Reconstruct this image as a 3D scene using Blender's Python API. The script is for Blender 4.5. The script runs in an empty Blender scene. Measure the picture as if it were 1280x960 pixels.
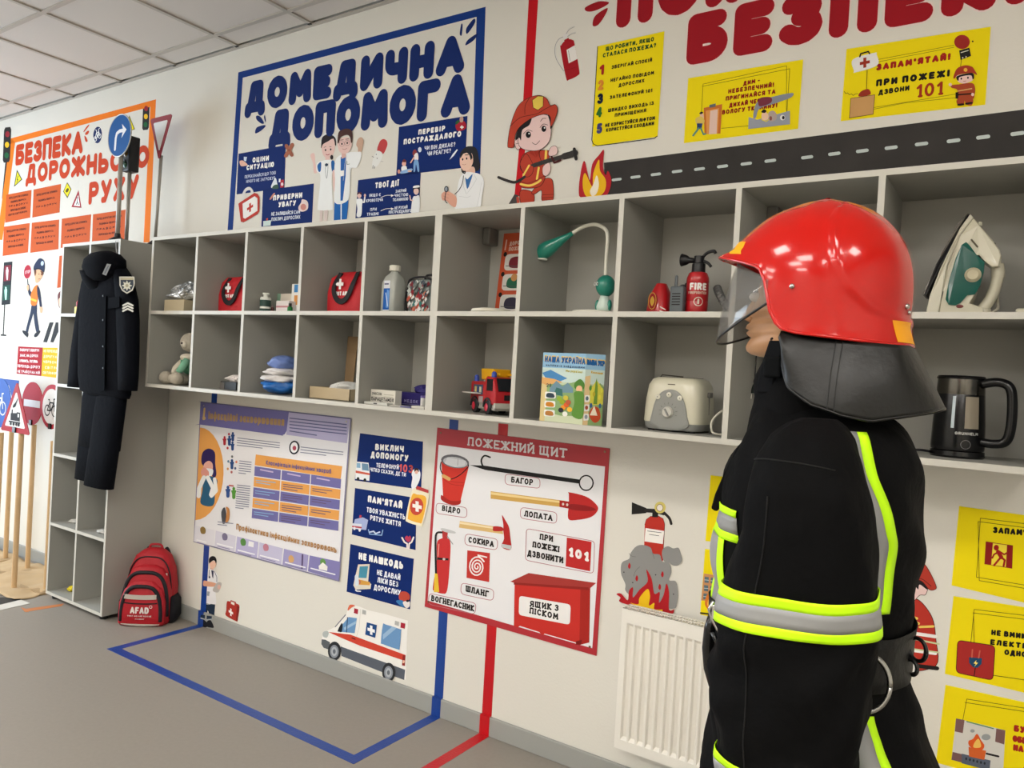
import bpy, bmesh, math, random
from mathutils import Vector, Matrix
random.seed(7)
SC = bpy.context.scene
COL = SC.collection
PI = math.pi

# ------------------------------------------------------------------ camera
CAM = Vector((3.9541, -2.6689, 1.5344)); YAW, PITCH, ROLL, FPX = -0.5932, -0.0129, 0.0570, 956.5
_F = Vector((math.sin(YAW)*math.cos(PITCH), math.cos(YAW)*math.cos(PITCH), math.sin(PITCH)))
_R = Vector((math.cos(YAW), -math.sin(YAW), 0)); _U = _R.cross(_F)
RV = math.cos(ROLL)*_R + math.sin(ROLL)*_U; UV = -math.sin(ROLL)*_R + math.cos(ROLL)*_U; FV = _F
cam_d = bpy.data.cameras.new('camera'); cam_o = bpy.data.objects.new('camera', cam_d); COL.objects.link(cam_o)
cam_o.matrix_world = Matrix(((RV.x, UV.x, -FV.x, CAM.x), (RV.y, UV.y, -FV.y, CAM.y), (RV.z, UV.z, -FV.z, CAM.z), (0, 0, 0, 1)))
cam_d.sensor_width = 36; cam_d.lens = 36*FPX/1280; cam_d.clip_start = .02
SC.camera = cam_o
# ------------------------------------------------------------------ world and light
wd = bpy.data.worlds.new('world'); SC.world = wd; wd.use_nodes = True
wb = wd.node_tree.nodes['Background']; wb.inputs[0].default_value = (.72, .84, 1, 1); wb.inputs[1].default_value = 1.0
SC.view_settings.view_transform = 'Standard'; SC.view_settings.look = 'None'; SC.view_settings.gamma = 1
SC.view_settings.use_curve_mapping = False
SC.view_settings.exposure = 0.34
PANEL_E = 17         # emission of the ceiling light panels
DAY_E = 125           # daylight through the window of the left wall
dl = bpy.data.lights.new('window_daylight', 'AREA'); dl.shape = 'RECTANGLE'; dl.size = 1.9; dl.size_y = 1.7
dl.energy = DAY_E; dl.color = (.70, .85, 1.0)
dlo = bpy.data.objects.new('window_daylight', dl); COL.objects.link(dlo)
dlo.location = (-4.15, -2.1, 1.75); dlo.rotation_euler = (0, -PI/2, 0)
# ------------------------------------------------------------------ measuring
def ray(u, v): return FV + RV*((u-640)/FPX) - UV*((v-480)/FPX)
def on(u, v, ax, val):
    d = ray(u, v); return CAM + d*((val-CAM[ax])/d[ax])
def wp(u, v, y=0.0): return on(u, v, 1, y)
# ------------------------------------------------------------------ materials
def lin(c): return c/12.92 if c <= .04045 else ((c+.055)/1.055)**2.4
def rgb(h):
    h = h.lstrip('#'); h = ''.join(q*2 for q in h) if len(h) == 3 else h; return tuple(lin(int(h[i:i+2], 16)/255) for i in (0, 2, 4)) + (1,)
_M = {}
def mat(h, rough=.5, metal=0, key=None, noise=0, nscale=30, bump=0, coat=0, trans=0, alpha=1, emit=0, ior=1.45, spec=.5):
    k = (h, rough, metal, key, noise, nscale, bump, coat, trans, alpha, emit, spec)
    if k in _M: return _M[k]
    m = bpy.data.materials.new(key or ('paint_'+h.strip('#'))); m.use_nodes = True
    nt = m.node_tree; b = nt.nodes['Principled BSDF']; c = rgb(h)
    b.inputs['Base Color'].default_value = c; b.inputs['Roughness'].default_value = rough
    b.inputs['Metallic'].default_value = metal; b.inputs['Coat Weight'].default_value = coat
    b.inputs['Coat Roughness'].default_value = .04
    b.inputs['Transmission Weight'].default_value = trans; b.inputs['Alpha'].default_value = alpha; b.inputs['IOR'].default_value = ior
    b.inputs['Specular IOR Level'].default_value = spec
    if emit: b.inputs['Emission Color'].default_value = c; b.inputs['Emission Strength'].default_value = emit
    if noise or bump:
        tc = nt.nodes.new('ShaderNodeTexCoord'); n = nt.nodes.new('ShaderNodeTexNoise')
        n.inputs['Scale'].default_value = nscale; n.inputs['Detail'].default_value = 5
        nt.links.new(tc.outputs['Object'], n.inputs['Vector'])
        if noise:
            mx = nt.nodes.new('ShaderNodeMixRGB'); mx.blend_type = 'MULTIPLY'; mx.inputs[1].default_value = c; mx.inputs[0].default_value = noise
            rp = nt.nodes.new('ShaderNodeMapRange'); rp.inputs['From Min'].default_value = .3; rp.inputs['From Max'].default_value = .7
            nt.links.new(n.outputs['Fac'], rp.inputs['Value']); nt.links.new(rp.outputs[0], mx.inputs[2])
            nt.links.new(mx.outputs[0], b.inputs['Base Color'])
        if bump:
            bp = nt.nodes.new('ShaderNodeBump'); bp.inputs['Strength'].default_value = bump; bp.inputs['Distance'].default_value = .01
            nt.links.new(n.outputs['Fac'], bp.inputs['Height']); nt.links.new(bp.outputs[0], b.inputs['Normal'])
    _M[k] = m; return m
def pm(h): return mat(h, .7, spec=.2)
# ------------------------------------------------------------------ objects
def tag(o, label=None, cat=None, group=None, kind=None):
    if label: o['label'] = label
    if cat: o['category'] = cat
    if group: o['group'] = group
    if kind: o['kind'] = kind
    return o
def thing(name, label, cat, loc=(0, 0, 0), group=None, rot=0):
    o = bpy.data.objects.new(name, None); o.empty_display_size = .05; COL.objects.link(o)
    o.location = loc; o.rotation_euler = (0, 0, rot); return tag(o, label, cat, group)
def struct(name, loc=(0, 0, 0)):
    o = bpy.data.objects.new(name, None); COL.objects.link(o); o.location = loc; o['kind'] = 'structure'; return o
def sm_closed(P, k=6):
    out = []; n = len(P)
    for i in range(n):
        a, b, c, d = (P[(i+j-1) % n] for j in range(4))
        for s in range(k):
            t = s/k
            out.append(tuple(.5*((2*b[q])+(-a[q]+c[q])*t+(2*a[q]-5*b[q]+4*c[q]-d[q])*t*t+(-a[q]+3*b[q]-3*c[q]+d[q])*t**3) for q in range(len(b))))
    return out
def sm_open(P, k=6):
    out = []; n = len(P)
    for i in range(n-1):
        a, b, c, d = P[max(i-1, 0)], P[i], P[i+1], P[min(i+2, n-1)]
        for s in range(k):
            t = s/k
            out.append(tuple(.5*((2*b[q])+(-a[q]+c[q])*t+(2*a[q]-5*b[q]+4*c[q]-d[q])*t*t+(-a[q]+3*b[q]-3*c[q]+d[q])*t**3) for q in range(len(b))))
    out.append(tuple(P[-1])); return out
class MB:
    def __init__(s): s.v = []; s.f = []; s.m = []; s.mats = []; s.cur = 0; s.T = None
    def mat(s, m):
        if m not in s.mats: s.mats.append(m)
        s.cur = s.mats.index(m); return s
    def add(s, vs, fs):
        b = len(s.v)
        for p in vs:
            p = Vector(p); s.v.append(s.T @ p if s.T else p)
        for f in fs: s.f.append(tuple(b+i for i in f)); s.m.append(s.cur)
        return s
    def box(s, x0, x1, y0, y1, z0, z1):
        return s.add([(x0, y0, z0), (x1, y0, z0), (x1, y1, z0), (x0, y1, z0), (x0, y0, z1), (x1, y0, z1), (x1, y1, z1), (x0, y1, z1)],
                     [(0, 3, 2, 1), (4, 5, 6, 7), (0, 1, 5, 4), (1, 2, 6, 5), (2, 3, 7, 6), (3, 0, 4, 7)])
    def prism(s, pts, d):      # pts: planar 3D loop, d: offset vector
        n = len(pts); d = Vector(d); a = [Vector(p) for p in pts]
        return s.add(a+[p+d for p in a], [tuple(range(n)), tuple(range(2*n-1, n-1, -1))]+[(i, (i+1) % n + 0, (i+1) % n+n, i+n)[::-1] for i in range(n)])
    def rings(s, R, closed=True, cap=True):   # list of equal-length rings
        n = len(R[0]); vs = [p for r in R for p in r]; fs = []
        for j in range(len(R)-1):
            for i in range(n if closed else n-1):
                k = (i+1) % n; fs.append((j*n+i, j*n+k, (j+1)*n+k, (j+1)*n+i))
        if cap and closed: fs.append(tuple(range(n))[::-1]); fs.append(tuple((len(R)-1)*n+i for i in range(n)))
        return s.add(vs, fs)
    def tube(s, P, r, n=10, cap=True):
        P = [Vector(p) for p in P]; R = []; rs = r if isinstance(r, (list, tuple)) else [r]*len(P)
        t = (P[1]-P[0]).normalized(); up = Vector((0, 0, 1)) if abs(t.z) < .9 else Vector((1, 0, 0))
        a = t.cross(up).normalized()
        for i, p in enumerate(P):
            t = (P[min(i+1, len(P)-1)]-P[max(i-1, 0)]).normalized()
            a = (a - t*a.dot(t)).normalized(); b = t.cross(a)
            R.append([p+(a*math.cos(2*PI*k/n)+b*math.sin(2*PI*k/n))*rs[i] for k in range(n)])
        return s.rings(R, cap=cap)
    def lathe(s, prof, c=(0, 0, 0), axis='z', n=24, sx=1, sy=1):   # prof: [(r, h)]
        c = Vector(c); R = []
        for r, h in prof:
            ring = []
            for k in range(n):
                a = 2*PI*k/n; x, y = r*math.cos(a)*sx, r*math.sin(a)*sy
                ring.append(c+(Vector((x, y, h)) if axis == 'z' else Vector((x, h, -y)) if axis == 'y' else Vector((h, x, y))))
            R.append(ring)
        return s.rings(R)
    def ball(s, c, rx, ry=None, rz=None, n=16, m=10):
        ry = rx if ry is None else ry; rz = rx if rz is None else rz; c = Vector(c)
        R = [[c+Vector((rx*math.sin(PI*j/m)*math.cos(2*PI*k/n), ry*math.sin(PI*j/m)*math.sin(2*PI*k/n), -rz*math.cos(PI*j/m))) for k in range(n)] for j in range(1, m)]
        R = [[c+Vector((rx*.02*math.cos(2*PI*k/n), ry*.02*math.sin(2*PI*k/n), -rz)) for k in range(n)]]+R+[[c+Vector((rx*.02*math.cos(2*PI*k/n), ry*.02*math.sin(2*PI*k/n), rz)) for k in range(n)]]
        return s.rings(R)
    def grid(s, fn, nu, nv, thick=None):
        vs = [fn(i/nu, j/nv) for j in range(nv+1) for i in range(nu+1)]
        return s.add(vs, [(j*(nu+1)+i, j*(nu+1)+i+1, (j+1)*(nu+1)+i+1, (j+1)*(nu+1)+i) for j in range(nv) for i in range(nu)])
    def loft(s, rows, n=28, p=2.0, cap=True):
        """rows: (cx, cy, z, a, b[, p]) horizontal super-elliptic sections"""
        R = []
        for r in rows:
            q = r[5] if len(r) > 5 else p; ring = []
            for k in range(n):
                t = 2*PI*k/n; c_, s_ = math.cos(t), math.sin(t)
                ring.append((r[0]+r[3]*math.copysign(abs(c_)**(2/q), c_), r[1]+r[4]*math.copysign(abs(s_)**(2/q), s_), r[2]))
            R.append(ring)
        return s.rings(R, cap=cap)
    def build(s, name, parent=None, mat=None, world=True, smooth=False, bevel=0, solid=0, sub=0, fixn=True, soff=0):
        me = bpy.data.meshes.new(name); off = Vector((0, 0, 0))
        if parent is not None and world:
            p = parent
            while p is not None: off = off + p.location; p = p.parent
        me.from_pydata([tuple(p-off) for p in s.v], [], s.f)
        for m in (s.mats or [mat]): me.materials.append(m)
        if mat is not None and s.mats and mat not in s.mats: me.materials[0] = mat
        me.polygons.foreach_set('material_index', s.m)
        if fixn:
            bm = bmesh.new(); bm.from_mesh(me); bmesh.ops.recalc_face_normals(bm, faces=bm.faces); bm.to_mesh(me); bm.free()
        if smooth is not False:
            me.polygons.foreach_set('use_smooth', [True]*len(me.polygons))
            if smooth is not True: me.set_sharp_from_angle(angle=smooth)
        me.update(); o = bpy.data.objects.new(name, me); COL.objects.link(o)
        if parent is not None: o.parent = parent
        if solid: q = o.modifiers.new('solid', 'SOLIDIFY'); q.thickness = solid; q.offset = soff
        if bevel: q = o.modifiers.new('bevel', 'BEVEL'); q.width = bevel; q.segments = 2 if bevel < .008 else 4; q.limit_method = 'ANGLE'; q.angle_limit = .6
        if sub: q = o.modifiers.new('sub', 'SUBSURF'); q.levels = sub; q.render_levels = sub
        return o
def part(parent, name, m, fn, **k):
    b = MB(); fn(b); return b.build(name, parent, m, **k)
def dup(o, parent=None):
    c = o.copy(); COL.objects.link(c); c.parent = parent
    for ch in list(o.children): dup(ch, c)
    return c
# ------------------------------------------------------------------ stroke lettering
def AR(cx, cy, rx, ry, a0, a1, n=8):
    return [(cx+rx*math.cos(math.radians(a0+(a1-a0)*i/n)), cy+ry*math.sin(math.radians(a0+(a1-a0)*i/n))) for i in range(n+1)]
def EL(cx, cy, rx, ry, n=14): return AR(cx, cy, rx, ry, 90, 450, n)
G = {
 'А': (.74, [[(0, 0), (.37, 1), (.74, 0)], [(.14, .32), (.6, .32)]]),
 'Б': (.66, [[(.6, 1), (0, 1), (0, 0), (.36, 0)]+AR(.38, .28, .28, .28, -90, 90)+[(0, .56)]]),
 'В': (.64, [[(0, 0), (0, 1), (.36, 1)]+AR(.36, .77, .21, .23, 90, -90)+[(0, .54)], AR(.37, .27, .27, .27, 90, -90)+[(0, 0)]]),
 'Г': (.52, [[(0, 0), (0, 1), (.52, 1)]]),
 'Д': (.82, [[(0, -.22), (.02, 0), (.8, 0), (.82, -.22)], [(.14, 0), (.3, 1), (.66, 1), (.66, 0)]]),
 'Е': (.55, [[(.55, 1), (0, 1), (0, 0), (.55, 0)], [(0, .5), (.48, .5)]]),
 'Ж': (.98, [[(.49, 0), (.49, 1)], [(0, 1), (.49, .5), (.98, 1)], [(0, 0), (.49, .5), (.98, 0)]]),
 'З': (.58, [AR(.27, .76, .27, .24, 150, -90)+AR(.27, .26, .31, .26, 90, -150)]),
 'И': (.64, [[(0, 1), (0, 0), (.64, 1), (.64, 0)]]),
 'К': (.6, [[(0, 0), (0, 1)], [(.58, 1), (.06, .5), (.6, 0)]]),
 'Л': (.62, [[(0, 0), (.1, .25), (.18, 1), (.62, 1), (.62, 0)]]),
 'М': (.82, [[(0, 0), (.05, 1), (.41, .3), (.77, 1), (.82, 0)]]),
 'Н': (.62, [[(0, 0), (0, 1)], [(.62, 0), (.62, 1)], [(0, .5), (.62, .5)]]),
 'О': (.74, [EL(.37, .5, .37, .5)]),
 'П': (.62, [[(0, 0), (0, 1), (.62, 1), (.62, 0)]]),
 'Р': (.6, [[(0, 0), (0, 1), (.34, 1)]+AR(.34, .72, .27, .28, 90, -90)+[(0, .44)]]),
 'С': (.66, [AR(.37, .5, .37, .5, 45, 315, 12)]),
 'Т': (.62, [[(0, 1), (.62, 1)], [(.31, 1), (.31, 0)]]),
 'У': (.64, [[(0, 1), (.34, .38)], [(.64, 1), (.24, 0), (.06, 0)]]),
 'Ф': (.84, [[(.42, -.05), (.42, 1.05)], EL(.42, .55, .42, .3)]),
 'Х': (.64, [[(0, 0), (.64, 1)], [(0, 1), (.64, 0)]]),
 'Ц': (.76, [[(0, 1), (0, 0), (.76, 0), (.76, -.2)], [(.62, 0), (.62, 1)]]),
 'Ч': (.6, [[(0, 1), (0, .62)]+AR(.2, .62, .2, .2, 180, 270, 4)+[(.6, .42)], [(.6, 1), (.6, 0)]]),
 'Ш': (.9, [[(0, 1), (0, 0), (.9, 0), (.9, 1)], [(.45, 0), (.45, 1)]]),
 'Щ': (1.02, [[(0, 1), (0, 0), (1.02, 0), (1.02, -.2)], [(.44, 0), (.44, 1)], [(.88, 0), (.88, 1)]]),
 'Ь': (.6, [[(0, 1), (0, 0), (.34, 0)]+AR(.34, .28, .26, .28, -90, 90)+[(0, .56)]]),
 'Ю': (.94, [[(0, 0), (0, 1)], [(0, .5), (.28, .5)], EL(.62, .5, .32, .5)]),
 'Я': (.6, [[(.6, 0), (.6, 1), (.27, 1)]+AR(.27, .72, .26, .28, 90, 270)+[(.6, .44)], [(.28, .44), (0, 0)]]),
 'І': (.0, [[(0, 0), (0, 1)]]), 'I': (.0, [[(0, 0), (0, 1)]]),
 'Ї': (.2, [[(.1, 0), (.1, .9)], [(-.06, 1.2), (-.05, 1.2)], [(.25, 1.2), (.26, 1.2)]]),
 'Є': (.64, [AR(.37, .5, .37, .5, 45, 315, 12), [(.02, .5), (.46, .5)]]),
 '0': (.56, [EL(.28, .5, .28, .5)]), '1': (.26, [[(0, .76), (.24, 1), (.24, 0)]]),
 '2': (.56, [AR(.28, .72, .27, .28, 165, -35)+[(0, 0), (.56, 0)]]),
 '4': (.6, [[(.45, 0), (.45, 1), (0, .3), (.62, .3)]]), '5': (.56, [[(.52, 1), (.1, 1), (.05, .56)]+AR(.26, .31, .29, .31, 115, -150)]),
 '8': (.54, [EL(.27, .76, .24, .24), EL(.27, .26, .27, .26)]), '9': (.54, [EL(.27, .7, .26, .3), [(.53, .7), (.48, .2), (.28, 0), (.05, .06)]]),
 '7': (.54, [[(0, 1), (.54, 1), (.2, 0)]]), '6': (.54, [EL(.27, .3, .26, .3), [(.01, .3), (.06, .8), (.26, 1), (.49, .94)]]),
 '!': (.0, [[(0, .35), (0, 1)], [(0, 0), (0.005, 0)]]), '.': (.0, [[(0, 0), (.01, 0)]]), ',': (.08, [[(.08, .05), (0, -.16)]]),
 "'": (.0, [[(0, 1), (0, .78)]]), '-': (.34, [[(0, .45), (.34, .45)]]), '?': (.5, [AR(.24, .74, .24, .26, 170, -60)+[(.24, .4), (.24, .3)], [(.24, 0), (.25, 0)]]),
 'F': (.54, [[(0, 0), (0, 1), (.54, 1)], [(0, .5), (.46, .5)]]), 'D': (.66, [[(0, 0), (0, 1), (.3, 1)]+AR(.3, .5, .36, .5, 90, -90)+[(0, 0)]]),
 'R': (.6, [[(0, 0), (0, 1), (.34, 1)]+AR(.34, .74, .25, .26, 90, -90)+[(0, .48)], [(.3, .48), (.6, 0)]]),
 'S': (.56, [AR(.28, .76, .26, .24, 30, 270)+AR(.28, .26, .27, .26, 90, -150)]), 'L': (.5, [[(0, 1), (0, 0), (.5, 0)]]),
 'U': (.62, [[(0, 1), (0, .3)]+AR(.31, .3, .31, .3, 180, 360)+[(.62, 1)]]), 'N': (.62, [[(0, 0), (0, 1), (.62, 0), (.62, 1)]]),
 'G': (.68, [AR(.37, .5, .37, .5, 45, 330, 12)+[(.7, .45), (.42, .45)]]), 'Y': (.6, [[(0, 1), (.3, .5), (.6, 1)], [(.3, .5), (.3, 0)]]),
 'Z': (.56, [[(0, 1), (.56, 1), (0, 0), (.56, 0)]]), '/': (.3, [[(0, 0), (.3, 1)]]),
 # lower case where it differs from small capitals
 'а': (.5, [EL(.24, .34, .24, .34), [(.5, .68), (.5, 0)]]), 'б': (.52, [EL(.26, .32, .26, .32), [(0, .34), (.04, .8), (.48, 1.02)]]),
 'р': (.52, [EL(.28, .34, .24, .34), [(0, .68), (0, -.3)]]), 'у': (.5, [[(0, .68), (.26, .05)], [(.5, .68), (.16, -.3), (.02, -.3)]]),
 'ф': (.7, [EL(.35, .34, .35, .34), [(.35, 1), (.35, -.3)]]), 'і': (0, [[(0, 0), (0, .66)], [(0, .95), (.005, .95)]]),
 'ї': (.16, [[(.08, 0), (.08, .66)], [(-.04, .95), (-.03, .95)], [(.2, .95), (.21, .95)]]),
}
G['Й'] = (.64, G['И'][1]+[[(.2, 1.26), (.32, 1.18), (.44, 1.26)]])
G['3'] = G['З']; G['’'] = G["'"]
for a, b in zip('AEKMHOPCTXB', 'АЕКМНОРСТХВ'): G[a] = G[b]
LOW = {}
for ch in 'вгдежзиклмнопстхцчшщьюяєй':
    w_, st = G[ch.upper()]; G[ch] = (w_*.74, [[(x*.74, y*.68) for x, y in s] for s in st])
def layout(s, th, gap=.16, serif=False):
    """strokes of a line of text, cap height 1, th = stroke weight; returns (strokes, width)"""
    x = th/2; out = []; k = 1-th
    for ch in s:
        if ch == ' ': x += .36; continue
        w, st = G[ch]
        for q in st: out.append((ch, [(x+px*k, th/2+py*k) for px, py in q]))
        if serif and ch in 'ПІНРКЖТЙИМЛДЕЩЦЯАВГШ1Х':
            for q in st:
                for (px, py) in (q[0], q[-1]):
                    if py in (0, 1) and len(q) > 1 and not (ch == 'Д' and py == 0): out.append((ch, [(x+px*k-.08, th/2+py*k*(1-.0)), (x+px*k+.08, th/2+py*k)]))
        x += w*k + th + gap
    return out, x - gap - th/2
def ribbon(P, r, n=8, caps=True):
    """quads and round joints of a 2-D stroke"""
    F = []
    for i in range(len(P)-1):
        ax, ay = P[i]; bx, by = P[i+1]; d = math.hypot(bx-ax, by-ay)
        if d < 1e-9: continue
        nx, ny = -(by-ay)/d*r, (bx-ax)/d*r
        F.append([(ax+nx, ay+ny), (ax-nx, ay-ny), (bx-nx, by-ny), (bx+nx, by+ny)])
    for i, p in enumerate(P):
        if caps or 0 < i < len(P)-1: F.append([(p[0]+r*math.cos(2*PI*k/n), p[1]+r*math.sin(2*PI*k/n)) for k in range(n)])
    return F
class Canvas:
    """flat print on a plane; coordinates are turned into points of that plane"""
    def __init__(s, plane=wp, nrm=(0, -1, 0), base=.0005, eps=9e-5):
        s.pl0 = plane; s.pl = plane; s.wall = plane is wp; s.n = Vector(nrm).normalized(); s.base = base; s.eps = eps; s.L = 0; s.b = MB()
    def crop(s, x0, y0, k): s.pl = lambda u, v: s.pl0(x0+u/k, y0+v/k); return s
    def _put(s, polys, col):
        s.L += 1; off = s.n*(s.base+s.L*s.eps); s.b.mat(pm(col) if isinstance(col, str) else col)
        for i, P in enumerate(polys): s.b.add([s.pl(*p)+off+s.n*(i % 17)*4e-6 for p in P], [tuple(range(len(P)))])
        return s
    def poly(s, P, col): return s._put([P], col)
    def blob(s, P, col, k=5): return s._put([sm_closed(P, k)], col)
    def ell(s, u, v, a, b, col, rot=0, n=20):
        c, q = math.cos(math.radians(rot)), math.sin(math.radians(rot))
        return s._put([[(u+a*math.cos(2*PI*i/n)*c-b*math.sin(2*PI*i/n)*q, v+a*math.cos(2*PI*i/n)*q+b*math.sin(2*PI*i/n)*c) for i in range(n)]], col)
    def line(s, P, w, col, smooth=False, closed=False):
        if smooth: P = sm_closed(P, 5) if closed else sm_open(P, 5)
        if closed: P = list(P)+[P[0]]
        return s._put(ribbon(P, w/2), col)
    def text(s, t, a, b, h, col, th=.2, serif=False, gap=.16, th2=None):
        """t written from a (bottom left) to b (bottom right), letters h high at a, in the canvas's own units"""
        st, W = layout(t, th, gap, serif)
        O = s.pl(*a); X = s.pl(*b)-O; Yv = s.pl(a[0], a[1]-h)-O
        if s.wall: Yv = Vector((0, 0, Yv.z))
        s.L += 1; off = s.n*(s.base+s.L*s.eps); s.b.mat(pm(col) if isinstance(col, str) else col)
        # ribbon in a metric frame so that strokes keep an even weight
        H = Yv.length; Wm = X.length; kx = Wm/W; r = H*th/2
        seen = {}
        ii = 0
        nn = 12 if H > .1 else 8 if H > .03 else 6
        for ch, P in st:
            for F in ribbon([(x*kx, y*H) for x, y in P], (r if not th2 else r*th2), nn):
                ii += 1; s.b.add([O+X*(x/Wm)+Yv*(y/H)+off+s.n*(ii % 17)*4e-6 for x, y in F], [tuple(range(len(F)))])
        return s
    def cross(s, u, v, r, col, sx=1, k=.33, sh=0):
        k = r*k
        P = [(-k, -r), (k, -r), (k, -k), (r, -k), (r, k), (k, k), (k, r), (-k, r), (-k, k), (-r, k), (-r, -k), (-k, -k)]
        return s._put([[(u+x*sx, v+y+x*sh) for x, y in P]], col)
    def lines(s, L, h, col, **k):
        for t, a, b in L: s.text(t, a, b, h, col, **k)
        return s
    def letters(s, parent, t, a, b, h, col, th, gap=.02, halo=None, name='letter'):
        st, W = layout(t, th, gap); O = s.pl(*a); X = s.pl(*b)-O; Yv = Vector((0, 0, (s.pl(a[0], a[1]-h)-O).z)); Hh = Yv.length; Wm = X.length; kx = Wm/W
        x = th/2; i = 0
        groups = []
        for ch in t:
            if ch == ' ': continue
            n = len(G[ch][1]); groups.append((ch, [p for _, p in st[i:i+n]])); i += n
        for ch, PS in groups:
            q = MB()
            for kk, (c, w, e) in enumerate(([(halo, th/2*1.16, .0004)] if halo else [])+[(col, th/2, .0006)]):
                q.mat(pm(c))
                ii = 0
                for P in PS:
                    for F in ribbon([(px*kx, py*Hh) for px, py in P], w*Hh, 16):
                        ii += 1; q.add([O+X*(fx/Wm)+Yv*(fy/Hh)+s.n*(s.base+e+ii*4e-6) for fx, fy in F], [tuple(range(len(F)))])
            q.build(name, parent, fixn=False)
    def done(s, name, parent): return s.b.build(name, parent, None, world=True, fixn=False)
def sheet(name, label, cat, quad, col, th=.002, y=0.0, group=None, rough=.45, part_name='sheet', back=None):
    """a flat sheet or board on the wall with the corners quad; returns its Empty"""
    P = [wp(u, v, y) for u, v in quad]; c = sum(P, Vector())/len(P)
    t = thing(name, label, cat, (c.x, y, c.z), group)
    b = MB().mat(mat(col, rough, spec=.5) if th > .003 else mat(col, .65, spec=.12)); b.prism(P, (0, -th, 0)); b.build(part_name, t); return t
# ================================================================== ROOM
ZC = 3.2771
WALLM = mat('#dedad0', .7, key='wall_paint', bump=.08, nscale=90)
def slab(name, m, *a, **k):
    o = part(None, name, m, lambda b: b.box(*a), **k); o['kind'] = 'structure'; return o
slab('wall_back', WALLM, -4.3, 6.5, 0, .12, -.1, 3.5)
slab('floor', mat('#938c83', .5, key='vinyl_floor', noise=.05, nscale=60, bump=.03, spec=.35), -4.3, 6.5, -6.6, .0, -.1, 0)
slab('baseboard_back', mat('#9b9b96', .5), -4.2, 6.5, -.014, 0, 0, .082, bevel=.004)
slab('wall_right', WALLM, 6.5, 6.6, -6.6, .1, -.1, 3.5)
slab('wall_front', WALLM, -4.3, 6.6, -6.7, -6.6, -.1, 3.5)
wl = struct('wall_left', (-4.2, 0, 0))
part(wl, 'wall_panel', WALLM, lambda b: (b.box(-4.3, -4.2, -6.6, -3.15, 0, 3.5), b.box(-4.3, -4.2, -1.05, 0, 0, 3.5), b.box(-4.3, -4.2, -3.15, -1.05, 0, .8), b.box(-4.3, -4.2, -3.15, -1.05, 2.7, 3.5)))
w1 = struct('window_1', (-4.2, -2.1, .8))
part(w1, 'window_frame', mat('#f2f2f0', .4), lambda b: (b.box(-4.27, -4.21, -3.15, -3.09, .8, 2.7), b.box(-4.27, -4.21, -1.11, -1.05, .8, 2.7), b.box(-4.27, -4.21, -3.09, -1.11, .8, .86), b.box(-4.27, -4.21, -3.09, -1.11, 2.64, 2.7), b.box(-4.27, -4.21, -2.12, -2.08, .86, 2.64)))
# suspended ceiling: every tile a part, tee bars joined
ce = struct('ceiling', (0, 0, ZC))
tm = mat('#d2cbc4', .9, key='ceiling_tile', bump=.1, nscale=200)
lm = mat('#fffaf2', .5, emit=PANEL_E, key='light_diffuser')
XG, YG = -2.2065, -.1707
TX = [XG+.6*k for k in range(-4, 15)]; TY = [YG-.6*k for k in range(0, 11)]
lamps = {(-2, 4), (1, 4), (4, 4), (7, 4), (10, 4), (12, 4), (-2, 7), (1, 7), (4, 7), (7, 7), (10, 7), (12, 7), (8, 6), (7, 9), (2, 9), (12, 9)}
proto = {}
for i in range(len(TX)-1):
    for j in range(-1, len(TY)-1):
        y1 = -.02 if j < 0 else TY[j]; y0 = TY[0] if j < 0 else TY[j+1]
        if TX[i] < -4.3: continue
        lamp = (i-4, j) in lamps
        key = (j < 0, lamp)
        if key not in proto:
            hw, hd = .29, (y1-y0)/2-.010
            b = MB().box(-hw, hw, -hd, hd, 0, .012)
            proto[key] = b.build('light_panel' if lamp else 'ceiling_tile', ce, lm if lamp else tm, world=False); o = proto[key]
        else:
            o = proto[key].copy(); COL.objects.link(o); o.parent = ce
        o.location = (TX[i]+.3, (y0+y1)/2, .004)
b = MB()
for x in TX:
    if x > -4.3: b.box(x-.012, x+.012, -6.6, -.0, ZC-.004, ZC+.022)
for y in TY: b.box(-4.3, 6.5, y-.012, y+.012, ZC-.0045, ZC+.022)
b.box(-4.3, 6.5, -.022, 0, ZC-.006, ZC+.0)
b.build('tee_grid', ce, mat('#b4ada4', .5))
part(ce, 'ceiling_void', mat('#6a655f', .9), lambda b: b.box(-4.3, 6.5, -6.6, 0, ZC+.08, ZC+.1))
b = MB()
for x in TX:
    if x > -4.3: b.box(x-.011, x+.011, -.032, -.021, ZC-.0075, ZC-.004)
b.build('bar_clip', ce, mat('#25211e', .6))
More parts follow.
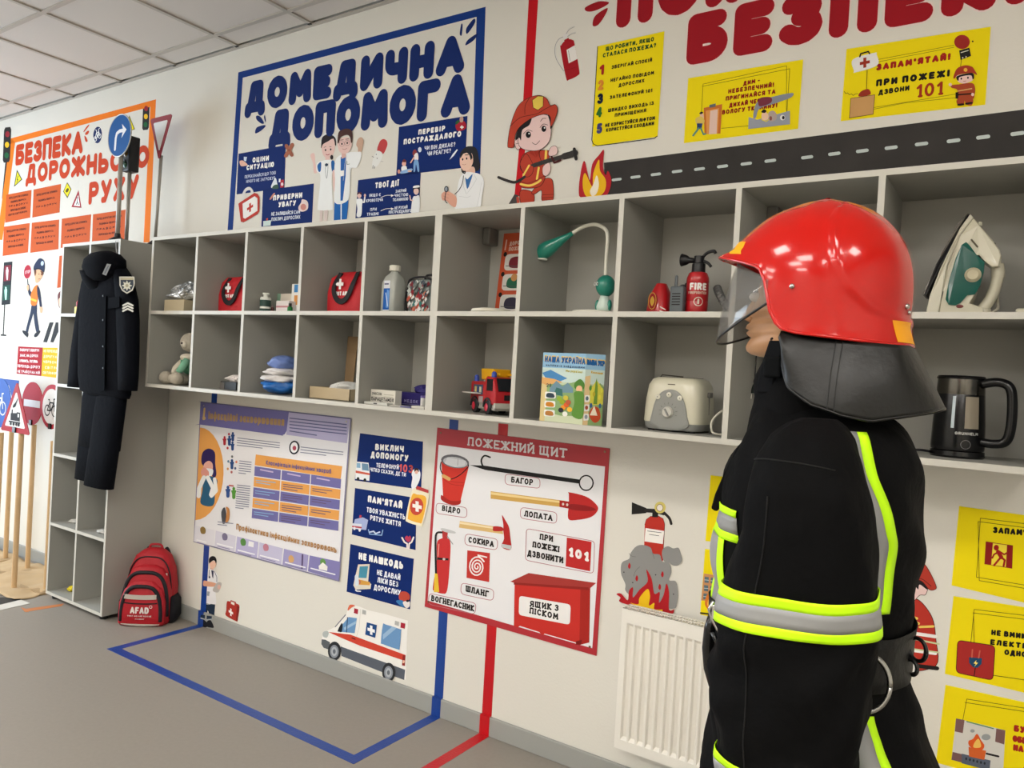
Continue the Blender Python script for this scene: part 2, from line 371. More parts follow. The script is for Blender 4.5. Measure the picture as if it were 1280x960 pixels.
# ================================================================== CUBBY UNITS
LAM = mat('#a09f98', .5, key='grey_laminate', spec=.4); EDGE = mat('#c5c2b8', .45)
XB = [0, .3985, .797, 1.1955, 1.594, 1.9925, 2.390, 2.788, 3.1847, 3.5856, 3.986]
ZB, ZM, ZT, DEP, TH = 1.3637, 1.7561, 2.1533, .3416, .018
def board(parent, name, x0, x1, z0, z1, y0=-DEP, y1=0.0):
    b = MB().mat(LAM).box(x0, x1, y0+.0012, y1, z0, z1); b.mat(EDGE).box(x0, x1, y0, y0+.0012, z0, z1)
    return b.build(name, parent)
def cubby(i0, i1, label):
    t = thing('cubby_shelf_unit', label, 'shelf unit', ((XB[i0]+XB[i1])/2, 0, ZB), 'wall cubby units')
    xl = XB[i0]-(0 if i0 == 0 else 0)+(TH/2 if i0 else 0); xr = XB[i1]-TH/2
    a, c = xl-TH/2, xr+TH/2
    board(t, 'side_panel', a, a+TH, ZB-TH/2, ZT+TH/2); board(t, 'side_panel', c-TH, c, ZB-TH/2, ZT+TH/2)
    board(t, 'top_panel', a+TH, c-TH, ZT-TH/2, ZT+TH/2); board(t, 'bottom_panel', a+TH, c-TH, ZB-TH/2, ZB+TH/2)
    board(t, 'middle_shelf', a+TH, c-TH, ZM-TH/2, ZM+TH/2)
    for i in range(i0+1, i1):
        for z0, z1 in ((ZB, ZM), (ZM, ZT)):
            board(t, 'divider', XB[i]-TH/2, XB[i]+TH/2, z0+TH/2, z1-TH/2)
    b = MB().mat(mat('#aeaca4', .55)).box(a+TH, c-TH, -.006, -.001, ZB+TH/2, ZT-TH/2); b.build('back_panel', t)
    for i in (i0, i0+3) if i0 else ():
        q = XB[i]+TH/2+(TH/2 if i == i0 else 0)
        b = MB().mat(mat('#74726d', .5)).box(q, q+.038, -.075, -.006, ZT-TH/2-.07, ZT-TH/2); b.build('corner_bracket', t, bevel=.006)
    return t
U1 = cubby(0, 5, 'grey ten-cell wall shelf unit on the left with red first aid bags')
U2 = cubby(5, 10, 'grey wall shelf unit on the right with lamp, toaster, iron and kettle')
# tall cabinet
CX0, CX1, CY, CZ0, CZ1 = -.975, -.322, -.345, .028, 2.17
tc = thing('tall_shelf_cabinet', 'tall narrow grey two-column open cabinet standing on the floor behind the hanging dark uniform', 'cabinet', ((CX0+CX1)/2, -.17, 0))
cm = (CX0+CX1)/2
board(tc, 'side_panel', CX0, CX0+TH, CZ0, CZ1, CY, -.012); board(tc, 'side_panel', CX1-TH, CX1, CZ0, CZ1, CY, -.012)
board(tc, 'top_panel', CX0+TH, CX1-TH, CZ1-TH, CZ1, CY, -.012); board(tc, 'bottom_panel', CX0+TH, CX1-TH, CZ0, CZ0+TH, CY, -.012)
board(tc, 'divider', cm-TH/2, cm+TH/2, CZ0+TH, CZ1-TH, CY, -.012)
part(tc, 'back_panel', LAM, lambda b: b.box(CX0, CX1, -.011, -.003, CZ0, CZ1))
CSZ = [.46, .885, 1.31, 1.738]
for z in CSZ:
    board(tc, 'shelf', CX0+TH, cm-TH/2, z-TH/2, z+TH/2, CY, -.012)
board(tc, 'shelf', cm+TH/2, CX1-TH, CSZ[0]-TH/2, CSZ[0]+TH/2, CY, -.012)
for z in (CSZ[2],): board(tc, 'shelf', cm+TH/2, CX1-TH, z-TH/2, z+TH/2, CY, -.012)
for x in (CX0+.05, CX1-.05):
    for y in (CY+.04, -.06): part(tc, 'foot', mat('#161616', .5), lambda b: b.lathe([(.022, 0), (.026, .028)], (x, y, 0)), smooth=.6)
# radiator
RA, RBm = wp(765, 757, -.1), wp(757, 930, -.1)
rx0, rz1, rz0 = 2.765, RA.z, RBm.z
print('radiator', tuple(RA), tuple(RBm))
rad = thing('panel_radiator', 'white ribbed panel radiator under the extinguisher and smoke sticker', 'radiator', (rx0+.4, -.07, rz0))
RW = mat('#ebe7de', .35, key='enamel'); rx1 = rx0+.8
def rib(b):
    ys = []; n = 24; p = (rx1-rx0-.03)/n
    # corrugated front: vertical channels pressed into the sheet
    for k in range(n):
        x = rx0+.015+p*k; xa, xb, xc, xd = x, x+p*.22, x+p*.40, x+p*.86
        for (u0, d0), (u1, d1) in (((xa, 0), (xb, 0)), ((xb, 0), (xc, .009)), ((xc, .009), (xd, .009)), ((xd, .009), (x+p, 0))):
            z0, z1, e = rz0+.035, rz1-.05, .012
            b.add([(u0, -.1+d0, z0+(e if d0 else 0)), (u1, -.1+d1, z0+(e if d1 else 0)), (u1, -.1+d1, z1-(e if d1 else 0)), (u0, -.1+d0, z1-(e if d0 else 0)),
                   (u0, -.1, z0), (u1, -.1, z0), (u1, -.1, z1), (u0, -.1, z1)], [(0, 1, 2, 3), (4, 5, 1, 0), (3, 2, 6, 7)])
    b.box(rx0, rx1, -.1, -.094, rz0, rz0+.035); b.box(rx0, rx1, -.1, -.094, rz1-.05, rz1)
    b.box(rx0, rx0+.015, -.1, -.094, rz0+.035, rz1-.05); b.box(rx1-.015, rx1, -.1, -.094, rz0+.035, rz1-.05)
b = MB(); rib(b); b.build('front_panel', rad, RW, fixn=False)
part(rad, 'side_cover', RW, lambda b: b.box(rx0-.002, rx0+.002, -.098, -.03, rz0+.01, rz1), bevel=.001)
part(rad, 'side_cover', RW, lambda b: b.box(rx1-.002, rx1+.002, -.098, -.03, rz0+.01, rz1))
part(rad, 'inner_panel', mat('#8b877f', .5), lambda b: b.box(rx0+.004, rx1-.004, -.085, -.03, rz0+.02, rz1-.02))
b = MB()
n = 70
for k in range(n): x = rx0+.01+(rx1-rx0-.02)*k/n; b.box(x, x+.005, -.094, -.032, rz1-.006, rz1-.001)
b.box(rx0, rx1, -.098, -.092, rz1-.006, rz1); b.box(rx0, rx1, -.036, -.03, rz1-.006, rz1); b.box(rx0, rx1, -.066, -.062, rz1-.006, rz1)
o = b.build('top_grille', rad, RW)
for x in (rx0+.12, rx1-.12): part(rad, 'wall_bracket', RW, lambda b: b.box(x, x+.03, -.03, 0, rz0+.1, rz1-.1))
part(rad, 'pipe', RW, lambda b: (b.tube([(rx1-.05, -.06, rz0+.02), (rx1-.05, -.06, 0)], .009), b.tube([(rx1-.12, -.06, rz0+.02), (rx1-.12, -.06, 0)], .009)))
# ================================================================== WALL GRAPHICS
NAVY, WHT, YEL = '#16358a', '#f4f3f0', '#f0da12'
def sticker(name, label, cat, u, v, group=None):
    p = wp(u, v); return thing(name, label, cat, (p.x, 0, p.z), group)
def frame(t, name, quads, col):
    for Q in quads:
        b = MB().mat(pm(col)); b.prism([wp(*p) for p in Q], (0, -.0006, 0)); b.build(name, t, fixn=False)
# ---- road safety corner (orange)
t = sticker('orange_wall_frame', 'orange tape frame around the road safety title on the bright left wall', 'frame', 100, 200)
frame(t, 'tape_strip', [[(13, 173.2), (13, 180), (188, 133.5), (195, 124.2)], [(188, 133), (195, 124.2), (187, 303), (179.5, 303)], [(13, 173), (19, 178), (3, 300), (-4, 300)]], '#f07c18')
t = sticker('title_lettering', 'three-line orange-red title reading БЕЗПЕКА ДОРОЖНЬОГО РУХУ', 'lettering', 100, 210)
c = Canvas().crop(0, 120, 6.4)
c.letters(t, 'БЕЗПЕКА', (120, 560), (664, 457), 165, '#c63f16', .29, .0)
c.letters(t, 'ДОРОЖНЬОГО', (200, 705), (1197, 569), 153, '#c63f16', .29, .0)
c.crop(100, 120, 4.8).letters(t, 'РУХУ', (48, 655), (350, 613), 135, '#c63f16', .27, .1)
c = Canvas().crop(0, 120, 6.4)
c.blob([(668, 285), (690, 250), (712, 228), (712, 240), (695, 262), (676, 285)], '#c63f16').blob([(682, 300), (700, 280), (714, 282), (704, 305), (686, 312)], '#c63f16').blob([(676, 318), (690, 330), (702, 360), (690, 368), (680, 350)], '#c63f16')
c.done('accent_stroke', t)
def tlight(name, label, x0, y0, x1, y1, lean, pole=None, kids=True):
    t = sticker(name, label, 'sticker', (x0+x1)/2, (y0+y1)/2)
    c = Canvas(); L = lean; w = x1-x0; r = w*.33
    def P(u, v): return (x0+u*w+(1-v)*L, y0+v*(y1-y0)-(u-.5)*w*.12)
    if pole: c.line([P(.5, .95), (pole[0], pole[1])], 2.2, '#2a2a2a')
    c.poly([P(.15, 0), P(.85, 0), P(1, .08), P(1, .92), P(.85, 1), P(.15, 1), P(0, .92), P(0, .08)], '#262626'); c.done('housing', t)
    for k, col in enumerate(('#9a2530', '#f0c020', '#1c6238')):
        q = P(.5, .2+.3*k); c = Canvas(base=.0009); c.ell(q[0], q[1], r*.9, r*1.25, col); c.done('lamp', t)
tlight('traffic_light_sticker', 'large traffic light sticker with a pole at the left edge of the wall', 3.5, 159, 12.5, 203, 1.8, (3.6, 248))
tlight('traffic_light_sticker', 'small traffic light sticker in the top right corner of the orange frame', 177.8, 129, 186, 162.5, 1.2)
t = sticker('warning_sticker', 'yellow triangular warning sticker left of the word ДОРОЖНЬОГО', 'sticker', 22, 223)
c = Canvas().crop(0, 120, 6.4); c.poly([(136, 590), (178, 668), (112, 728)], '#24240c').poly([(139, 606), (170, 666), (120, 714)], '#e6dc28').line([(146, 640), (136, 668), (144, 668), (134, 692)], 5, '#333'); c.done('face', t)
t = sticker('warning_sticker', 'yellow diamond sticker between the orange cards and the word РУХУ', 'sticker', 84, 238)
c = Canvas().crop(0, 120, 6.4); c.poly([(538, 690), (572, 745), (540, 818), (506, 765)], '#3c3a10').poly([(538, 700), (566, 746), (540, 806), (512, 764)], '#ecdc20').blob([(525, 760), (540, 738), (552, 745), (545, 765), (533, 772)], '#514b10'); c.done('face', t)
t = sticker('warning_sticker', 'yellow triangular sticker half hidden behind the blue arrow sign', 'sticker', 163, 160)
c = Canvas().crop(100, 120, 4.8); c.poly([(296, 116), (330, 200), (262, 222)], '#6b6410').poly([(296, 128), (324, 197), (272, 214)], '#ecdc20').line([(298, 155), (302, 175), (309, 192)], 6, '#2a2a18'); c.done('face', t)
t = sticker('warning_sticker', 'white triangular sticker with a dark red border above the orange cards', 'sticker', 97, 248)
c = Canvas().crop(0, 120, 6.4); c.poly([(629, 752), (652, 895), (572, 888)], '#a32b36').poly([(627, 790), (641, 882), (590, 878)], WHT).line([(622, 822), (618, 850), (610, 870)], 5, '#33333c').line([(618, 845), (630, 870)], 5, '#33333c').ell(622, 815, 4, 6, '#33333c'); c.done('face', t)
t = sticker('bicycle_sticker', 'round navy bicycle sticker above the orange title', 'sticker', 122, 168.5)
c = Canvas().crop(100, 120, 4.8); c.ell(106, 234, 26, 50, '#1b2c5e', rot=4)
c.line([(92+8*math.cos(a), 258+14*math.sin(a)) for a in [PI*k/5 for k in range(11)]], 3.4, WHT).line([(118+8*math.cos(a), 240+14*math.sin(a)) for a in [PI*k/5 for k in range(11)]], 3.4, WHT)
c.line([(92, 258), (99, 222), (114, 214), (105, 248), (92, 258)], 3.4, WHT).line([(105, 248), (99, 205), (94, 204)], 3.4, WHT).line([(118, 240), (112, 200), (118, 194)], 3.4, WHT); c.done('face', t)
# orange cards
OC = [((8, 243.5), (39.5, 237.5), (37.8, 272), (6.5, 278.5), 5, 'upper left orange text card under the orange title'),
      ((42.2, 237), (76.2, 230), (74.5, 265.5), (40.5, 272), 3, 'upper right orange text card under the word ДОРОЖНЬОГО'),
      ((5, 283.5), (37.2, 278.8), (35, 315.5), (3.5, 320), 4, 'leftmost orange text card of the lower row above the policeman'),
      ((40, 278.5), (74, 274.5), (73, 311.5), (38, 316), 4, 'second orange text card of the lower row above the policeman'),
      ((77.5, 273.5), (114, 268), (112, 304), (76, 310), 3, 'third orange text card of the lower row above the cabinet'),
      ((116.5, 268), (157.8, 262), (156, 300), (115, 305), 4, 'orange text card behind the grey sign pole on the cabinet')]
TL = ['ПЕРЕД ДОРОГОЮ ЗУПИНИСЬ', 'ПОДИВИСЬ ЛІВОРУЧ ТА', 'ПРАВОРУЧ', 'ПЕРЕХОДЬ НА ЗЕЛЕНЕ', 'СВІТЛО СВІТЛОФОРА']
for a, b_, c_, d_, n, lab in OC:
    t = sheet('orange_text_card', lab, 'card', (a, b_, c_, d_), '#c95a28', .0012, group='orange text cards on the left wall')
    c = Canvas(base=.0014)
    for k in range(n):
        f = (k+1.2)/(n+1.6); i = .12 if k % 2 == 0 else .2
        L = (a[0]+(d_[0]-a[0])*f, a[1]+(d_[1]-a[1])*f); R = (b_[0]+(c_[0]-b_[0])*f, b_[1]+(c_[1]-b_[1])*f)
        p = (L[0]+(R[0]-L[0])*i, L[1]+(R[1]-L[1])*i); q = (L[0]+(R[0]-L[0])*(1-i), L[1]+(R[1]-L[1])*(1-i))
        c.text(TL[k], p, q, 2.6, '#3a1712', .26)
    c.done('lettering', t)
t = sheet('orange_text_card', 'orange card strip mostly hidden behind the left edge of the cabinet', 'card', ((74.5, 320), (86, 318), (84, 358), (71.5, 360)), '#c95a28', .0012, group='orange text cards on the left wall')
# pedestrian light
t = sticker('pedestrian_light_sticker', 'sticker of a pedestrian light showing a red and a green figure', 'sticker', 9, 355)
c = Canvas().crop(0, 300, 5.333)
c.line([(32, 425), (22, 632)], 7, '#1c1c1c').poly([(5, 628), (42, 631), (42, 641), (5, 638)], '#1c1c1c'); c.done('pole', t)
c = Canvas().crop(0, 300, 5.333); c.L = 3; c.poly([(27, 150), (84, 143), (68, 428), (10, 434)], '#23262b').poly([(31, 172), (76, 166), (69, 270), (25, 276)], '#7d2433').poly([(22, 305), (68, 298), (62, 398), (16, 404)], '#1d4a40')
for (x, y, q) in ((49, 188, '#f0ccd0'), (40, 320, '#b4f0d8')):
    c.ell(x, y, 6, 8, q).blob([(x-8, y+10), (x+8, y+8), (x+7, y+40), (x+4, y+76), (x-4, y+76), (x-8, y+42)], q)
c.done('housing', t)
# policeman
t = sticker('policeman_sticker', 'sticker of a walking traffic policeman in an orange vest with a round paddle', 'sticker', 43, 380)
c = Canvas().crop(0, 300, 5.333)
c.line([(184, 262), (188, 310)], 6, '#262a30').ell(184, 212, 24, 46, '#b02038', rot=6).text('STOP', (166, 228), (202, 220), 22, '#f2c8cc', .25)
c.blob([(184, 300), (196, 298), (202, 335), (212, 352), (206, 378), (190, 355)], '#1d2440').blob([(178, 308), (190, 300), (194, 325), (184, 340)], '#e8b48a')
c.blob([(214, 430), (240, 436), (214, 520), (196, 580), (186, 618), (172, 612), (188, 540), (204, 480)], '#24304a').blob([(224, 436), (246, 430), (248, 500), (262, 600), (252, 618), (240, 606), (228, 530)], '#24304a')
c.blob([(150, 604), (168, 606), (190, 622), (186, 648), (172, 640), (156, 622)], '#20242e').blob([(236, 622), (262, 604), (270, 612), (252, 640), (236, 648), (228, 640)], '#20242e')
c.blob([(210, 352), (232, 310), (256, 306), (254, 390), (240, 436), (208, 430), (206, 380)], '#e07a28').poly([(206, 386), (246, 400), (243, 414), (205, 400)], '#f0c040')
c.blob([(250, 306), (266, 330), (276, 400), (280, 444), (268, 448), (262, 410), (250, 360)], '#1d2440').blob([(266, 446), (284, 452), (284, 478), (272, 488), (266, 466)], '#eab894')
c.blob([(230, 210), (262, 196), (290, 216), (280, 250), (258, 280), (240, 284), (234, 250)], '#e8b48c').blob([(228, 196), (240, 190), (244, 214), (236, 240), (230, 218)], '#6a3c22').blob([(270, 206), (292, 214), (288, 232), (276, 236), (276, 218)], '#6a3c22').line([(256, 262), (270, 258)], 3, '#7c2d20').ell(262, 228, 2.5, 4, '#2a1a14')
c.blob([(230, 168), (262, 124), (292, 134), (300, 168), (294, 212), (262, 196), (228, 200)], '#1e2b4c').ell(284, 156, 10, 16, '#c4d4e8', rot=8).line([(228, 196), (262, 190), (294, 210)], 7, '#151c34', smooth=True)
c.done('figure', t)
t = sticker('zebra_sticker', 'two slanted dark zebra stripe stickers beside the cabinet', 'sticker', 64, 415)
for Q in ([(331, 549), (358, 549), (314, 683), (288, 680)], [(372, 549), (390, 549), (390, 610), (356, 684), (336, 680)]):
    c = Canvas().crop(0, 300, 5.333).poly(Q, '#2b2d30'); c.done('stripe', t)
t = sticker('child_sticker', 'cartoon child sticker half hidden behind the cabinet edge', 'sticker', 73, 370)
c = Canvas().crop(0, 300, 5.333).blob([(385, 370), (398, 345), (410, 350), (410, 460), (395, 450), (388, 410)], '#6e3a3a').blob([(392, 396), (404, 390), (410, 440), (396, 440)], '#ecc0a4').blob([(366, 492), (384, 488), (400, 500), (372, 504)], '#dfe6c8'); c.done('figure', t)
t = sheet('red_text_card', 'dark red text card with white lettering left of the cabinet', 'card', ((23, 433), (53.5, 434.5), (51.5, 470), (20.8, 467)), '#a91f2c', .0012)
c = Canvas(base=.0014).crop(0, 300, 5.333)
c.lines([('ПОВОРОТ ЛІВОРУЧ', (134, 742), (262, 746)), ('ЗНАК, НА ДОРОЗІ', (134, 778), (254, 782)), ('ЗУПИНИСЬ, ПОГЛЯНЬ', (130, 814), (252, 820)), ('ПЕРЕХОДЬ ДОРОГУ', (118, 848), (268, 858)), ('НЕ ГРАЙСЯ НА НІЙ', (118, 884), (266, 896))], 19, '#f7e8e8', th=.26); c.done('lettering', t)
t = sheet('yellow_text_card', 'yellow text card cut off by the edge of the cabinet', 'card', ((53.8, 434.5), (80, 435), (77, 473), (51.8, 470)), '#e8b81c', .0012)
c = Canvas(base=.0014).crop(0, 300, 5.333)
c.lines([('НЕ ПЕРЕХОДЬ', (292, 748), (390, 752)), ('ДОРОГУ НА', (292, 784), (390, 790)), ('ЧЕРВОНЕ', (290, 820), (390, 826)), ('СВІТЛО', (300, 858), (390, 864)), ('СВІТЛОФОРА', (286, 892), (390, 900))], 18, '#fbf3cc', th=.26); c.done('lettering', t)
# ---- first aid corner (blue)
t = sticker('blue_wall_frame', 'navy tape frame around the first aid title above the cubby shelves', 'frame', 450, 150)
frame(t, 'tape_strip', [[(298, 90.5), (302.5, 97.5), (596, 21), (607, 8.5)], [(596, 18), (607, 8.5), (598.6, 266), (588, 268)], [(298, 90.5), (303.5, 97), (291, 288), (284.5, 289)]], '#103781')
t = sticker('title_lettering', 'large navy title reading ДОМЕДИЧНА ДОПОМОГА', 'lettering', 440, 110)
c = Canvas().crop(280, 0, 3.3111)
c.letters(t, 'ДОМЕДИЧНА', (82, 474), (998, 297), 128, '#0b2666', .345, .0)
c.letters(t, 'ДОПОМОГА', (182, 606), (1020, 471), 142, '#0b2666', .335, .0)
c = Canvas().crop(280, 0, 3.3111)
for P in ([(982, 100), (988, 105), (984, 146), (976, 140)], [(1034, 78), (1040, 92), (1018, 128), (1004, 140), (1004, 116)], [(1000, 188), (1010, 165), (1050, 138), (1046, 152), (1028, 172)],
          [(134, 480), (150, 482), (166, 508), (156, 512), (136, 496)], [(170, 476), (174, 500), (172, 506), (166, 486)], [(130, 552), (136, 528), (166, 518), (172, 524), (150, 544)]): c.blob(P, '#0b2666')
c.done('accent_stroke', t)
def bluecard(lab, quad, th=.0015, grp='navy first aid cards on the wall'): return sheet('navy_text_card', lab, 'card', quad, '#0e2869', th, group=grp)
SK, HR = '#e9b9a4', '#2a2226'
t = bluecard('navy card reading ОЦІНИ СИТУАЦІЮ under the blue frame', ((298.4, 192.3), (357.3, 181.5), (355.5, 235), (296, 243)))
c = Canvas(base=.0017).crop(290, 160, 7.385)
c.lines([('ОЦІНИ', (190, 322), (342, 302))], 48, WHT, th=.3).lines([('СИТУАЦІЮ', (135, 392), (390, 360))], 48, WHT, th=.3)
c.lines([('ПЕРЕКОНАЙСЯ ЩО ТОБІ', (120, 468), (406, 428)), ('НІЧОГО НЕ ЗАГРОЖУЄ', (134, 510), (400, 476))], 30, '#c9d2ea', th=.18); c.done('lettering', t)
c = Canvas(base=.0019).crop(290, 160, 7.385)
c.blob([(72, 310), (96, 300), (118, 310), (146, 340), (118, 352), (84, 350)], SK).poly([(112, 266), (142, 268), (132, 310), (112, 300)], '#c8d8ea').blob([(364, 550), (384, 490), (404, 460), (418, 500), (420, 552)], '#dfe6ec').blob([(374, 560), (390, 530), (425, 525), (430, 560)], '#3d5a50').poly([(450, 482), (482, 478), (480, 548), (448, 552)], '#b3303a').ell(466, 520, 12, 16, '#e8d8dc').poly([(436, 470), (452, 468), (450, 500), (434, 502)], '#e6ecf4'); c.done('illustration', t)
t = bluecard('navy card reading ПРИВЕРНИ УВАГУ with a small clock, left of the nurse', ((329, 238.2), (392.3, 229.5), (390, 278.5), (327, 283.5)))
c = Canvas(base=.0017).crop(290, 160, 7.385)
c.lines([('ПРИВЕРНИ', (380, 672), (650, 645)), ('УВАГУ', (430, 734), (592, 716))], 50, WHT, th=.3).lines([('НЕ ЗАЛИШАЙСЯ САМ', (366, 812), (630, 792)), ('ПОКЛИЧ ДОРОСЛИХ', (366, 862), (632, 838))], 34, '#dfe5f2', th=.2); c.done('lettering', t)
c = Canvas(base=.0019).crop(290, 160, 7.385).blob([(350, 655), (380, 610), (398, 600), (394, 618), (362, 660)], '#c88a78').blob([(616, 730), (640, 690), (650, 660), (690, 670), (706, 700), (700, 750), (660, 772), (624, 764)], '#e8d4d0').ell(662, 730, 26, 30, '#d08a80').poly([(292, 860), (364, 852), (358, 900), (290, 908)], '#cfe0dc').poly([(320, 836), (336, 832), (334, 852), (318, 854)], '#c84a3c'); c.done('illustration', t)
t = sticker('plaster_sticker', 'brown crossed plasters sticker on the corner of a navy card', 'sticker', 361, 188)
c = Canvas(base=.0022).crop(290, 160, 7.385).line([(505, 165), (555, 250)], 34, '#a0604a').line([(560, 155), (500, 258)], 34, '#a8664e').ell(530, 207, 12, 12, '#8d523e'); c.done('face', t)
t = sticker('medical_case_sticker', 'white first aid case sticker outlined in red under a navy card', 'sticker', 312, 258)
c = Canvas(base=.0020).crop(290, 160, 7.385)
c.blob([(100, 660), (98, 610), (125, 560), (165, 545), (196, 575), (200, 610), (178, 610), (170, 575), (130, 590), (122, 650)], '#dcdad6').poly([(62, 700), (80, 685), (210, 600), (240, 610), (258, 640), (256, 770), (240, 795), (110, 872), (84, 865)], '#b8382c').poly([(100, 700), (212, 630), (238, 650), (238, 765), (124, 838), (106, 830)], '#f0eeea').cross(170, 735, 40, '#c03a2e', .7, .3, -.45); c.done('face', t)
t = sticker('doctor_pair_sticker', 'sticker of a waving nurse and a male doctor in blue above the shelf', 'sticker', 422, 225)
c = Canvas().crop(380, 150, 7.385)
W2 = '#eef0f0'; SK2 = '#e6c3bb'
c.blob([(60, 330), (80, 306), (100, 320), (106, 400), (122, 480), (92, 486), (84, 400)], SK2)                       # nurse arm
c.blob([(155, 195), (165, 150), (210, 116), (262, 118), (298, 150), (300, 190), (280, 200), (160, 210)], '#e4e6e6').blob([(160, 230), (170, 160), (230, 130), (290, 165), (296, 240), (270, 225), (168, 260)], HR)
c.blob([(164, 250), (170, 222), (260, 175), (280, 190), (286, 260), (262, 330), (214, 352), (176, 320)], SK2).blob([(160, 258), (180, 222), (236, 190), (262, 160), (200, 158), (165, 195)], HR)
c.ell(200, 278, 7, 10, '#222').ell(248, 272, 7, 10, '#222').line([(206, 318), (220, 324), (236, 316)], 6, '#b04a58', smooth=True).line([(186, 254), (204, 246)], 4, '#333').line([(236, 246), (254, 248)], 4, '#333').ell(258, 345, 14, 22, HR).poly([(200, 340), (238, 335), (240, 390), (198, 390)], SK2)
c.blob([(124, 400), (190, 372), (250, 370), (284, 400), (296, 470), (266, 480), (258, 560), (270, 800), (250, 832), (140, 832), (128, 800), (150, 600), (150, 500), (118, 470)], W2).blob([(126, 420), (160, 390), (156, 470), (136, 475)], '#2560a4').blob([(254, 385), (280, 380), (290, 450), (262, 474)], '#2560a4')
c.line([(205, 400), (200, 470), (212, 540), (222, 470), (225, 400)], 3, '#55606c', smooth=True).blob([(194, 415), (210, 400), (226, 412), (210, 430)], '#2b3d52').blob([(266, 480), (286, 480), (300, 640), (290, 664), (274, 640)], SK2)
c.poly([(150, 835), (176, 835), (172, 950), (146, 950)], '#dcccc6').poly([(190, 835), (226, 832), (214, 945), (188, 948)], '#dcccc6')
# doctor
c.blob([(486, 230), (500, 180), (530, 160), (552, 190), (546, 240), (530, 300), (504, 300), (500, 260)], '#c9a58e').poly([(284, 760), (414, 740), (398, 924), (278, 930)], '#1f66b4').poly([(341, 755), (352, 753), (350, 928), (342, 928)], WHT)
c.blob([(300, 360), (350, 320), (420, 300), (500, 295), (530, 300), (528, 360), (490, 440), (440, 450), (430, 570), (410, 740), (290, 765), (290, 560), (284, 440)], W2).poly([(342, 345), (394, 325), (388, 520), (362, 744), (340, 748)], '#2a62ae').poly([(340, 470), (376, 465), (374, 515), (342, 522)], WHT)
c.poly([(352, 300), (392, 290), (390, 345), (350, 360)], '#dcb0a4').blob([(312, 210), (330, 180), (400, 160), (440, 200), (442, 250), (412, 300), (374, 312), (330, 290)], SK2)
c.blob([(314, 210), (322, 120), (360, 90), (410, 82), (448, 110), (450, 200), (438, 210), (428, 160), (400, 140), (346, 160), (328, 210)], '#4a2f2a')
for x, y in ((354, 222), (404, 214)): c.ell(x, y, 7, 10, '#222').line([(x+24*math.cos(a), y+24*math.sin(a)) for a in [PI*k/6 for k in range(13)]], 2.5, '#8c6a64').line([(x-14, y-34), (x+14, y-38)], 5, '#3a2624')
c.line([(360, 268), (380, 274), (400, 264)], 4, '#a86a62', smooth=True).line([(402, 380), (402, 412), (426, 408)], 4, '#3f6a58').line([(430, 440), (424, 570)], 3, '#ccd0d0').line([(395, 320), (380, 420), (368, 560)], 3, '#ccd0d0')
c.done('figures', t)
t = sticker('pill_sticker', 'red and white capsule sticker with a tiny face beside the doctor', 'sticker', 474, 190)
c = Canvas().crop(380, 150, 7.385)
c.blob([(676, 285), (700, 200), (735, 176), (765, 195), (768, 240), (728, 316)], '#c04444').blob([(676, 285), (728, 316), (690, 410), (650, 440), (630, 420), (640, 350)], '#e6e6e2').ell(668, 318, 4, 5, '#333').ell(676, 354, 4, 5, '#333').line([(710, 380), (732, 384)], 4, '#aaa').line([(640, 420), (636, 446)], 5, '#555').line([(655, 430), (650, 448)], 5, '#555').line([(630, 335), (645, 345)], 5, '#777'); c.done('face', t)
t = bluecard('navy card reading ПЕРЕВІР ПОСТРАЖДАЛОГО in the right corner of the blue frame', ((499, 158.8), (584.3, 145), (581.5, 209.5), (495.5, 219.5)))
c = Canvas(base=.0017).crop(430, 140, 6.857)
c.lines([('ПЕРЕВІР', (638, 198), (868, 163))], 46, WHT, th=.3).lines([('ПОСТРАЖДАЛОГО', (512, 282), (1006, 212))], 48, WHT, th=.3).lines([('ЧИ ВІН ДИХАЄ?', (692, 330), (956, 296)), ('ЧИ РЕАГУЄ?', (716, 378), (918, 350))], 37, '#e4e9f4', th=.2); c.done('lettering', t)
c = Canvas(base=.0019).crop(430, 140, 6.857)
c.ell(652, 324, 15, 22, '#d8e2f0').poly([(905, 412), (935, 360), (970, 320), (978, 326), (945, 375)], '#e2ecf6')
c.blob([(590, 350), (608, 322), (626, 340), (620, 372), (600, 380)], '#8a3a3a').blob([(604, 372), (630, 350), (640, 380), (636, 415), (610, 420)], '#f0e8e8').line([(606, 385), (590, 410), (574, 436)], 10, SK).blob([(604, 420), (638, 418), (648, 506), (634, 508), (620, 450), (612, 508), (598, 506)], '#7ba6d8')
c.blob([(500, 440), (516, 416), (534, 430), (530, 460), (506, 462)], SK).blob([(502, 425), (520, 405), (540, 425), (520, 432)], '#6a3030').blob([(498, 470), (536, 466), (540, 505), (500, 510)], '#eceef0').blob([(486, 528), (500, 505), (580, 486), (586, 504), (536, 524)], '#8fb4e0').ell(474, 512, 12, 18, '#d89a88').ell(566, 508, 18, 8, '#e8b89c')
c.blob([(960, 110), (990, 88), (1030, 80), (1050, 110), (1040, 150), (990, 165), (966, 150)], '#a81e30').cross(1014, 132, 15, WHT, 1, .36).blob([(995, 60), (1010, 40), (1026, 52), (1022, 86), (1000, 88)], '#c4a090').blob([(960, 90), (985, 70), (990, 90), (966, 110)], '#2d5a34'); c.done('illustration', t)
t = bluecard('navy card reading ТВОЇ ДІЇ below the capsule sticker', ((448, 225.3), (526, 215), (523.5, 267.5), (444.5, 273.3)))
c = Canvas(base=.0017).crop(430, 140, 6.857)
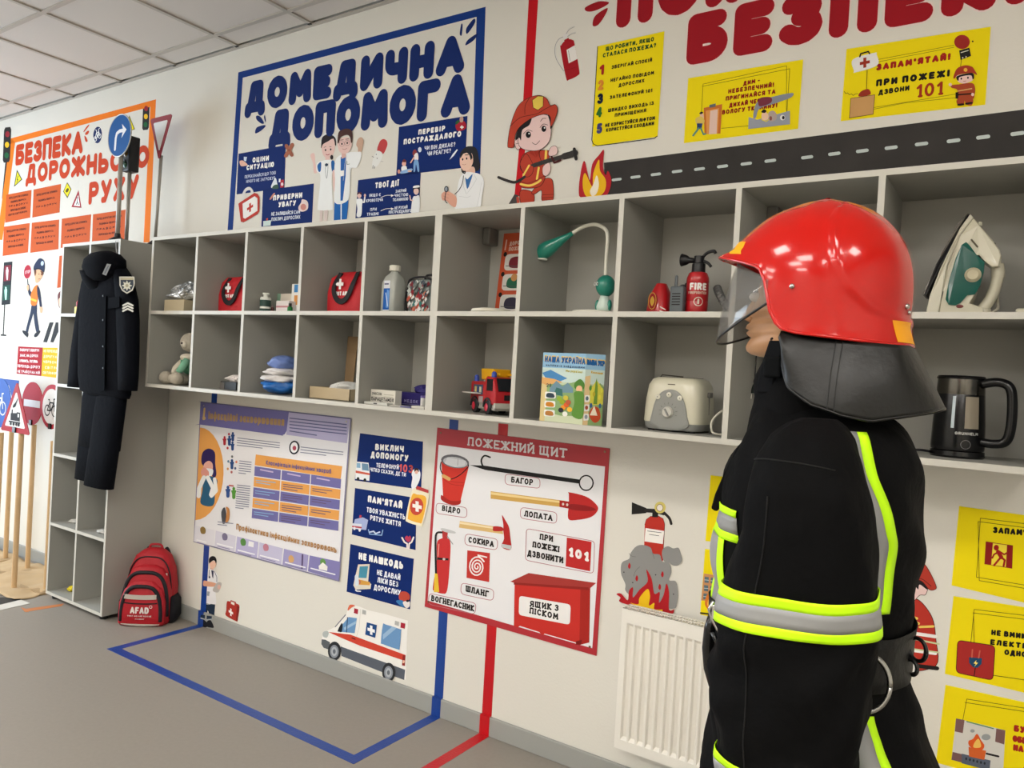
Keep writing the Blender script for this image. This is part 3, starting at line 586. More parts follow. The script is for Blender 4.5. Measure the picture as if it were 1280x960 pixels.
c.lines([('ТВОЇ ДІЇ', (268, 656), (472, 634))], 50, WHT, th=.28).lines([('ЯКЩО Є', (218, 730), (316, 722)), ('КРОВОТЕЧА', (192, 776), (336, 764)), ('ПРИ', (226, 852), (282, 846)), ('ТРАВМІ', (198, 892), (298, 886)), ('ЗАКРИЙ', (444, 694), (536, 686)), ('ЧИСТОЮ', (434, 730), (552, 722)), ('ТКАНИНОЮ', (420, 768), (552, 758)), ('НЕ РУХАЙ', (436, 838), (546, 828)), ('ПОСТРАЖДАЛОГО', (386, 874), (580, 860))], 27, '#dfe6f4', th=.22); c.done('lettering', t)
c = Canvas(base=.0019).crop(430, 140, 6.857)
for y in (722, 836): c.line([(318, y+12), (365, y-6), (420, y-6)], 4, WHT, smooth=True).poly([(405, y-16), (432, y-6), (406, y+8)], WHT)
c.ell(134, 716, 18, 24, SK2).blob([(116, 712), (120, 690), (150, 690), (152, 712), (134, 700)], '#5a3040').blob([(110, 752), (160, 750), (158, 800), (150, 890), (112, 895), (118, 830)], '#f0f2f4').line([(158, 772), (176, 775), (182, 730)], 12, '#eceff2').ell(183, 716, 9, 14, SK2)
c.ell(622, 680, 22, 30, SK2).blob([(596, 690), (598, 640), (640, 632), (652, 660), (650, 700), (640, 662), (606, 662)], HR).blob([(598, 652), (602, 636), (644, 630), (650, 645)], '#f0f0f0').blob([(592, 740), (622, 722), (650, 726), (646, 870), (582, 874)], '#eef0f2').line([(592, 760), (574, 755), (568, 718)], 10, SK2); c.done('illustration', t)
t = sticker('doctor_bust_sticker', 'sticker of a dark-haired doctor holding a stethoscope at the shelf joint', 'sticker', 585, 228)
c = Canvas(base=.0020).crop(540, 170, 9.6)
c.blob([(340, 240), (360, 180), (420, 130), (500, 128), (545, 170), (565, 270), (580, 360), (560, 415), (510, 425), (480, 400), (400, 430), (360, 430)], '#26252a')
c.blob([(400, 400), (500, 370), (520, 440), (480, 520), (420, 510)], '#e3b9a4').blob([(344, 240), (380, 215), (470, 200), (496, 270), (488, 340), (440, 410), (372, 414), (350, 370), (338, 330)], '#edc6b2').blob([(344, 270), (350, 220), (400, 165), (460, 180), (490, 260), (470, 290), (450, 230), (400, 190), (370, 230)], '#26252a')
c.ell(372, 282, 9, 14, '#1c1820').ell(420, 272, 9, 14, '#1c1820').line([(402, 230), (440, 228)], 9, '#26252a').line([(368, 342), (392, 348), (412, 338)], 4, '#b0605a', smooth=True).ell(486, 300, 12, 26, '#e8bca6')
c.blob([(330, 530), (400, 440), (500, 440), (590, 470), (628, 560), (600, 740), (560, 868), (290, 880), (300, 720)], '#eeeff0').blob([(404, 500), (430, 520), (490, 460), (470, 540), (428, 636)], '#3a6ca8').line([(500, 450), (540, 520), (480, 620), (428, 690)], 4, '#c8cacc').line([(398, 500), (380, 600), (420, 700)], 4, '#c8cacc').line([(330, 725), (430, 740), (470, 720)], 3, '#c4c6c8').line([(600, 560), (570, 740), (540, 860)], 3, '#c4c6c8')
c.blob([(120, 700), (170, 665), (230, 680), (300, 740), (290, 850), (240, 840), (180, 780), (130, 770)], '#e2a892').line([(150, 690), (210, 710)], 3, '#b87868').line([(140, 720), (205, 750)], 3, '#b87868').line([(135, 752), (200, 785)], 3, '#b87868')
c.line([(385, 480), (370, 570), (330, 650), (280, 700)], 8, '#23262c', smooth=True).line([(365, 400), (368, 430), (398, 452), (405, 425)], 12, '#23262c', smooth=True).ell(178, 640, 26, 38, '#3a3d44').ell(178, 640, 16, 26, '#9aa0aa').line([(172, 680), (162, 770), (190, 808)], 9, '#2b2e36', smooth=True); c.done('figure', t)
# ---- fire safety corner (red)
t = sticker('red_tape', 'wide red tape running down the wall behind the cartoon firefighter', 'tape', 652, 120)
frame(t, 'tape_strip', [[(661.5, -10), (673.5, -14), (665, 125), (654, 127)], [(652.5, 150), (660, 148), (651, 245), (643, 246)]], '#c50f1c')
t = sticker('title_lettering', 'dark red fire safety title of two lines cut off by the top of the photo', 'lettering', 1010, 30)
c = Canvas()
c.letters(t, 'ПОЖЕЖНА', (768, 37), (1275, -77), 60, '#9c1420', .33, .03, halo='#e9d6cf')
c.letters(t, 'БЕЗПЕКА', (856, 83), (1343, -8), 62, '#9c1420', .33, .06, halo='#e9d6cf')
c = Canvas()
c.blob([(732, 9), (748, 2), (761, 3), (756, 8), (742, 14), (733, 14)], '#9c1420').blob([(741, 32), (744, 20), (759, 10), (757, 18), (748, 31)], '#9c1420').done('accent_stroke', t)
t = sticker('extinguisher_sticker', 'tilted red fire extinguisher sticker left of the yellow list', 'sticker', 709, 68)
c = Canvas().crop(690, 30, 6)
c.line([(95, 95), (50, 120), (26, 180), (36, 260), (92, 352)], 9, '#d9d6d2', smooth=True).line([(95, 92), (48, 118), (22, 180), (32, 262), (88, 354)], 3, '#777', smooth=True)
c.blob([(88, 135), (118, 115), (155, 120), (170, 150), (205, 345), (196, 385), (130, 418), (106, 405), (64, 185), (70, 160)], '#a3141f').poly([(92, 120), (125, 104), (130, 124), (95, 138)], '#a3141f').poly([(110, 195), (172, 160), (192, 262), (126, 296)], '#e6e3de').line([(124, 200), (136, 275)], 3, '#555').line([(92, 350), (200, 320)], 2, '#701018')
c.blob([(84, 88), (110, 66), (124, 80), (110, 112), (90, 112)], '#dcdad6').line([(108, 70), (130, 35), (168, 18)], 5, '#cfcdc9', smooth=True).line([(108, 75), (132, 42), (170, 22)], 2, '#555', smooth=True).line([(118, 92), (150, 70), (180, 62)], 5, '#cfcdc9', smooth=True).line([(118, 96), (150, 76), (178, 68)], 2, '#555', smooth=True).done('face', t)
# yellow list
t = sheet('yellow_list_poster', 'tall yellow poster with five numbered rules', 'poster', ((747.2, 58), (830.5, 39.3), (822, 171), (740.5, 183)), YEL, .0015)
c = Canvas(base=.0017).crop(690, 30, 6)
c.line([(344, 170), (318, 620), (300, 870), (310, 900), (340, 914), (500, 895), (770, 858), (790, 842)], 6, '#1c1c14').done('border_line', t)
c = Canvas(base=.0018).crop(690, 30, 6)
c.lines([('ЩО РОБИТИ, ЯКЩО', (404, 204), (766, 130)), ('СТАЛАСЯ ПОЖЕЖА?', (382, 254), (782, 176))], 32, '#174a22', th=.26)
c.lines([('ЗБЕРІГАЙ СПОКІЙ', (448, 340), (752, 284)), ('НЕГАЙНО ПОВІДОМ', (440, 438), (766, 380)), ('ДОРОСЛИХ', (500, 476), (694, 438)), ('ЗАТЕЛЕФОНУЙ 101', (434, 566), (754, 512)), ('ШВИДКО ВИХОДЬ ІЗ', (422, 664), (764, 608)), ('ПРИМІЩЕННЯ', (472, 700), (708, 662)), ('НЕ КОРИСТУЙСЯ ЛІФТОМ', (400, 776), (774, 720)), ('КОРИСТУЙСЯ СХОДАМИ', (408, 812), (766, 760))], 27, '#1f1a10', th=.26)
for k, (x, y, n, col) in enumerate(((354, 388, '1', '#a8231c'), (346, 502, '2', '#d98a30'), (342, 604, '3', '#16223c'), (334, 706, '4', '#2c6e2a'), (336, 828, '5', '#3c3c74'))): c.text(n, (x, y), (x+40, y-6), 78, col, .28)
c.done('lettering', t)
# yellow card 1
t = sheet('yellow_text_card', 'yellow card about dangerous smoke with an elevator drawing above the road strip', 'card', ((860.5, 98), (1004, 74.5), (997.5, 161), (855, 179)), YEL, .0015, group='yellow fire safety cards')
c = Canvas(base=.0017).crop(840, 60, 7.11)
for P in ([(278, 322), (1020, 160), (1018, 660), (440, 716)], [(272, 342), (1048, 186), (1022, 580)]): c.line(P, 4, '#5c4c10')
c.line([(278, 322), (262, 600)], 4, '#5c4c10'); c.done('border_line', t)
c = Canvas(base=.0018).crop(840, 60, 7.11)
c.lines([('ДИМ -', (632, 338), (782, 308)), ('НЕБЕЗПЕЧНИЙ!', (500, 408), (906, 348)), ('ПРИГИНАЙСЯ ТА', (478, 472), (920, 408)), ('ДИХАЙ ЧЕРЕЗ', (508, 532), (850, 480)), ('ВОЛОГУ ТКАНИНУ!', (446, 594), (936, 530))], 40, '#8e1a10', th=.28); c.done('lettering', t)
c = Canvas(base=.0021).crop(840, 60, 7.11)
c.poly([(284, 534), (448, 500), (432, 762), (290, 768)], '#c9702c').poly([(302, 560), (420, 536), (408, 764), (310, 768)], '#e09a50').poly([(342, 560), (408, 548), (398, 764), (330, 768)], '#e3c3b4').poly([(334, 508), (392, 494), (388, 524), (334, 534)], '#6a6c70')
c.blob([(250, 600), (262, 574), (282, 590), (284, 640), (262, 640)], '#e0b89c').blob([(244, 584), (262, 568), (280, 576), (262, 590)], '#26222a').blob([(212, 630), (262, 610), (292, 650), (270, 690), (222, 680)], '#dcc060').poly([(224, 672), (272, 672), (266, 720), (224, 722)], '#30406e').line([(240, 715), (190, 780)], 16, '#5a8a80').line([(258, 715), (282, 770), (300, 765)], 14, '#5a8a80')
c.blob([(724, 620), (740, 520), (780, 470), (880, 440), (1068, 402), (1062, 440), (960, 480), (900, 500), (780, 540), (748, 620)], '#8a8e98').blob([(780, 450), (880, 440), (880, 490), (780, 520)], '#7a3444').poly([(684, 616), (760, 640), (1050, 560), (1050, 680), (680, 722)], '#989ca6')
c.blob([(860, 580), (900, 560), (930, 590), (926, 640), (870, 650)], '#b4a29a').blob([(800, 590), (830, 570), (860, 600), (850, 640), (806, 640)], '#ecc6a8').blob([(796, 572), (818, 548), (842, 562), (826, 580)], '#201c20').line([(800, 640), (840, 655), (860, 640)], 8, '#e8d040').ell(880, 628, 12, 20, '#8a5448').ell(985, 622, 22, 24, '#e8e6e2').ell(992, 622, 12, 16, '#1e1e22'); c.done('illustration', t)
# yellow card 2
t = sheet('yellow_text_card', 'yellow card reading ЗАПАМ’ЯТАЙ ПРИ ПОЖЕЖІ ДЗВОНИ 101 beside a small firefighter drawing', 'card', ((1058.3, 61.5), (1238.5, 33.5), (1231.5, 131), (1051, 151.5)), YEL, .0015, group='yellow fire safety cards')
c = Canvas(base=.0017).crop(1050, 30, 6.737)
c.line([(314, 302), (960, 180)], 3.5, '#6a5c10').line([(314, 322), (960, 198)], 3.5, '#6a5c10').line([(280, 720), (560, 664), (985, 622)], 3.5, '#6a5c10').line([(280, 706), (560, 660), (985, 590)], 3.5, '#6a5c10').line([(230, 388), (224, 560)], 5, '#4a2410').line([(1024, 290), (1016, 360)], 4, '#4a2410').line([(36, 570), (50, 588), (66, 582), (80, 598), (98, 590), (112, 604), (130, 592), (150, 588)], 4, '#3a3020').done('border_line', t)
c = Canvas(base=.0018).crop(1050, 30, 6.737)
c.text("ЗАПАМ'ЯТАЙ!", (304, 396), (930, 304), 56, '#a3201a', .34).text('ПРИ ПОЖЕЖІ', (302, 530), (924, 444), 58, '#1b1710', .32).text('ДЗВОНИ', (322, 602), (584, 562), 44, '#1b1710', .28).text('101', (640, 624), (862, 598), 112, '#a3321a', .18, serif=True); c.done('lettering', t)
c = Canvas(base=.0021).crop(1050, 30, 6.737)
c.blob([(110, 300), (290, 245), (310, 260), (314, 350), (130, 410), (118, 395)], '#e8e6e4').line([(168, 278), (176, 252), (240, 234), (250, 252)], 12, '#1c1c1c').cross(210, 328, 42, '#9c3020', 1, .3, -.2)
c.poly([(92, 628), (294, 598), (280, 762), (80, 794)], '#c99a62').line([(92, 628), (294, 598), (280, 762), (80, 794)], 4, '#3a2810', closed=True).blob([(160, 612), (178, 570), (240, 550), (256, 596)], '#9c3424')
c.ell(1028, 154, 66, 60, '#9e2b24').poly([(1004, 226), (1090, 202), (1104, 272), (1016, 306)], '#22201e').line([(1020, 244), (1080, 226)], 7, '#d8d0c0').ell(1034, 288, 6, 7, '#d8d0c0').ell(1062, 280, 6, 7, '#d8d0c0').ell(1118, 150, 7, 8, '#222')
c.blob([(980, 450), (1000, 432), (1110, 418), (1126, 440), (1116, 478), (1050, 504), (1000, 492)], '#efc9c0').blob([(990, 440), (1110, 415), (1130, 450), (1118, 470), (1100, 435), (1010, 450), (1000, 480), (985, 470)], '#241c20').blob([(956, 450), (985, 380), (1050, 352), (1110, 362), (1136, 395), (1154, 432), (1110, 415), (1000, 430), (966, 462)], '#a83c24').ell(1058, 390, 16, 16, '#e8b040')
c.ell(1022, 464, 7, 9, '#222').ell(1078, 456, 7, 9, '#222').line([(1040, 486), (1062, 483)], 4, '#a04030').blob([(1000, 512), (1110, 500), (1138, 540), (1134, 600), (1110, 640), (990, 640), (990, 560), (940, 540), (935, 520)], '#a8482a').line([(996, 568), (1110, 548)], 9, '#dcb070').line([(994, 600), (1114, 590)], 12, '#2a1c14').blob([(990, 640), (1114, 634), (1110, 688), (1064, 680), (1050, 650), (1040, 684), (996, 690)], '#a8482a').line([(996, 684), (1040, 680)], 16, '#241a16').line([(1062, 676), (1110, 668)], 16, '#241a16').ell(930, 515, 14, 14, '#efc9c0').ell(1118, 598, 13, 14, '#efc9c0').poly([(974, 580), (998, 578), (996, 630), (974, 632)], '#241a16'); c.done('illustration', t)
# road strip
ro = (wp(755, 203.5), wp(1290, 134.5), wp(1290, 193), wp(757, 247))
t = thing('road_strip_sticker', 'long dark grey road strip sticker with dashes above the right shelves', 'sticker', (3.2, 0, 2.25))
xa, xb_, zt_, zb_ = wp(757, 215).x, 4.35, wp(1000, 172).z, wp(1000, 224).z
print('road', [tuple(round(v, 3) for v in p) for p in ro])
b = MB().mat(mat('#332f2d', .5, noise=.35, nscale=7, spec=.25)).prism([ro[3], ro[0], Vector((xb_, 0, ro[1].z)), Vector((xb_, 0, ro[2].z))], (0, -.0008, 0)); b.build('sheet', t, fixn=False)
for x, y in ((771, 224.5), (794.5, 221.3), (820, 218), (846.5, 214.3), (874.5, 211.3), (903.3, 208), (933, 204.7), (963, 201), (1009, 196.7), (1043, 192.3), (1078, 188.7), (1114, 184.7), (1152, 180), (1192, 176), (1229, 171.5), (1272, 167)):
    c = Canvas(base=.001); k = 4.6+(x-771)*.0052*.8; c.line([(x-k, y+k*.13), (x+k, y-k*.13)], 3.3+(x-771)*.003, '#c3ccca'); c.done('dash', t)
t = sticker('flame_sticker', 'red and yellow flame sticker at the left end of the road strip', 'sticker', 745, 220)
c = Canvas(base=.0025).crop(600, 0, 3.5556)
c.blob([(456, 880), (440, 850), (450, 760), (465, 715), (480, 770), (490, 800), (500, 730), (530, 690), (552, 668), (548, 740), (560, 780), (570, 760), (585, 800), (575, 850), (545, 880)], '#b3222c', 4).blob([(462, 850), (458, 800), (470, 770), (500, 830), (505, 770), (530, 710), (535, 760), (560, 800), (555, 850), (520, 880), (480, 878)], '#eeb91e', 4).blob([(490, 850), (505, 820), (520, 780), (530, 820), (520, 860), (500, 872)], '#f4ead4', 4).done('face', t)
# cartoon firefighter
t = sticker('firefighter_sticker', 'sticker of a kneeling cartoon child firefighter holding a black hose', 'sticker', 668, 190)
c = Canvas(base=.0015).crop(620, 110, 6.4)
RD, OL, FC = '#b8402c', '#3a1612', '#e9c8c4'
c.poly([(96, 940), (150, 850), (180, 860), (170, 935)], '#4a4442').line([(175, 880), (180, 920)], 22, '#c0503c')
def ob(P, col, w=4): c.blob(P, col); c.line(P, w, OL, smooth=True, closed=True)
ob([(200, 820), (300, 840), (296, 935), (205, 935)], RD); ob([(290, 830), (370, 740), (430, 722), (458, 760), (455, 905), (372, 905), (366, 820), (310, 850)], RD)
c.line([(374, 856), (456, 852)], 3, OL).line([(374, 880), (456, 874)], 3, OL).blob([(368, 905), (440, 896), (480, 906), (470, 914), (370, 914)], '#3c3434')
ob([(240, 520), (310, 500), (400, 500), (420, 520), (390, 600), (400, 700), (350, 790), (220, 800), (196, 760), (230, 700), (196, 640), (205, 560)], RD)
ob([(196, 620), (215, 560), (250, 530), (300, 620), (290, 690), (240, 710)], RD); c.line([(222, 700), (268, 620)], 14, '#f2cf60').line([(330, 730), (345, 640)], 16, '#f2cf60').line([(200, 770), (270, 782), (330, 760), (360, 738)], 17, '#f2cf60', smooth=True).line([(200, 750), (270, 762), (400, 700)], 3, OL, smooth=True)
ob([(350, 510), (400, 500), (430, 510), (424, 570), (370, 590)], RD); c.line([(404, 505), (400, 570)], 18, '#f2cf60'); ob([(380, 630), (430, 600), (440, 660), (410, 705), (378, 690)], FC, 3)
c.line([(24, 716), (80, 738), (150, 756), (200, 735), (232, 712)], 22, '#35302f', smooth=True).line([(310, 620), (400, 590), (540, 550)], 34, '#3a3634').line([(550, 548), (600, 535), (636, 520)], 52, '#3a3634').line([(630, 490), (644, 570)], 26, '#2c2928').line([(440, 530), (470, 600), (520, 580)], 16, '#4a1c1c').ell(300, 618, 16, 10, '#3a3634')
ob([(424, 520), (440, 480), (475, 464), (496, 490), (490, 530), (460, 545), (430, 545)], FC, 3)
ob([(155, 460), (150, 420), (175, 395), (200, 410), (200, 480), (175, 495)], FC, 4)
ob([(180, 420), (220, 300), (330, 220), (430, 230), (446, 340), (430, 430), (370, 490), (300, 505), (210, 485)], FC)
c.blob([(160, 420), (190, 310), (260, 255), (290, 245), (270, 300), (215, 340), (205, 420), (190, 400)], '#1e1a1c').blob([(420, 215), (452, 250), (455, 310), (440, 330), (434, 270)], '#1e1a1c')
ob([(118, 480), (98, 460), (122, 300), (180, 150), (260, 85), (350, 62), (410, 88), (438, 140), (480, 136), (498, 180), (470, 270), (440, 310), (440, 240), (400, 212), (300, 240), (200, 310), (160, 380), (150, 460), (140, 480)], RD)
c.line([(118, 310), (200, 240), (330, 210), (400, 170), (470, 136)], 4, OL, smooth=True).line([(236, 215), (240, 140), (275, 80)], 4, OL, smooth=True); c.poly([(296, 100), (340, 68), (384, 70), (382, 150), (340, 180), (302, 160)], '#e3c552').line([(296, 100), (340, 68), (384, 70), (382, 150), (340, 180), (302, 160)], 4, OL, closed=True)
c.ell(264, 376, 21, 26, '#141012').ell(388, 330, 19, 24, '#141012').ell(270, 368, 5, 6, '#fff').ell(394, 322, 5, 6, '#fff').line([(225, 370), (260, 340), (295, 350)], 4, OL, smooth=True).line([(358, 320), (385, 292), (420, 300)], 4, OL, smooth=True).line([(362, 270), (380, 248), (406, 246)], 4, OL, smooth=True).line([(295, 440), (325, 455), (356, 425)], 4, OL, smooth=True).line([(165, 450), (190, 445)], 3, OL)
c.poly([(270, 520), (300, 505), (326, 560)], '#a83424').poly([(310, 510), (352, 500), (328, 556)], '#a83424').done('figure', t)
# ---- purple board
t = sheet('purple_information_board', 'purple and orange information board about infections under the left shelves', 'poster', ((251.5, 502.5), (439, 522.8), (424, 726.5), (243, 676)), '#e9e7ea', .004)
PU, ORG, PL = '#7470a8', '#e9a558', '#b9b3d4'
c = Canvas(base=.0045).crop(230, 480, 3)
c.line([(66, 68), (628, 130)], 5, '#6e6a8c').line([(628, 130), (583, 738), (40, 590)], 5, '#85809a'); c.line([(40, 590), (66, 68)], 3, '#85809a')
c.blob([(66, 68), (68, 70), (300, 94), (395, 104), (396, 108), (388, 175), (372, 192), (350, 190), (62, 152), (60, 150)], PU, 2).poly([(396, 106), (624, 132), (614, 222), (386, 190)], PL).done('header', t)
c = Canvas(base=.0050).crop(230, 480, 3)
c.line([(80, 92), (76, 132)], 7, '#d8b87c').ell(78, 128, 6, 7, '#d8b87c').text('Інфекційні захворювання', (94, 132), (378, 158), 31, '#b08f62', .26)
for k in range(5): c.line([(400, 128+k*12), (612 if k < 4 else 500, 152+k*12-(8 if k == 4 else 0))], 4, '#6a6a94')
def para(c, x0, y0, x1, n, dy, col='#85869a', w=3, sl=.12):
    for k in range(n): xe = x1 if k < n-1 else x0+(x1-x0)*.6; c.line([(x0-k*.6, y0+k*dy), (xe-k*.6, y0+k*dy+(xe-x0)*sl)], w, col)
para(c, 204, 202, 362, 4, 9); para(c, 442, 236, 600, 3, 10); para(c, 212, 288, 256, 6, 9); para(c, 204, 378, 252, 11, 8.5); para(c, 132, 516, 188, 2, 10)
c.text('Класифікація інфекційних хвороб', (312, 302), (556, 336), 17, '#5f5f9e', .16)
c.done('lettering', t)
c = Canvas(base=.0046).crop(230, 480, 3)
c.poly([(272, 264), (596, 308), (590, 356), (268, 304)], ORG)
TXX = [(266, 366, 470, 592), (262, 362, 466, 588)]
def cell(i, j):   # column, row -> quad
    xs0 = [268, 370, 480]; xs1 = [366, 476, 592]; r0 = 308+j*39.5; q = lambda x, r: (x-j*2.2, r+(x-268)*.148)
    return [q(xs0[i], r0), q(xs1[i], r0), (q(xs1[i], r0+36)[0]-2, q(xs1[i], r0+36)[1]), (q(xs0[i], r0+36)[0]-2, q(xs0[i], r0+36)[1])]
for j in range(5):
    for i in range(3): c.poly(cell(i, j), PU if j % 2 == 0 else ORG)
c.done('table', t)
c = Canvas(base=.0052).crop(230, 480, 3)
for j in range(5):
    for i in range(3):
        Q = cell(i, j); n = 1 if j == 0 else 2 if i != 1 else 3
        for k in range(n):
            x0, y0 = Q[0]; c.line([(x0+8+(14 if j == 0 else 0), y0+13+k*8), (x0+(60 if k == n-1 else 80)+(8 if j == 0 else 0), y0+13+k*8+9)], 5 if j == 0 else 3, '#c9b8d8' if j == 0 else '#8fb6dc' if i == 0 else '#6b5876')
c.text('Профілактика інфекційних захворювань', (200, 545), (576, 633), 23, '#b98a58', .2); c.done('table_text', t)
c = Canvas(base=.0046).crop(230, 480, 3)
P = [(62, 165)]+[(62+100*math.sin(a), 338-172*math.cos(a)) for a in [PI*k/16 for k in range(17)]]
P = [(62+98*math.sin(PI*k/16)+ -18*k/16, 163+(510-163)*(1-math.cos(PI*k/16))/2) for k in range(17)]
c.poly(P, ORG)
c.blob([(70, 300), (72, 258), (95, 242), (118, 256), (120, 300), (124, 340), (112, 352), (100, 320)], '#33265a').blob([(78, 300), (96, 288), (110, 300), (108, 330), (90, 340), (76, 325)], '#e9b0a0').blob([(78, 322), (92, 316), (112, 322), (106, 344), (84, 342)], '#f0f0f2').blob([(66, 330), (78, 312), (96, 330), (92, 350), (76, 352)], '#e09a8c')
c.blob([(76, 356), (100, 345), (128, 360), (120, 400), (112, 455), (66, 448), (72, 400)], '#2f5f80').line([(78, 350), (60, 390), (58, 420)], 16, '#f0f0f0').line([(92, 350), (112, 390), (104, 415)], 15, '#f0f0f0').line([(118, 356), (124, 400), (106, 420)], 13, '#f0f0f0'); c.done('masked_woman_picture', t)
c = Canvas(base=.0047).crop(230, 480, 3)
for x, y, q, s_ in ((155, 212, '#b0303c', 1), (173, 212, '#2c4a80', 1.1), (186, 197, '#2c4a80', 1), (185, 232, '#2c4a80', 1), (183, 300, '#2c4a80', 1.1), (168, 403, '#33508c', 1.3), (190, 408, '#5a9a40', 1.3)):
    c.ell(x, y-12*s_, 4*s_, 5*s_, q).blob([(x-7*s_, y-7*s_), (x+7*s_, y-7*s_), (x+5*s_, y+2), (x+4*s_, y+16*s_), (x-4*s_, y+16*s_), (x-5*s_, y+2)], q, 3)
for x, y, q in ((172, 188, '#b03a50'), (167, 240, '#c04444'), (184, 272, '#777'), (170, 290, '#6a88a0'), (200, 292, '#d88a70'), (182, 330, '#c07070'), (196, 316, '#5a688c'), (168, 318, '#d89a60')): c.ell(x, y, 4, 5, q)
c.line([(174, 380), (188, 382)], 5, '#c04444').ell(417, 238, 19, 26, '#22242e', rot=5).ell(417, 238, 14, 20, '#f0eef0', rot=5).ell(418, 240, 7, 9, '#b04a5c')
c.blob([(148, 520), (144, 480), (156, 462), (162, 490), (158, 520)], '#4a4a50').blob([(160, 520), (164, 480), (162, 460), (174, 470), (174, 505)], '#c0824c'); c.done('small_pictures', t)
c = Canvas(base=.0048).crop(230, 480, 3)
for x, y, ln in ((56, 582, 38), (134, 592, 58), (206, 616, 66), (290, 640, 72), (382, 668, 80), (480, 690, 90)):
    pass
for P, q in (([(44, 530), (118, 548), (114, 608), (40, 590)], '#e2dfe6'), ([(122, 549), (198, 570), (192, 630), (117, 609)], '#d6d2df'), ([(202, 571), (282, 592), (276, 652), (196, 631)], PL), ([(286, 593), (374, 616), (368, 676), (280, 653)], '#c6c1da'), ([(378, 617), (470, 641), (464, 701), (372, 677)], '#a39cc6'), ([(474, 642), (588, 666), (583, 736), (468, 702)], '#8680b4')): c.poly(P, q)
for (x, y), q in zip(((74, 548), (156, 572), (225, 592), (310, 612), (405, 655), (524, 668)), ('#8a7040', '#78708c', '#5a8a48', '#c08090', '#d8a870', '#6a9a50')): c.blob([(x-10, y-6), (x, y-14), (x+10, y-4), (x+8, y+12), (x-6, y+12)], q)
c.poly([(508, 682), (524, 668), (542, 684), (540, 700), (510, 694)], '#f0ece4').poly([(246, 588), (266, 593), (264, 612), (244, 607)], '#f2f0f2').line([(448, 640), (446, 690)], 6, '#5a4a70')
for x, y, ln in ((52, 584, 34), (128, 598, 58), (206, 622, 62), (290, 642, 70), (384, 668, 74), (480, 690, 90)): c.line([(x, y), (x+ln, y+ln*.26)], 4.5, '#f2f0f4').line([(x+2, y+9), (x+ln*.8, y+9+ln*.2)], 3, '#8a84a8')
c.done('bottom_strip', t)
for u, v in ((256, 507), (434, 527)):
    p = wp(u, v); part(t, 'screw', mat('#c8c0a8', .3, 1), lambda b: b.lathe([(.005, -.006), (.004, -.0075)], (p.x, 0, p.z), axis='y', n=10))
# ---- navy cards below the shelf
t = bluecard('upper navy card reading ВИКЛИЧ ДОПОМОГУ beside the ambulance drawing', ((450.3, 541.5), (528.8, 552), (526.5, 612), (443.7, 600.5)))
c = Canvas(base=.0017).crop(430, 530, 4)
c.text('ВИКЛИЧ', (156, 130), (300, 142), 32, WHT, .3).text('ДОПОМОГУ', (134, 168), (322, 188), 32, WHT, .3).text('ТЕЛЕФОНУЙ', (162, 216), (275, 228), 22, '#e8ecf6', .2).text('ЧІТКО СКАЖИ, ДЕ ТИ', (132, 236), (310, 264), 20, '#e8ecf6', .2).text('103', (276, 238), (346, 246), 40, '#d9605a', .22); c.done('lettering', t)
c = Canvas(base=.0019).crop(430, 530, 4)
c.poly([(66, 188), (124, 194), (130, 250), (128, 284), (58, 274), (60, 230)], '#eceef0').poly([(90, 196), (122, 200), (126, 235), (92, 230)], '#6f90ac').poly([(60, 232), (130, 246), (130, 256), (60, 244)], '#d0604c').ell(72, 274, 7, 9, '#222').ell(106, 280, 7, 9, '#222').poly([(66, 194), (84, 196), (84, 220), (64, 218)], '#8ab0cc')
c.blob([(340, 250), (350, 228), (374, 226), (384, 250), (376, 290), (350, 330), (338, 310), (344, 270)], '#eceef2').ell(364, 238, 9, 12, SK).blob([(354, 238), (356, 222), (372, 222), (376, 240), (366, 230)], '#33232a'); c.done('illustration', t)
t = bluecard('middle navy card reading ПАМ’ЯТАЙ with an ambulance and open hands', ((444, 610), (520.5, 622.5), (519.5, 687.5), (440, 668)))
c = Canvas(base=.0017).crop(430, 530, 4)
c.text("ПАМ'ЯТАЙ", (120, 390), (292, 424), 34, WHT, .32).text('ТВОЯ УВАЖНІСТЬ', (114, 440), (306, 478), 26, '#eef1f8', .22).text('РЯТУЄ ЖИТТЯ', (132, 480), (284, 514), 26, '#eef1f8', .22); c.done('lettering', t)
c = Canvas(base=.0019).crop(430, 530, 4)
c.poly([(56, 476), (96, 466), (122, 480), (112, 530), (44, 522)], '#a8b4dc').poly([(44, 496), (90, 500), (88, 528), (42, 522)], '#d8dce8').poly([(42, 508), (90, 514), (90, 522), (42, 516)], '#c04450').ell(54, 522, 6, 8, '#e8e8ee').ell(80, 530, 6, 8, '#e8e8ee').poly([(80, 455), (90, 456), (88, 470), (78, 468)], '#c04450').line([(124, 528), (130, 550), (190, 556), (196, 530)], 5, '#8fb0dc').line([(132, 540), (150, 536), (160, 548), (180, 540)], 7, '#c8d4ec')
c.line([(292, 568), (304, 590), (318, 598), (318, 622)], 8, '#f0e4e0').line([(350, 566), (340, 590), (328, 598), (326, 624)], 8, '#f0e4e0').blob([(306, 572), (316, 558), (324, 564), (332, 558), (338, 574), (324, 590)], '#b83a58'); c.done('illustration', t)
t = bluecard('lower navy card reading НЕ НАШКОДЬ with a medicine case drawing', ((438.3, 680), (517.3, 698.5), (512.5, 761.5), (433.5, 739.5)))
c = Canvas(base=.0017).crop(430, 530, 4)
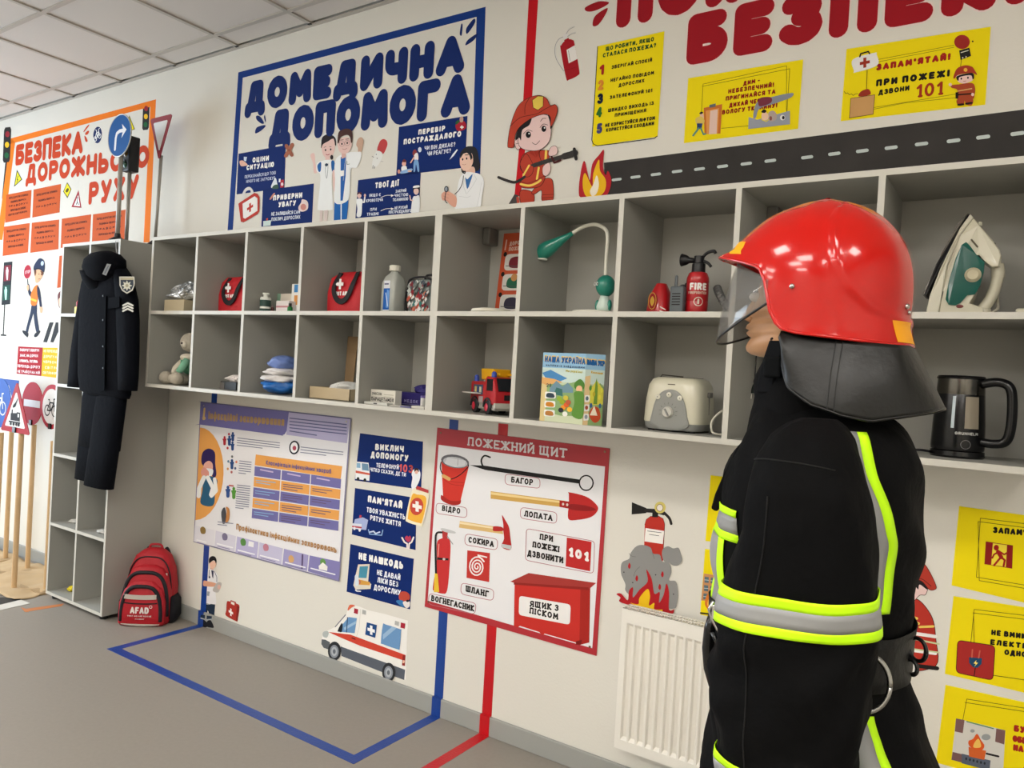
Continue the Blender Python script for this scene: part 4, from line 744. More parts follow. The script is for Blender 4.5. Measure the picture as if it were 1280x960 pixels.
c.text('НЕ НАШКОДЬ', (74, 676), (296, 726), 36, WHT, .32).text('НЕ ДАВАЙ', (166, 754), (282, 782), 28, '#eef1f8', .22).text('ЛІКИ БЕЗ', (168, 792), (272, 816), 28, '#eef1f8', .22).text('ДОРОСЛИХ', (150, 828), (284, 858), 28, '#eef1f8', .22); c.done('lettering', t)
c = Canvas(base=.0019).crop(430, 530, 4)
c.poly([(72, 702), (130, 700), (122, 790), (138, 800), (134, 824), (60, 828), (48, 806)], '#e0d8c8').poly([(80, 712), (122, 710), (114, 770), (74, 768)], '#4a90a8').poly([(70, 775), (132, 790), (130, 806), (62, 802)], '#d8a048').ell(74, 790, 12, 12, '#c87050').blob([(56, 760), (70, 755), (76, 800), (60, 806)], '#d8e0e8').line([(60, 830), (66, 835), (84, 836)], 6, '#e8e8e8')
c.blob([(276, 868), (284, 840), (312, 838), (330, 855), (326, 880), (290, 886)], '#c04a38').blob([(262, 886), (290, 880), (310, 900), (296, 915)], '#3a78b0').blob([(296, 890), (328, 886), (330, 910), (312, 920)], '#e8e0dc').ell(320, 884, 7, 6, '#2a2228'); c.done('illustration', t)
t = sticker('medicine_jar_sticker', 'orange jar sticker with a red cross label on the right edge of the navy cards', 'sticker', 522, 631)
c = Canvas(base=.0030).crop(430, 530, 4)
c.blob([(340, 340), (366, 320), (414, 340), (428, 360), (396, 500), (380, 508), (320, 490), (312, 465)], '#f2e8cc').blob([(342, 356), (368, 352), (414, 372), (394, 485), (376, 494), (328, 478), (322, 460)], '#f0b440').poly([(366, 308), (425, 330), (424, 346), (362, 326)], '#b84040').ell(366, 412, 33, 44, '#c84838', rot=8).cross(368, 412, 26, '#f6f0ea', .9, .34, .2).done('face', t)
t = sticker('doctor_sticker', 'sticker of a standing doctor with folded arms above the baseboard', 'sticker', 264, 735)
for bs, nm, cut in ((.0006, 'legs', 0), (.0147, 'shoes', 1)):
    c = Canvas(base=bs).crop(240, 690, 9.6)
    if not cut: c.poly([(150, 610), (280, 630), (268, 760), (205, 752), (190, 700), (184, 748), (134, 742)], '#223044').poly([(188, 700), (200, 720), (200, 750), (186, 748)], '#e4ded2')
    else: c.blob([(120, 830), (140, 800), (200, 830), (212, 885), (180, 896), (122, 876)], '#1c1c22').blob([(206, 830), (250, 810), (290, 894), (250, 900), (206, 886)], '#1c1c22').poly([(134, 746), (184, 750), (180, 820), (130, 784)], '#223044').poly([(206, 756), (268, 764), (262, 802), (204, 800)], '#223044').line([(134, 786), (180, 800)], 14, '#a8aeb4').line([(204, 806), (258, 800)], 14, '#a8aeb4')
    c.done(nm, t)
c = Canvas(base=.0006).crop(240, 690, 9.6)
c.blob([(200, 200), (260, 215), (306, 280), (310, 380), (285, 480), (290, 620), (230, 630), (145, 608), (165, 430), (135, 390), (150, 300), (170, 230)], '#e6e4e6').poly([(232, 218), (262, 225), (256, 320), (244, 300)], '#3a3c54').blob([(140, 350), (160, 344), (280, 372), (300, 400), (260, 416), (170, 412), (136, 400)], '#dca284').blob([(250, 460), (300, 370), (356, 372), (340, 440), (310, 486)], '#b8b2ac').ell(326, 420, 20, 30, '#dcb0a0').poly([(186, 470), (216, 476), (208, 528), (180, 522)], '#9aa0a8')
c.line([(210, 215), (206, 300)], 6, '#444a58').line([(270, 230), (300, 300), (300, 360)], 6, '#444a58').ell(212, 302, 10, 14, '#444a58').poly([(222, 180), (258, 180), (262, 215), (220, 205)], '#dca898').blob([(212, 130), (240, 110), (290, 115), (288, 170), (256, 200), (222, 184)], '#ecc0a8').blob([(210, 136), (208, 80), (240, 50), (280, 58), (298, 100), (290, 136), (280, 110), (260, 100), (230, 120)], '#1d1a1e').done('figure', t)
t = sticker('medical_case_sticker', 'small red first aid case sticker above the baseboard beside the doctor', 'sticker', 291, 763)
c = Canvas().crop(240, 690, 9.6)
c.blob([(420, 596), (460, 595), (540, 620), (572, 660), (548, 820), (530, 830), (408, 762), (412, 700)], '#a83024', 3).poly([(540, 640), (572, 660), (550, 825), (530, 828)], '#7e2018').line([(466, 600), (470, 584), (522, 604), (522, 650)], 13, '#a83024').poly([(470, 596), (512, 610), (510, 640), (470, 622)], '#ebe4d6').cross(468, 722, 44, '#f4ece6', .6, .3, .35).done('face', t)
# ambulance
t = sticker('ambulance_sticker', 'large white ambulance sticker with a red stripe driving along the baseboard', 'sticker', 457, 805)
c = Canvas().crop(400, 750, 8.727)
c.poly([(20, 430), (30, 370), (90, 330), (165, 295), (285, 160), (300, 110), (340, 55), (430, 70), (520, 110), (700, 150), (960, 225), (935, 870), (820, 835), (680, 770), (230, 610), (110, 545), (20, 500)], '#f1eee8')
c.poly([(90, 348), (330, 376), (935, 600), (915, 660), (440, 500), (250, 420)], '#cf4432').poly([(905, 600), (935, 605), (928, 720), (895, 712)], '#8e2420').poly([(906, 655), (930, 660), (920, 690), (900, 685)], '#e8b8a0')
c.poly([(20, 428), (60, 432), (110, 460), (110, 545), (40, 520), (16, 480)], '#5c6064').poly([(225, 505), (930, 760), (920, 872), (820, 836), (650, 775), (235, 610)], '#5b606a').blob([(36, 350), (80, 338), (96, 360), (76, 410), (34, 395)], '#b4bab8')
c.line([(168, 292), (280, 162)], 11, '#7c7f88').poly([(235, 280), (315, 185), (405, 198), (380, 362), (215, 345)], '#6d97c4').poly([(262, 300), (400, 225), (398, 255), (270, 330)], '#9dbcd8').line([(303, 190), (292, 350)], 10, '#2f4a6c').blob([(195, 335), (235, 255), (250, 270), (240, 345), (210, 345)], '#1e222c')
c.line([(445, 100), (430, 300), (400, 400)], 4, '#d4cfc6').blob([(305, 115), (320, 60), (350, 50), (385, 62), (350, 80)], '#d8694a').poly([(378, 88), (420, 100), (414, 154), (372, 140)], '#a8283a').poly([(466, 104), (506, 116), (504, 162), (462, 150)], '#b4b4b0').poly([(822, 224), (866, 238), (862, 284), (818, 268)], '#b4b4b0').poly([(886, 244), (934, 256), (926, 312), (880, 300)], '#a8283a')
c.poly([(514, 242), (624, 272), (606, 412), (496, 376)], '#1f4a84').cross(562, 328, 50, '#f2f2f2', .8, .34, .25).blob([(690, 268), (720, 266), (880, 318), (888, 340), (874, 520), (850, 536), (690, 480), (668, 455)], '#6d97c4', 3).poly([(690, 375), (790, 290), (840, 305), (692, 430)], '#9dbcd8').line([(352, 412), (388, 426)], 10, '#4a1418')
for x, y in ((162, 556), (754, 786)):
    c.ell(x, y, 72, 104, '#2c2d30').ell(x-2, y+4, 48, 72, '#8b9098').ell(x-2, y+4, 32, 50, '#b2b6bc').ell(x-2, y+4, 16, 26, '#686c74')
c.done('face', t)
# ---- fire board
t = sheet('fire_equipment_board', 'large white board with a red border headed ПОЖЕЖНИЙ ЩИТ showing fire tools', 'poster', ((547.3, 534.5), (762.5, 560.5), (746, 819.5), (531.5, 758)), '#b32a33', .004)
c = Canvas(base=.0044)
c.poly([(549, 556), (757, 583), (741, 810), (535.5, 750.5)], '#e9e8ea').done('white_field', t)
c = Canvas(base=.0048).crop(520, 520, 2.908)
c.text('ПОЖЕЖНИЙ ЩИТ', (190, 107), (549, 153), 32, '#e6dfe0', .2, serif=True).done('heading', t)
def pill(c, P, q='#b86a70'): c.line([(x, y) for x, y in P], 2.4, q, smooth=True, closed=True)
def rr(q, r=.12):
    """rounded quadrilateral outline"""
    out = []
    for i in range(4):
        a, b, d = q[i], q[(i-1) % 4], q[(i+1) % 4]
        la = math.hypot(b[0]-a[0], b[1]-a[1]); lb = math.hypot(d[0]-a[0], d[1]-a[1]); h = r*min(la, lb) if r > 1 else r*min(la, lb)
        p0 = (a[0]+(b[0]-a[0])*h/la, a[1]+(b[1]-a[1])*h/la); p1 = (a[0]+(d[0]-a[0])*h/lb, a[1]+(d[1]-a[1])*h/lb)
        out += [p0]+[((1-s)**2*p0[0]+2*s*(1-s)*a[0]+s*s*p1[0], (1-s)**2*p0[1]+2*s*(1-s)*a[1]+s*s*p1[1]) for s in (.25, .5, .75)]+[p1]
    return out
c = Canvas(base=.0048).crop(520, 520, 2.908)
for q in ([(76, 315), (188, 333), (187, 370), (75, 353)], [(326, 210), (453, 226), (453, 263), (326, 248)], [(383, 331), (515, 350), (513, 391), (381, 371)], [(182, 427), (300, 447), (297, 487), (179, 467)], [(167, 605), (286, 630), (283, 671), (165, 646)], [(50, 643), (222, 680), (217, 720), (48, 683)], [(404, 408), (652, 455), (647, 572), (400, 523)]):
    c.line(rr(q, .38 if q[0][0] != 404 else .12), 2.2, '#b7747c', closed=True)
c.done('label_outline', t)
c = Canvas(base=.0052).crop(520, 520, 2.908)
BK = '#26211f'
for s_, a, b_, h in (('ВІДРО', (97, 344), (163, 356), 21), ('БАГОР', (348, 241), (427, 252), 22), ('ЛОПАТА', (396, 364), (498, 381), 22), ('СОКИРА', (193, 459), (285, 476), 22), ('ШЛАНГ', (183, 637), (266, 658), 23), ('ВОГНЕГАСНИК', (58, 671), (213, 710), 22),
                     ('ПРИ', (452, 448), (500, 457), 22), ('ПОЖЕЖІ', (426, 476), (523, 495), 22), ('ДЗВОНИТИ', (407, 508), (537, 535), 23)): c.text(s_, a, b_, h, BK, .24, serif=True)
c.done('lettering', t)
c = Canvas(base=.0049).crop(535, 540, 6)     # bucket
c.poly([(106, 220), (118, 480), (104, 490), (108, 505), (160, 540), (215, 546), (248, 530), (250, 510), (312, 255), (200, 270)], '#cf382c').ell(208, 220, 106, 50, '#6e6c70', rot=9).ell(210, 226, 92, 38, '#c6c8cc', rot=9).poly([(150, 190), (290, 215), (280, 250), (210, 262), (130, 235)], '#dcdde0').blob([(102, 480), (112, 474), (170, 512), (235, 516), (252, 508), (246, 538), (205, 548), (150, 536), (106, 508)], '#a82a22').line([(112, 318), (180, 368), (280, 380)], 3, '#a02a22', smooth=True).line([(115, 345), (180, 390), (272, 402)], 3, '#a02a22', smooth=True)
c.line([(104, 225), (98, 270), (120, 320), (168, 354), (240, 325), (300, 270), (310, 245)], 7, '#221c1c', smooth=True).line([(120, 328), (164, 352)], 26, '#d8a868').line([(232, 200), (228, 250)], 3, '#888').done('bucket_picture', t)
c = Canvas(base=.0049).crop(520, 520, 2.908)  # hook
c.poly([(198, 178), (250, 180), (600, 231), (598, 246), (255, 196)], '#22201f').line([(272, 150), (252, 144), (240, 160), (246, 182), (262, 190)], 6, '#22201f', smooth=True).line([(621+25*math.cos(PI*k/10), 243+27*math.sin(PI*k/10)) for k in range(21)], 5, '#22201f').done('hook_picture', t)
c = Canvas(base=.0049).crop(520, 520, 2.908)  # spade
c.poly([(274, 273), (545, 308), (545, 332), (274, 300)], '#d3a758').poly([(274, 276), (545, 311), (545, 318), (274, 285)], '#ecd294').poly([(524, 306), (562, 311), (562, 337), (524, 330)], '#a82420').ell(537, 320, 4, 5, '#d8c8c0').ell(552, 322, 4, 5, '#d8c8c0').blob([(558, 284), (560, 277), (620, 292), (655, 318), (664, 340), (640, 366), (590, 377), (556, 373), (558, 320)], '#b82a28', 4).blob([(562, 320), (620, 325), (658, 340), (620, 345), (562, 338)], '#8c1e1e').done('spade_picture', t)
c = Canvas(base=.0049).crop(535, 540, 6)      # axe
c.poly([(244, 666), (560, 716), (570, 765), (238, 716)], '#dcb878').poly([(244, 672), (560, 722), (564, 735), (242, 688)], '#f0dcb0').blob([(492, 722), (500, 706), (560, 712), (568, 740), (500, 742)], '#b42a28').blob([(560, 622), (585, 660), (612, 710), (622, 780), (628, 880), (556, 860), (575, 800), (570, 740), (570, 690)], '#b32826', 4).poly([(560, 838), (630, 850), (628, 882), (553, 862)], '#c4c8c8').done('axe_picture', t)
c = Canvas(base=.0049).crop(530, 640, 6)      # extinguisher
c.blob([(102, 235), (130, 200), (180, 195), (204, 240), (196, 420), (178, 590), (140, 610), (84, 590), (72, 560), (100, 380)], '#c83434').poly([(104, 340), (190, 346), (188, 362), (103, 356)], '#2a2422').ell(155, 352, 10, 9, '#d0ccc8').poly([(140, 130), (185, 140), (180, 200), (145, 200)], '#b83a38').blob([(130, 130), (150, 120), (235, 145), (235, 160), (170, 150)], '#c8c8c8').line([(180, 180), (222, 240)], 6, '#9a9a9a').line([(140, 152), (100, 160), (92, 240), (96, 460)], 15, '#2a2726', smooth=True).poly([(86, 458), (108, 462), (120, 598), (80, 600)], '#e8c038').line([(118, 240), (112, 330)], 8, '#e89088').done('extinguisher_picture', t)
c = Canvas(base=.0049).crop(530, 640, 6)      # hose reel
c.poly([(330, 286), (500, 306), (494, 524), (324, 492)], '#c23630')
P = [(402+(6+56*(k/44))*math.cos(-.6+k*.43), 410+(7+72*(k/44))*math.sin(-.6+k*.43)) for k in range(45)]
c.line(P+[(410, 322), (475, 338)], 10, '#f0e8e6').done('hose_picture', t)
c = Canvas(base=.0049).crop(640, 560, 3.692)  # 101 plate
c.poly([(256, 412), (370, 432), (363, 568), (250, 545)], '#bf2c2c').text('101', (262, 498), (356, 524), 44, '#f2ecea', .3, serif=True).done('number_plate', t)
c = Canvas(base=.0049).crop(520, 520, 2.908)  # sand box
c.poly([(361, 600), (636, 612), (632, 822), (594, 832), (582, 822), (470, 790), (462, 796), (450, 784), (380, 762), (370, 768), (358, 762)], '#c8322a').poly([(600, 625), (636, 612), (632, 822), (596, 830)], '#a82820').poly([(345, 601), (412, 570), (657, 606), (634, 626), (361, 606)], '#a83a34').poly([(583, 818), (606, 812), (602, 830), (584, 830)], '#7c1c18').poly([(358, 604), (630, 622), (630, 632), (358, 612)], '#922822').done('sand_box_picture', t)
c = Canvas(base=.0056).crop(520, 520, 2.908)
c.poly(rr([(378, 652), (565, 684), (562, 758), (376, 722)], .18), '#efecea').text('ЯЩИК З', (416, 692), (521, 709), 23, BK, .25, serif=True).text('ПІСКОМ', (415, 716), (519, 740), 23, BK, .25, serif=True).done('box_label', t)
for u, v in ((552, 541), (757, 564.5), (536.5, 752), (738, 808)):
    p = wp(u, v); part(t, 'screw', mat('#8c7058', .35, 1), lambda b: b.lathe([(.005, -.006), (.004, -.0075)], (p.x, 0, p.z), axis='y', n=10))
# ---- tapes on wall and floor
def tape(name, lab, cat, segs, col, loc):
    t = thing(name, lab, cat, loc)
    for s_ in segs:
        b = MB().mat(mat(col, .35, bump=.15, nscale=120)); b.prism(s_[0], s_[1]); b.build('tape_strip', t, fixn=False)
    return t
def vs(uT, vT, uB, vB, w):      # vertical strip between two wall points; runs onto the baseboard
    a, b_ = wp(uT, vT), wp(uB, vB); x0 = (a.x+b_.x)/2
    return [([(x0-w/2, 0, a.z), (x0+w/2, 0, a.z), (x0+w/2, 0, .0825), (x0-w/2, 0, .0825)], (0, -.0007, 0)), ([(x0-w/2, -.0141, .083), (x0+w/2, -.0141, .083), (x0+w/2, -.0141, 0.001), (x0-w/2, -.0141, 0.001)], (0, -.0007, 0)), ([(x0-w/2, 0, .0822), (x0+w/2, 0, .0822), (x0+w/2, -.0148, .0822), (x0-w/2, -.0148, .0822)], (0, 0, .0007))], x0
BT, RT = '#143f8f', '#c00c18'
TW = .05
s1, x1 = vs(270, 492, 253, 750, TW); s2, x2 = vs(571, 525, 545, 870, TW); s3, x3 = vs(632, 530, 606, 890, TW)
print('tapes', x1, x2, x3)
A_, B_, C_, D_ = on(250, 780, 2, 0), on(130, 806, 2, 0), on(430, 943, 2, 0), on(541, 891, 2, 0)
print('floor tape', [tuple(round(v, 3) for v in p) for p in (A_, B_, C_, D_)])
def fl(x0, x1_, y0, y1_, h=.0006): return ([(x0, y0, 0), (x1_, y0, 0), (x1_, y1_, 0), (x0, y1_, 0)], (0, 0, h))
yf = (B_.y+C_.y)/2
tape('blue_tape', 'blue tape from the wall down across the floor in a rectangle below the navy cards', 'tape',
     s1+s2+[fl(x1-TW/2, x1+TW/2, yf+.0, -.0141), fl(x2-TW/2, x2+TW/2, yf, -.0141), fl(x1-TW/2, x2+TW/2, yf-TW/2, yf+TW/2, .0012)], BT, (x1, -.1, 0))
tape('red_tape', 'red tape running from under the fire board down the wall and over the floor', 'tape', s3+[fl(x3-TW/2, x3+TW/2, -1.9, -.0141)], RT, (x3, -.1, 0))
# ---- extinguisher with smoke
t = sticker('extinguisher_fire_sticker', 'sticker of an extinguisher above grey smoke and flames over the radiator', 'sticker', 815, 700)
c = Canvas().crop(770, 620, 6)
c.poly([(216, 215), (228, 175), (260, 152), (320, 150), (354, 170), (366, 210), (352, 490), (210, 420)], '#bc3428').poly([(222, 240), (362, 262), (352, 360), (214, 340)], '#f0ece6').line([(236, 262), (340, 275)], 4, '#555').line([(250, 288), (322, 298)], 4, '#555').line([(216, 215), (228, 175), (260, 152), (320, 150), (354, 170), (366, 210), (352, 480)], 3, '#5c1410').poly([(120, 46), (228, 90), (228, 128), (118, 138)], '#24211f').line([(225, 108), (300, 112), (360, 130)], 30, '#2c2826').line([(355, 120), (400, 165), (415, 208)], 20, '#2c2826', smooth=True).poly([(274, 120), (318, 125), (316, 160), (272, 158)], '#24211f').ell(332, 86, 42, 44, '#d8c870').ell(330, 88, 24, 26, '#efe6dc').line([(330+24*math.cos(PI*k/8), 88+26*math.sin(PI*k/8)) for k in range(17)], 4, '#8c6a3a').done('extinguisher_picture', t)
c = Canvas(base=.0022).crop(770, 620, 6)
GR, RR = '#8f8e8c', '#b01e24'
c.blob([(348, 450), (352, 400), (390, 376), (430, 392), (470, 388), (488, 430), (497, 480), (470, 518), (430, 520), (400, 500), (365, 492)], GR).blob([(80, 720), (72, 660), (40, 580), (46, 500), (100, 470), (110, 430), (150, 380), (200, 366), (260, 385), (280, 430), (330, 440), (350, 490), (400, 500), (418, 570), (400, 630), (450, 640), (466, 710), (460, 800), (420, 845), (200, 800)], '#8f8e8c')
c.line([(100, 430), (120, 450), (150, 455)], 3, '#6c6b69', smooth=True).line([(275, 425), (290, 470)], 3, '#6c6b69').line([(135, 600), (150, 560), (180, 530)], 3, '#6c6b69', smooth=True)
for x, y in ((102, 522), (158, 615), (350, 585), (330, 680)): c.blob([(x, y-22), (x+10, y), (x+2, y+24), (x-10, y+6)], RR)
for x, y in ((62, 570), (128, 648), (300, 590), (434, 735)): c.ell(x, y, 5, 5, '#444')
c.done('smoke_picture', t)
c = Canvas(base=.0032).crop(770, 620, 6)
c.blob([(6, 735), (40, 730), (90, 780), (100, 710), (130, 685), (130, 760), (180, 700), (240, 640), (230, 550), (270, 620), (290, 730), (330, 720), (325, 800), (360, 740), (380, 655), (400, 720), (400, 850), (438, 850), (410, 885), (250, 850), (40, 798), (36, 760)], RR, 4).blob([(110, 800), (170, 810), (180, 760), (240, 695), (258, 750), (250, 820), (290, 800), (290, 848), (350, 850), (330, 868), (200, 840)], '#efc21c', 4).done('flame_picture', t)
# ---- yellow cards at the right
def ycard(lab, quad): return sheet('yellow_text_card', lab, 'card', quad, YEL, .0015, group='yellow fire safety cards')
t = ycard('yellow card partly hidden behind the firefighter’s jacket, above the burning house card', ((888.5, 594), (960, 602), (955, 688), (882, 676)))
c = Canvas(base=.0017).crop(770, 620, 6); c.line([(784, 180), (778, 340)], 5, '#8c4420').blob([(770, 190), (784, 172), (794, 190), (784, 206)], '#a85a2c').done('illustration', t)
t = ycard('yellow card with a burning apartment house, behind the firefighter’s belt hook', ((881.5, 686), (955, 698), (950, 784), (875.5, 768)))
c = Canvas(base=.0017).crop(770, 620, 6)
c.line([(768, 540), (764, 600)], 5, '#222').poly([(660, 580), (860, 610), (850, 800), (640, 782)], '#c98e5e').line([(636, 876), (760, 892)], 12, '#2c2416')
for j in range(3):
    for i in range(4): x, y = 682+i*46-j*4, 628+j*62+i*6; c.poly([(x-15, y-24), (x+16, y-20), (x+14, y+24), (x-17, y+20)], '#5c7078').line([(x-15, y), (x+15, y+3)], 4, '#c8d4d4')
c.blob([(670, 810), (680, 750), (700, 730), (740, 735), (770, 750), (800, 790), (760, 840), (700, 850)], '#d8782c').blob([(690, 820), (700, 770), (740, 760), (760, 800), (730, 840)], '#efb84a').done('illustration', t)
t = sticker('firefighter_truck_sticker', 'sticker of a cartoon firefighter in a red truck half hidden behind the jacket', 'sticker', 1150, 770)
c = Canvas().crop(1120, 620, 2.8235)
def ob2(P, col, w=2): c.blob(P, col); c.line(P, w, OL, smooth=True, closed=True)
ob2([(20, 430), (60, 368), (90, 375), (128, 430), (140, 500), (140, 600), (20, 600)], '#b53428', 2.5)
c.line([(38, 420), (74, 432)], 9, '#e8c860').line([(38, 440), (80, 450)], 9, '#e8c860').line([(84, 462), (132, 460)], 8, '#e8c860').line([(20, 478), (140, 496)], 12, '#ece8e6').line([(20, 540), (140, 556)], 10, '#ece8e6').line([(40, 500), (152, 522)], 6, '#c8d0a0').line([(20, 534), (152, 552)], 5, '#c8d0a0').line([(20, 592), (146, 608)], 14, '#1e1c1c')
ob2([(70, 300), (100, 300), (112, 322), (104, 348), (84, 350), (60, 372), (40, 360), (44, 310)], FC); c.blob([(66, 300), (110, 296), (112, 330), (84, 312), (78, 330)], '#1e1a1c')
ob2([(40, 290), (60, 232), (90, 230), (116, 262), (140, 312), (140, 328), (118, 330), (90, 300), (50, 290)], '#b23a2c'); c.line([(60, 300), (90, 292), (124, 318)], 2, OL, smooth=True)
c.ell(60, 604, 22, 26, '#1c1a1a').ell(60, 606, 12, 15, '#d8d4d0').line([(70+32*math.cos(PI*k/8), 545+42*math.sin(PI*k/8)) for k in range(17)], 7, '#1e1c1e').done('figure', t)
t = ycard('yellow card with a running figure exit sign at the right edge', ((1199, 632.5), (1300, 646.5), (1292, 756), (1189.5, 731.5)))
c = Canvas(base=.0017).crop(1120, 620, 2.8235)
c.line([(298, 78), (460, 98)], 2, '#4a3c10').line([(290, 90), (460, 112)], 2, '#4a3c10').line([(298, 78), (284, 286)], 2, '#4a3c10').line([(290, 90), (294, 298)], 2, '#4a3c10').line([(284, 286), (480, 318)], 2, '#4a3c10').line([(294, 298), (480, 330)], 2, '#4a3c10').done('border_line', t)
c = Canvas(base=.0018).crop(1120, 620, 2.8235)
c.text("ЗАПАМ'ЯТАЙ", (342, 130), (540, 148), 22, '#1c1710', .3).done('lettering', t)
c = Canvas(base=.0020).crop(1120, 620, 2.8235)
c.poly([(317, 160), (413, 174), (410, 256), (312, 240)], '#8c1c18').poly([(342, 166), (392, 173), (388, 250), (336, 242)], '#efd840').ell(354, 182, 9, 10, '#a01c18').line([(360, 196), (372, 216)], 14, '#a01c18').line([(364, 196), (346, 206), (340, 218)], 6, '#a01c18').line([(366, 196), (382, 206), (392, 200)], 6, '#a01c18').line([(370, 216), (358, 230), (346, 244)], 7, '#a01c18').line([(372, 216), (384, 226), (380, 246)], 7, '#a01c18').done('exit_pictogram', t)
t = ycard('yellow card with a red socket and plug drawing at the right edge', ((1192, 745), (1300, 762), (1290, 868), (1181, 842)))
c = Canvas(base=.0017).crop(1120, 620, 2.8235)
c.line([(276, 400), (480, 424)], 2, '#4a3c10').line([(272, 412), (480, 438)], 2, '#4a3c10').line([(276, 400), (264, 520)], 2, '#4a3c10').line([(274, 412), (276, 520)], 2, '#4a3c10').line([(342, 632), (480, 652)], 2, '#4a3c10').done('border_line', t)
c = Canvas(base=.0018).crop(1120, 620, 2.8235)
c.text('НЕ ВМИКАЙ', (336, 490), (500, 510), 20, '#1c1710', .3).text('ЕЛЕКТРО', (332, 524), (490, 543), 20, '#1c1710', .3).text('ОДНОЧАСНО', (382, 560), (560, 580), 20, '#1c1710', .3).done('lettering', t)
c = Canvas(base=.0020).crop(1120, 620, 2.8235)
c.poly(rr([(218, 508), (350, 528), (342, 650), (212, 622)], .14), '#a82c28').line(rr([(218, 508), (350, 528), (342, 650), (212, 622)], .14), 2.5, '#4a1410', closed=True).poly([(258, 568), (304, 572), (302, 592), (288, 606), (272, 604), (258, 588)], '#1f4668').line([(268, 568), (270, 542)], 5, '#c4604c').line([(292, 570), (296, 546)], 5, '#c4604c').line([(280, 606), (276, 634)], 3, '#2a1412').poly([(284, 578), (274, 590), (282, 592), (276, 602), (290, 588), (282, 586)], '#f0e070').done('socket_pictogram', t)
t = ycard('yellow card with a burning pan on a stove in the lower right corner', ((1182, 856), (1300, 882), (1288, 985), (1170, 953)))
c = Canvas(base=.0017).crop(1120, 620, 2.8235)
c.line([(250, 716), (480, 752)], 2, '#4a3c10').line([(244, 728), (480, 764)], 2, '#4a3c10').line([(250, 716), (234, 800)], 2, '#4a3c10').done('border_line', t)
c = Canvas(base=.0018).crop(1120, 620, 2.8235)
c.text('БУДЬ', (416, 830), (500, 846), 24, '#a8281c', .32).text('ОБЕРЕЖНИЙ', (412, 866), (560, 896), 24, '#a8281c', .32).text('НА КУХНІ', (414, 898), (540, 922), 24, '#a8281c', .32).done('lettering', t)
c = Canvas(base=.0020).crop(1120, 620, 2.8235)
c.poly([(212, 784), (386, 826), (378, 975), (196, 930)], '#d2cfc8').poly([(212, 784), (242, 790), (236, 836), (208, 830)], '#7a5a58').poly([(354, 820), (386, 826), (382, 876), (350, 866)], '#7a5a58').poly([(200, 902), (240, 912), (234, 940), (196, 930)], '#7a5a58').line([(250, 795), (344, 820)], 4, '#5c8a60').ell(318, 850, 16, 11, '#989c9c').ell(270, 828, 8, 6, '#989c9c').poly([(232, 908), (334, 932), (330, 968), (232, 942)], '#586070').poly([(256, 884), (318, 898), (312, 930), (258, 918)], '#d0622c').line([(320, 908), (362, 918)], 7, '#2a2426').blob([(262, 884), (256, 864), (272, 856), (286, 838), (300, 860), (312, 880), (300, 896)], '#d85a24').blob([(274, 886), (278, 868), (292, 856), (300, 884)], '#f0c060')
for k in range(6): c.ell(248+k*13, 926+k*3.2, 3.5, 5, '#2c3038')
c.done('stove_picture', t)
# ================================================================== THINGS ON THE SHELVES
Z1, Z2 = ZM+TH/2, ZB+TH/2       # floors of the upper and the lower row
def frm(x, y, z, r=0): return Matrix.Translation((x, y, z)) @ Matrix.Rotation(r, 4, 'Z')
def planar(o, ux, vx):           # plane mapper for print on a face: origin, u vector, v vector (unit square, v down)
    o, ux, vx = Vector(o), Vector(ux), Vector(vx)
    return lambda u, v: o+ux*u+vx*v
def hx(u, v, y): return wp(u, v, y).x
# --- row 1, cell 1: carton with foil
y = -.305; x0 = max(.014, hx(205, 385, y)); zt = wp(225, 374.5, y).z
t = thing('cardboard_box', 'small beige cardboard box in the top left cell with clear foil on it', 'box', (x0+.09, y+.06, Z1))
part(t, 'body', mat('#b7a98c', .8), lambda b: b.box(x0, x0+.18, y, y+.13, Z1, zt), bevel=.002)
random.seed(3)
fo = thing('foil_bundle', 'crumpled shiny transparent foil on the small cardboard box', 'foil', (x0+.08, y+.05, zt))
def crumple(cx, cy, z, a, b_, h, seed, nu=22, nv=12, amp=.25):
    rd = random.Random(seed); ph = [rd.uniform(0, 6.3) for _ in range(8)]
    def f(u, v):
        t, q = 2*PI*u, PI*v; k = 1+amp*(math.sin(3*t+ph[0]+4*q)*.5+math.sin(5*t+ph[1]-3*q)*.35+math.sin(9*t+ph[2]+7*q)*.25+math.sin(13*t+ph[3]+5*q)*.18)*math.sin(q)
        return Vector((cx+a*k*math.sin(q)*math.cos(t), cy+b_*k*math.sin(q)*math.sin(t), z+h/2-h/2*math.cos(q)*(1 if q > PI/2 else 1)))
    return lambda b: b.grid(f, nu, nv)
b = MB(); crumple(x0+.095, y+.06, zt, .105, .06, .11, 5, 34, 16, .45)(b)
for v in b.v: v.z = zt+(v.z-zt)*(.4+.6*min(1, max(0, (v.x-x0+.02)/.16)))
b.build('crumpled_film', fo, mat('#d4d8dc', .16, .7, key='foil', bump=.6, nscale=35))
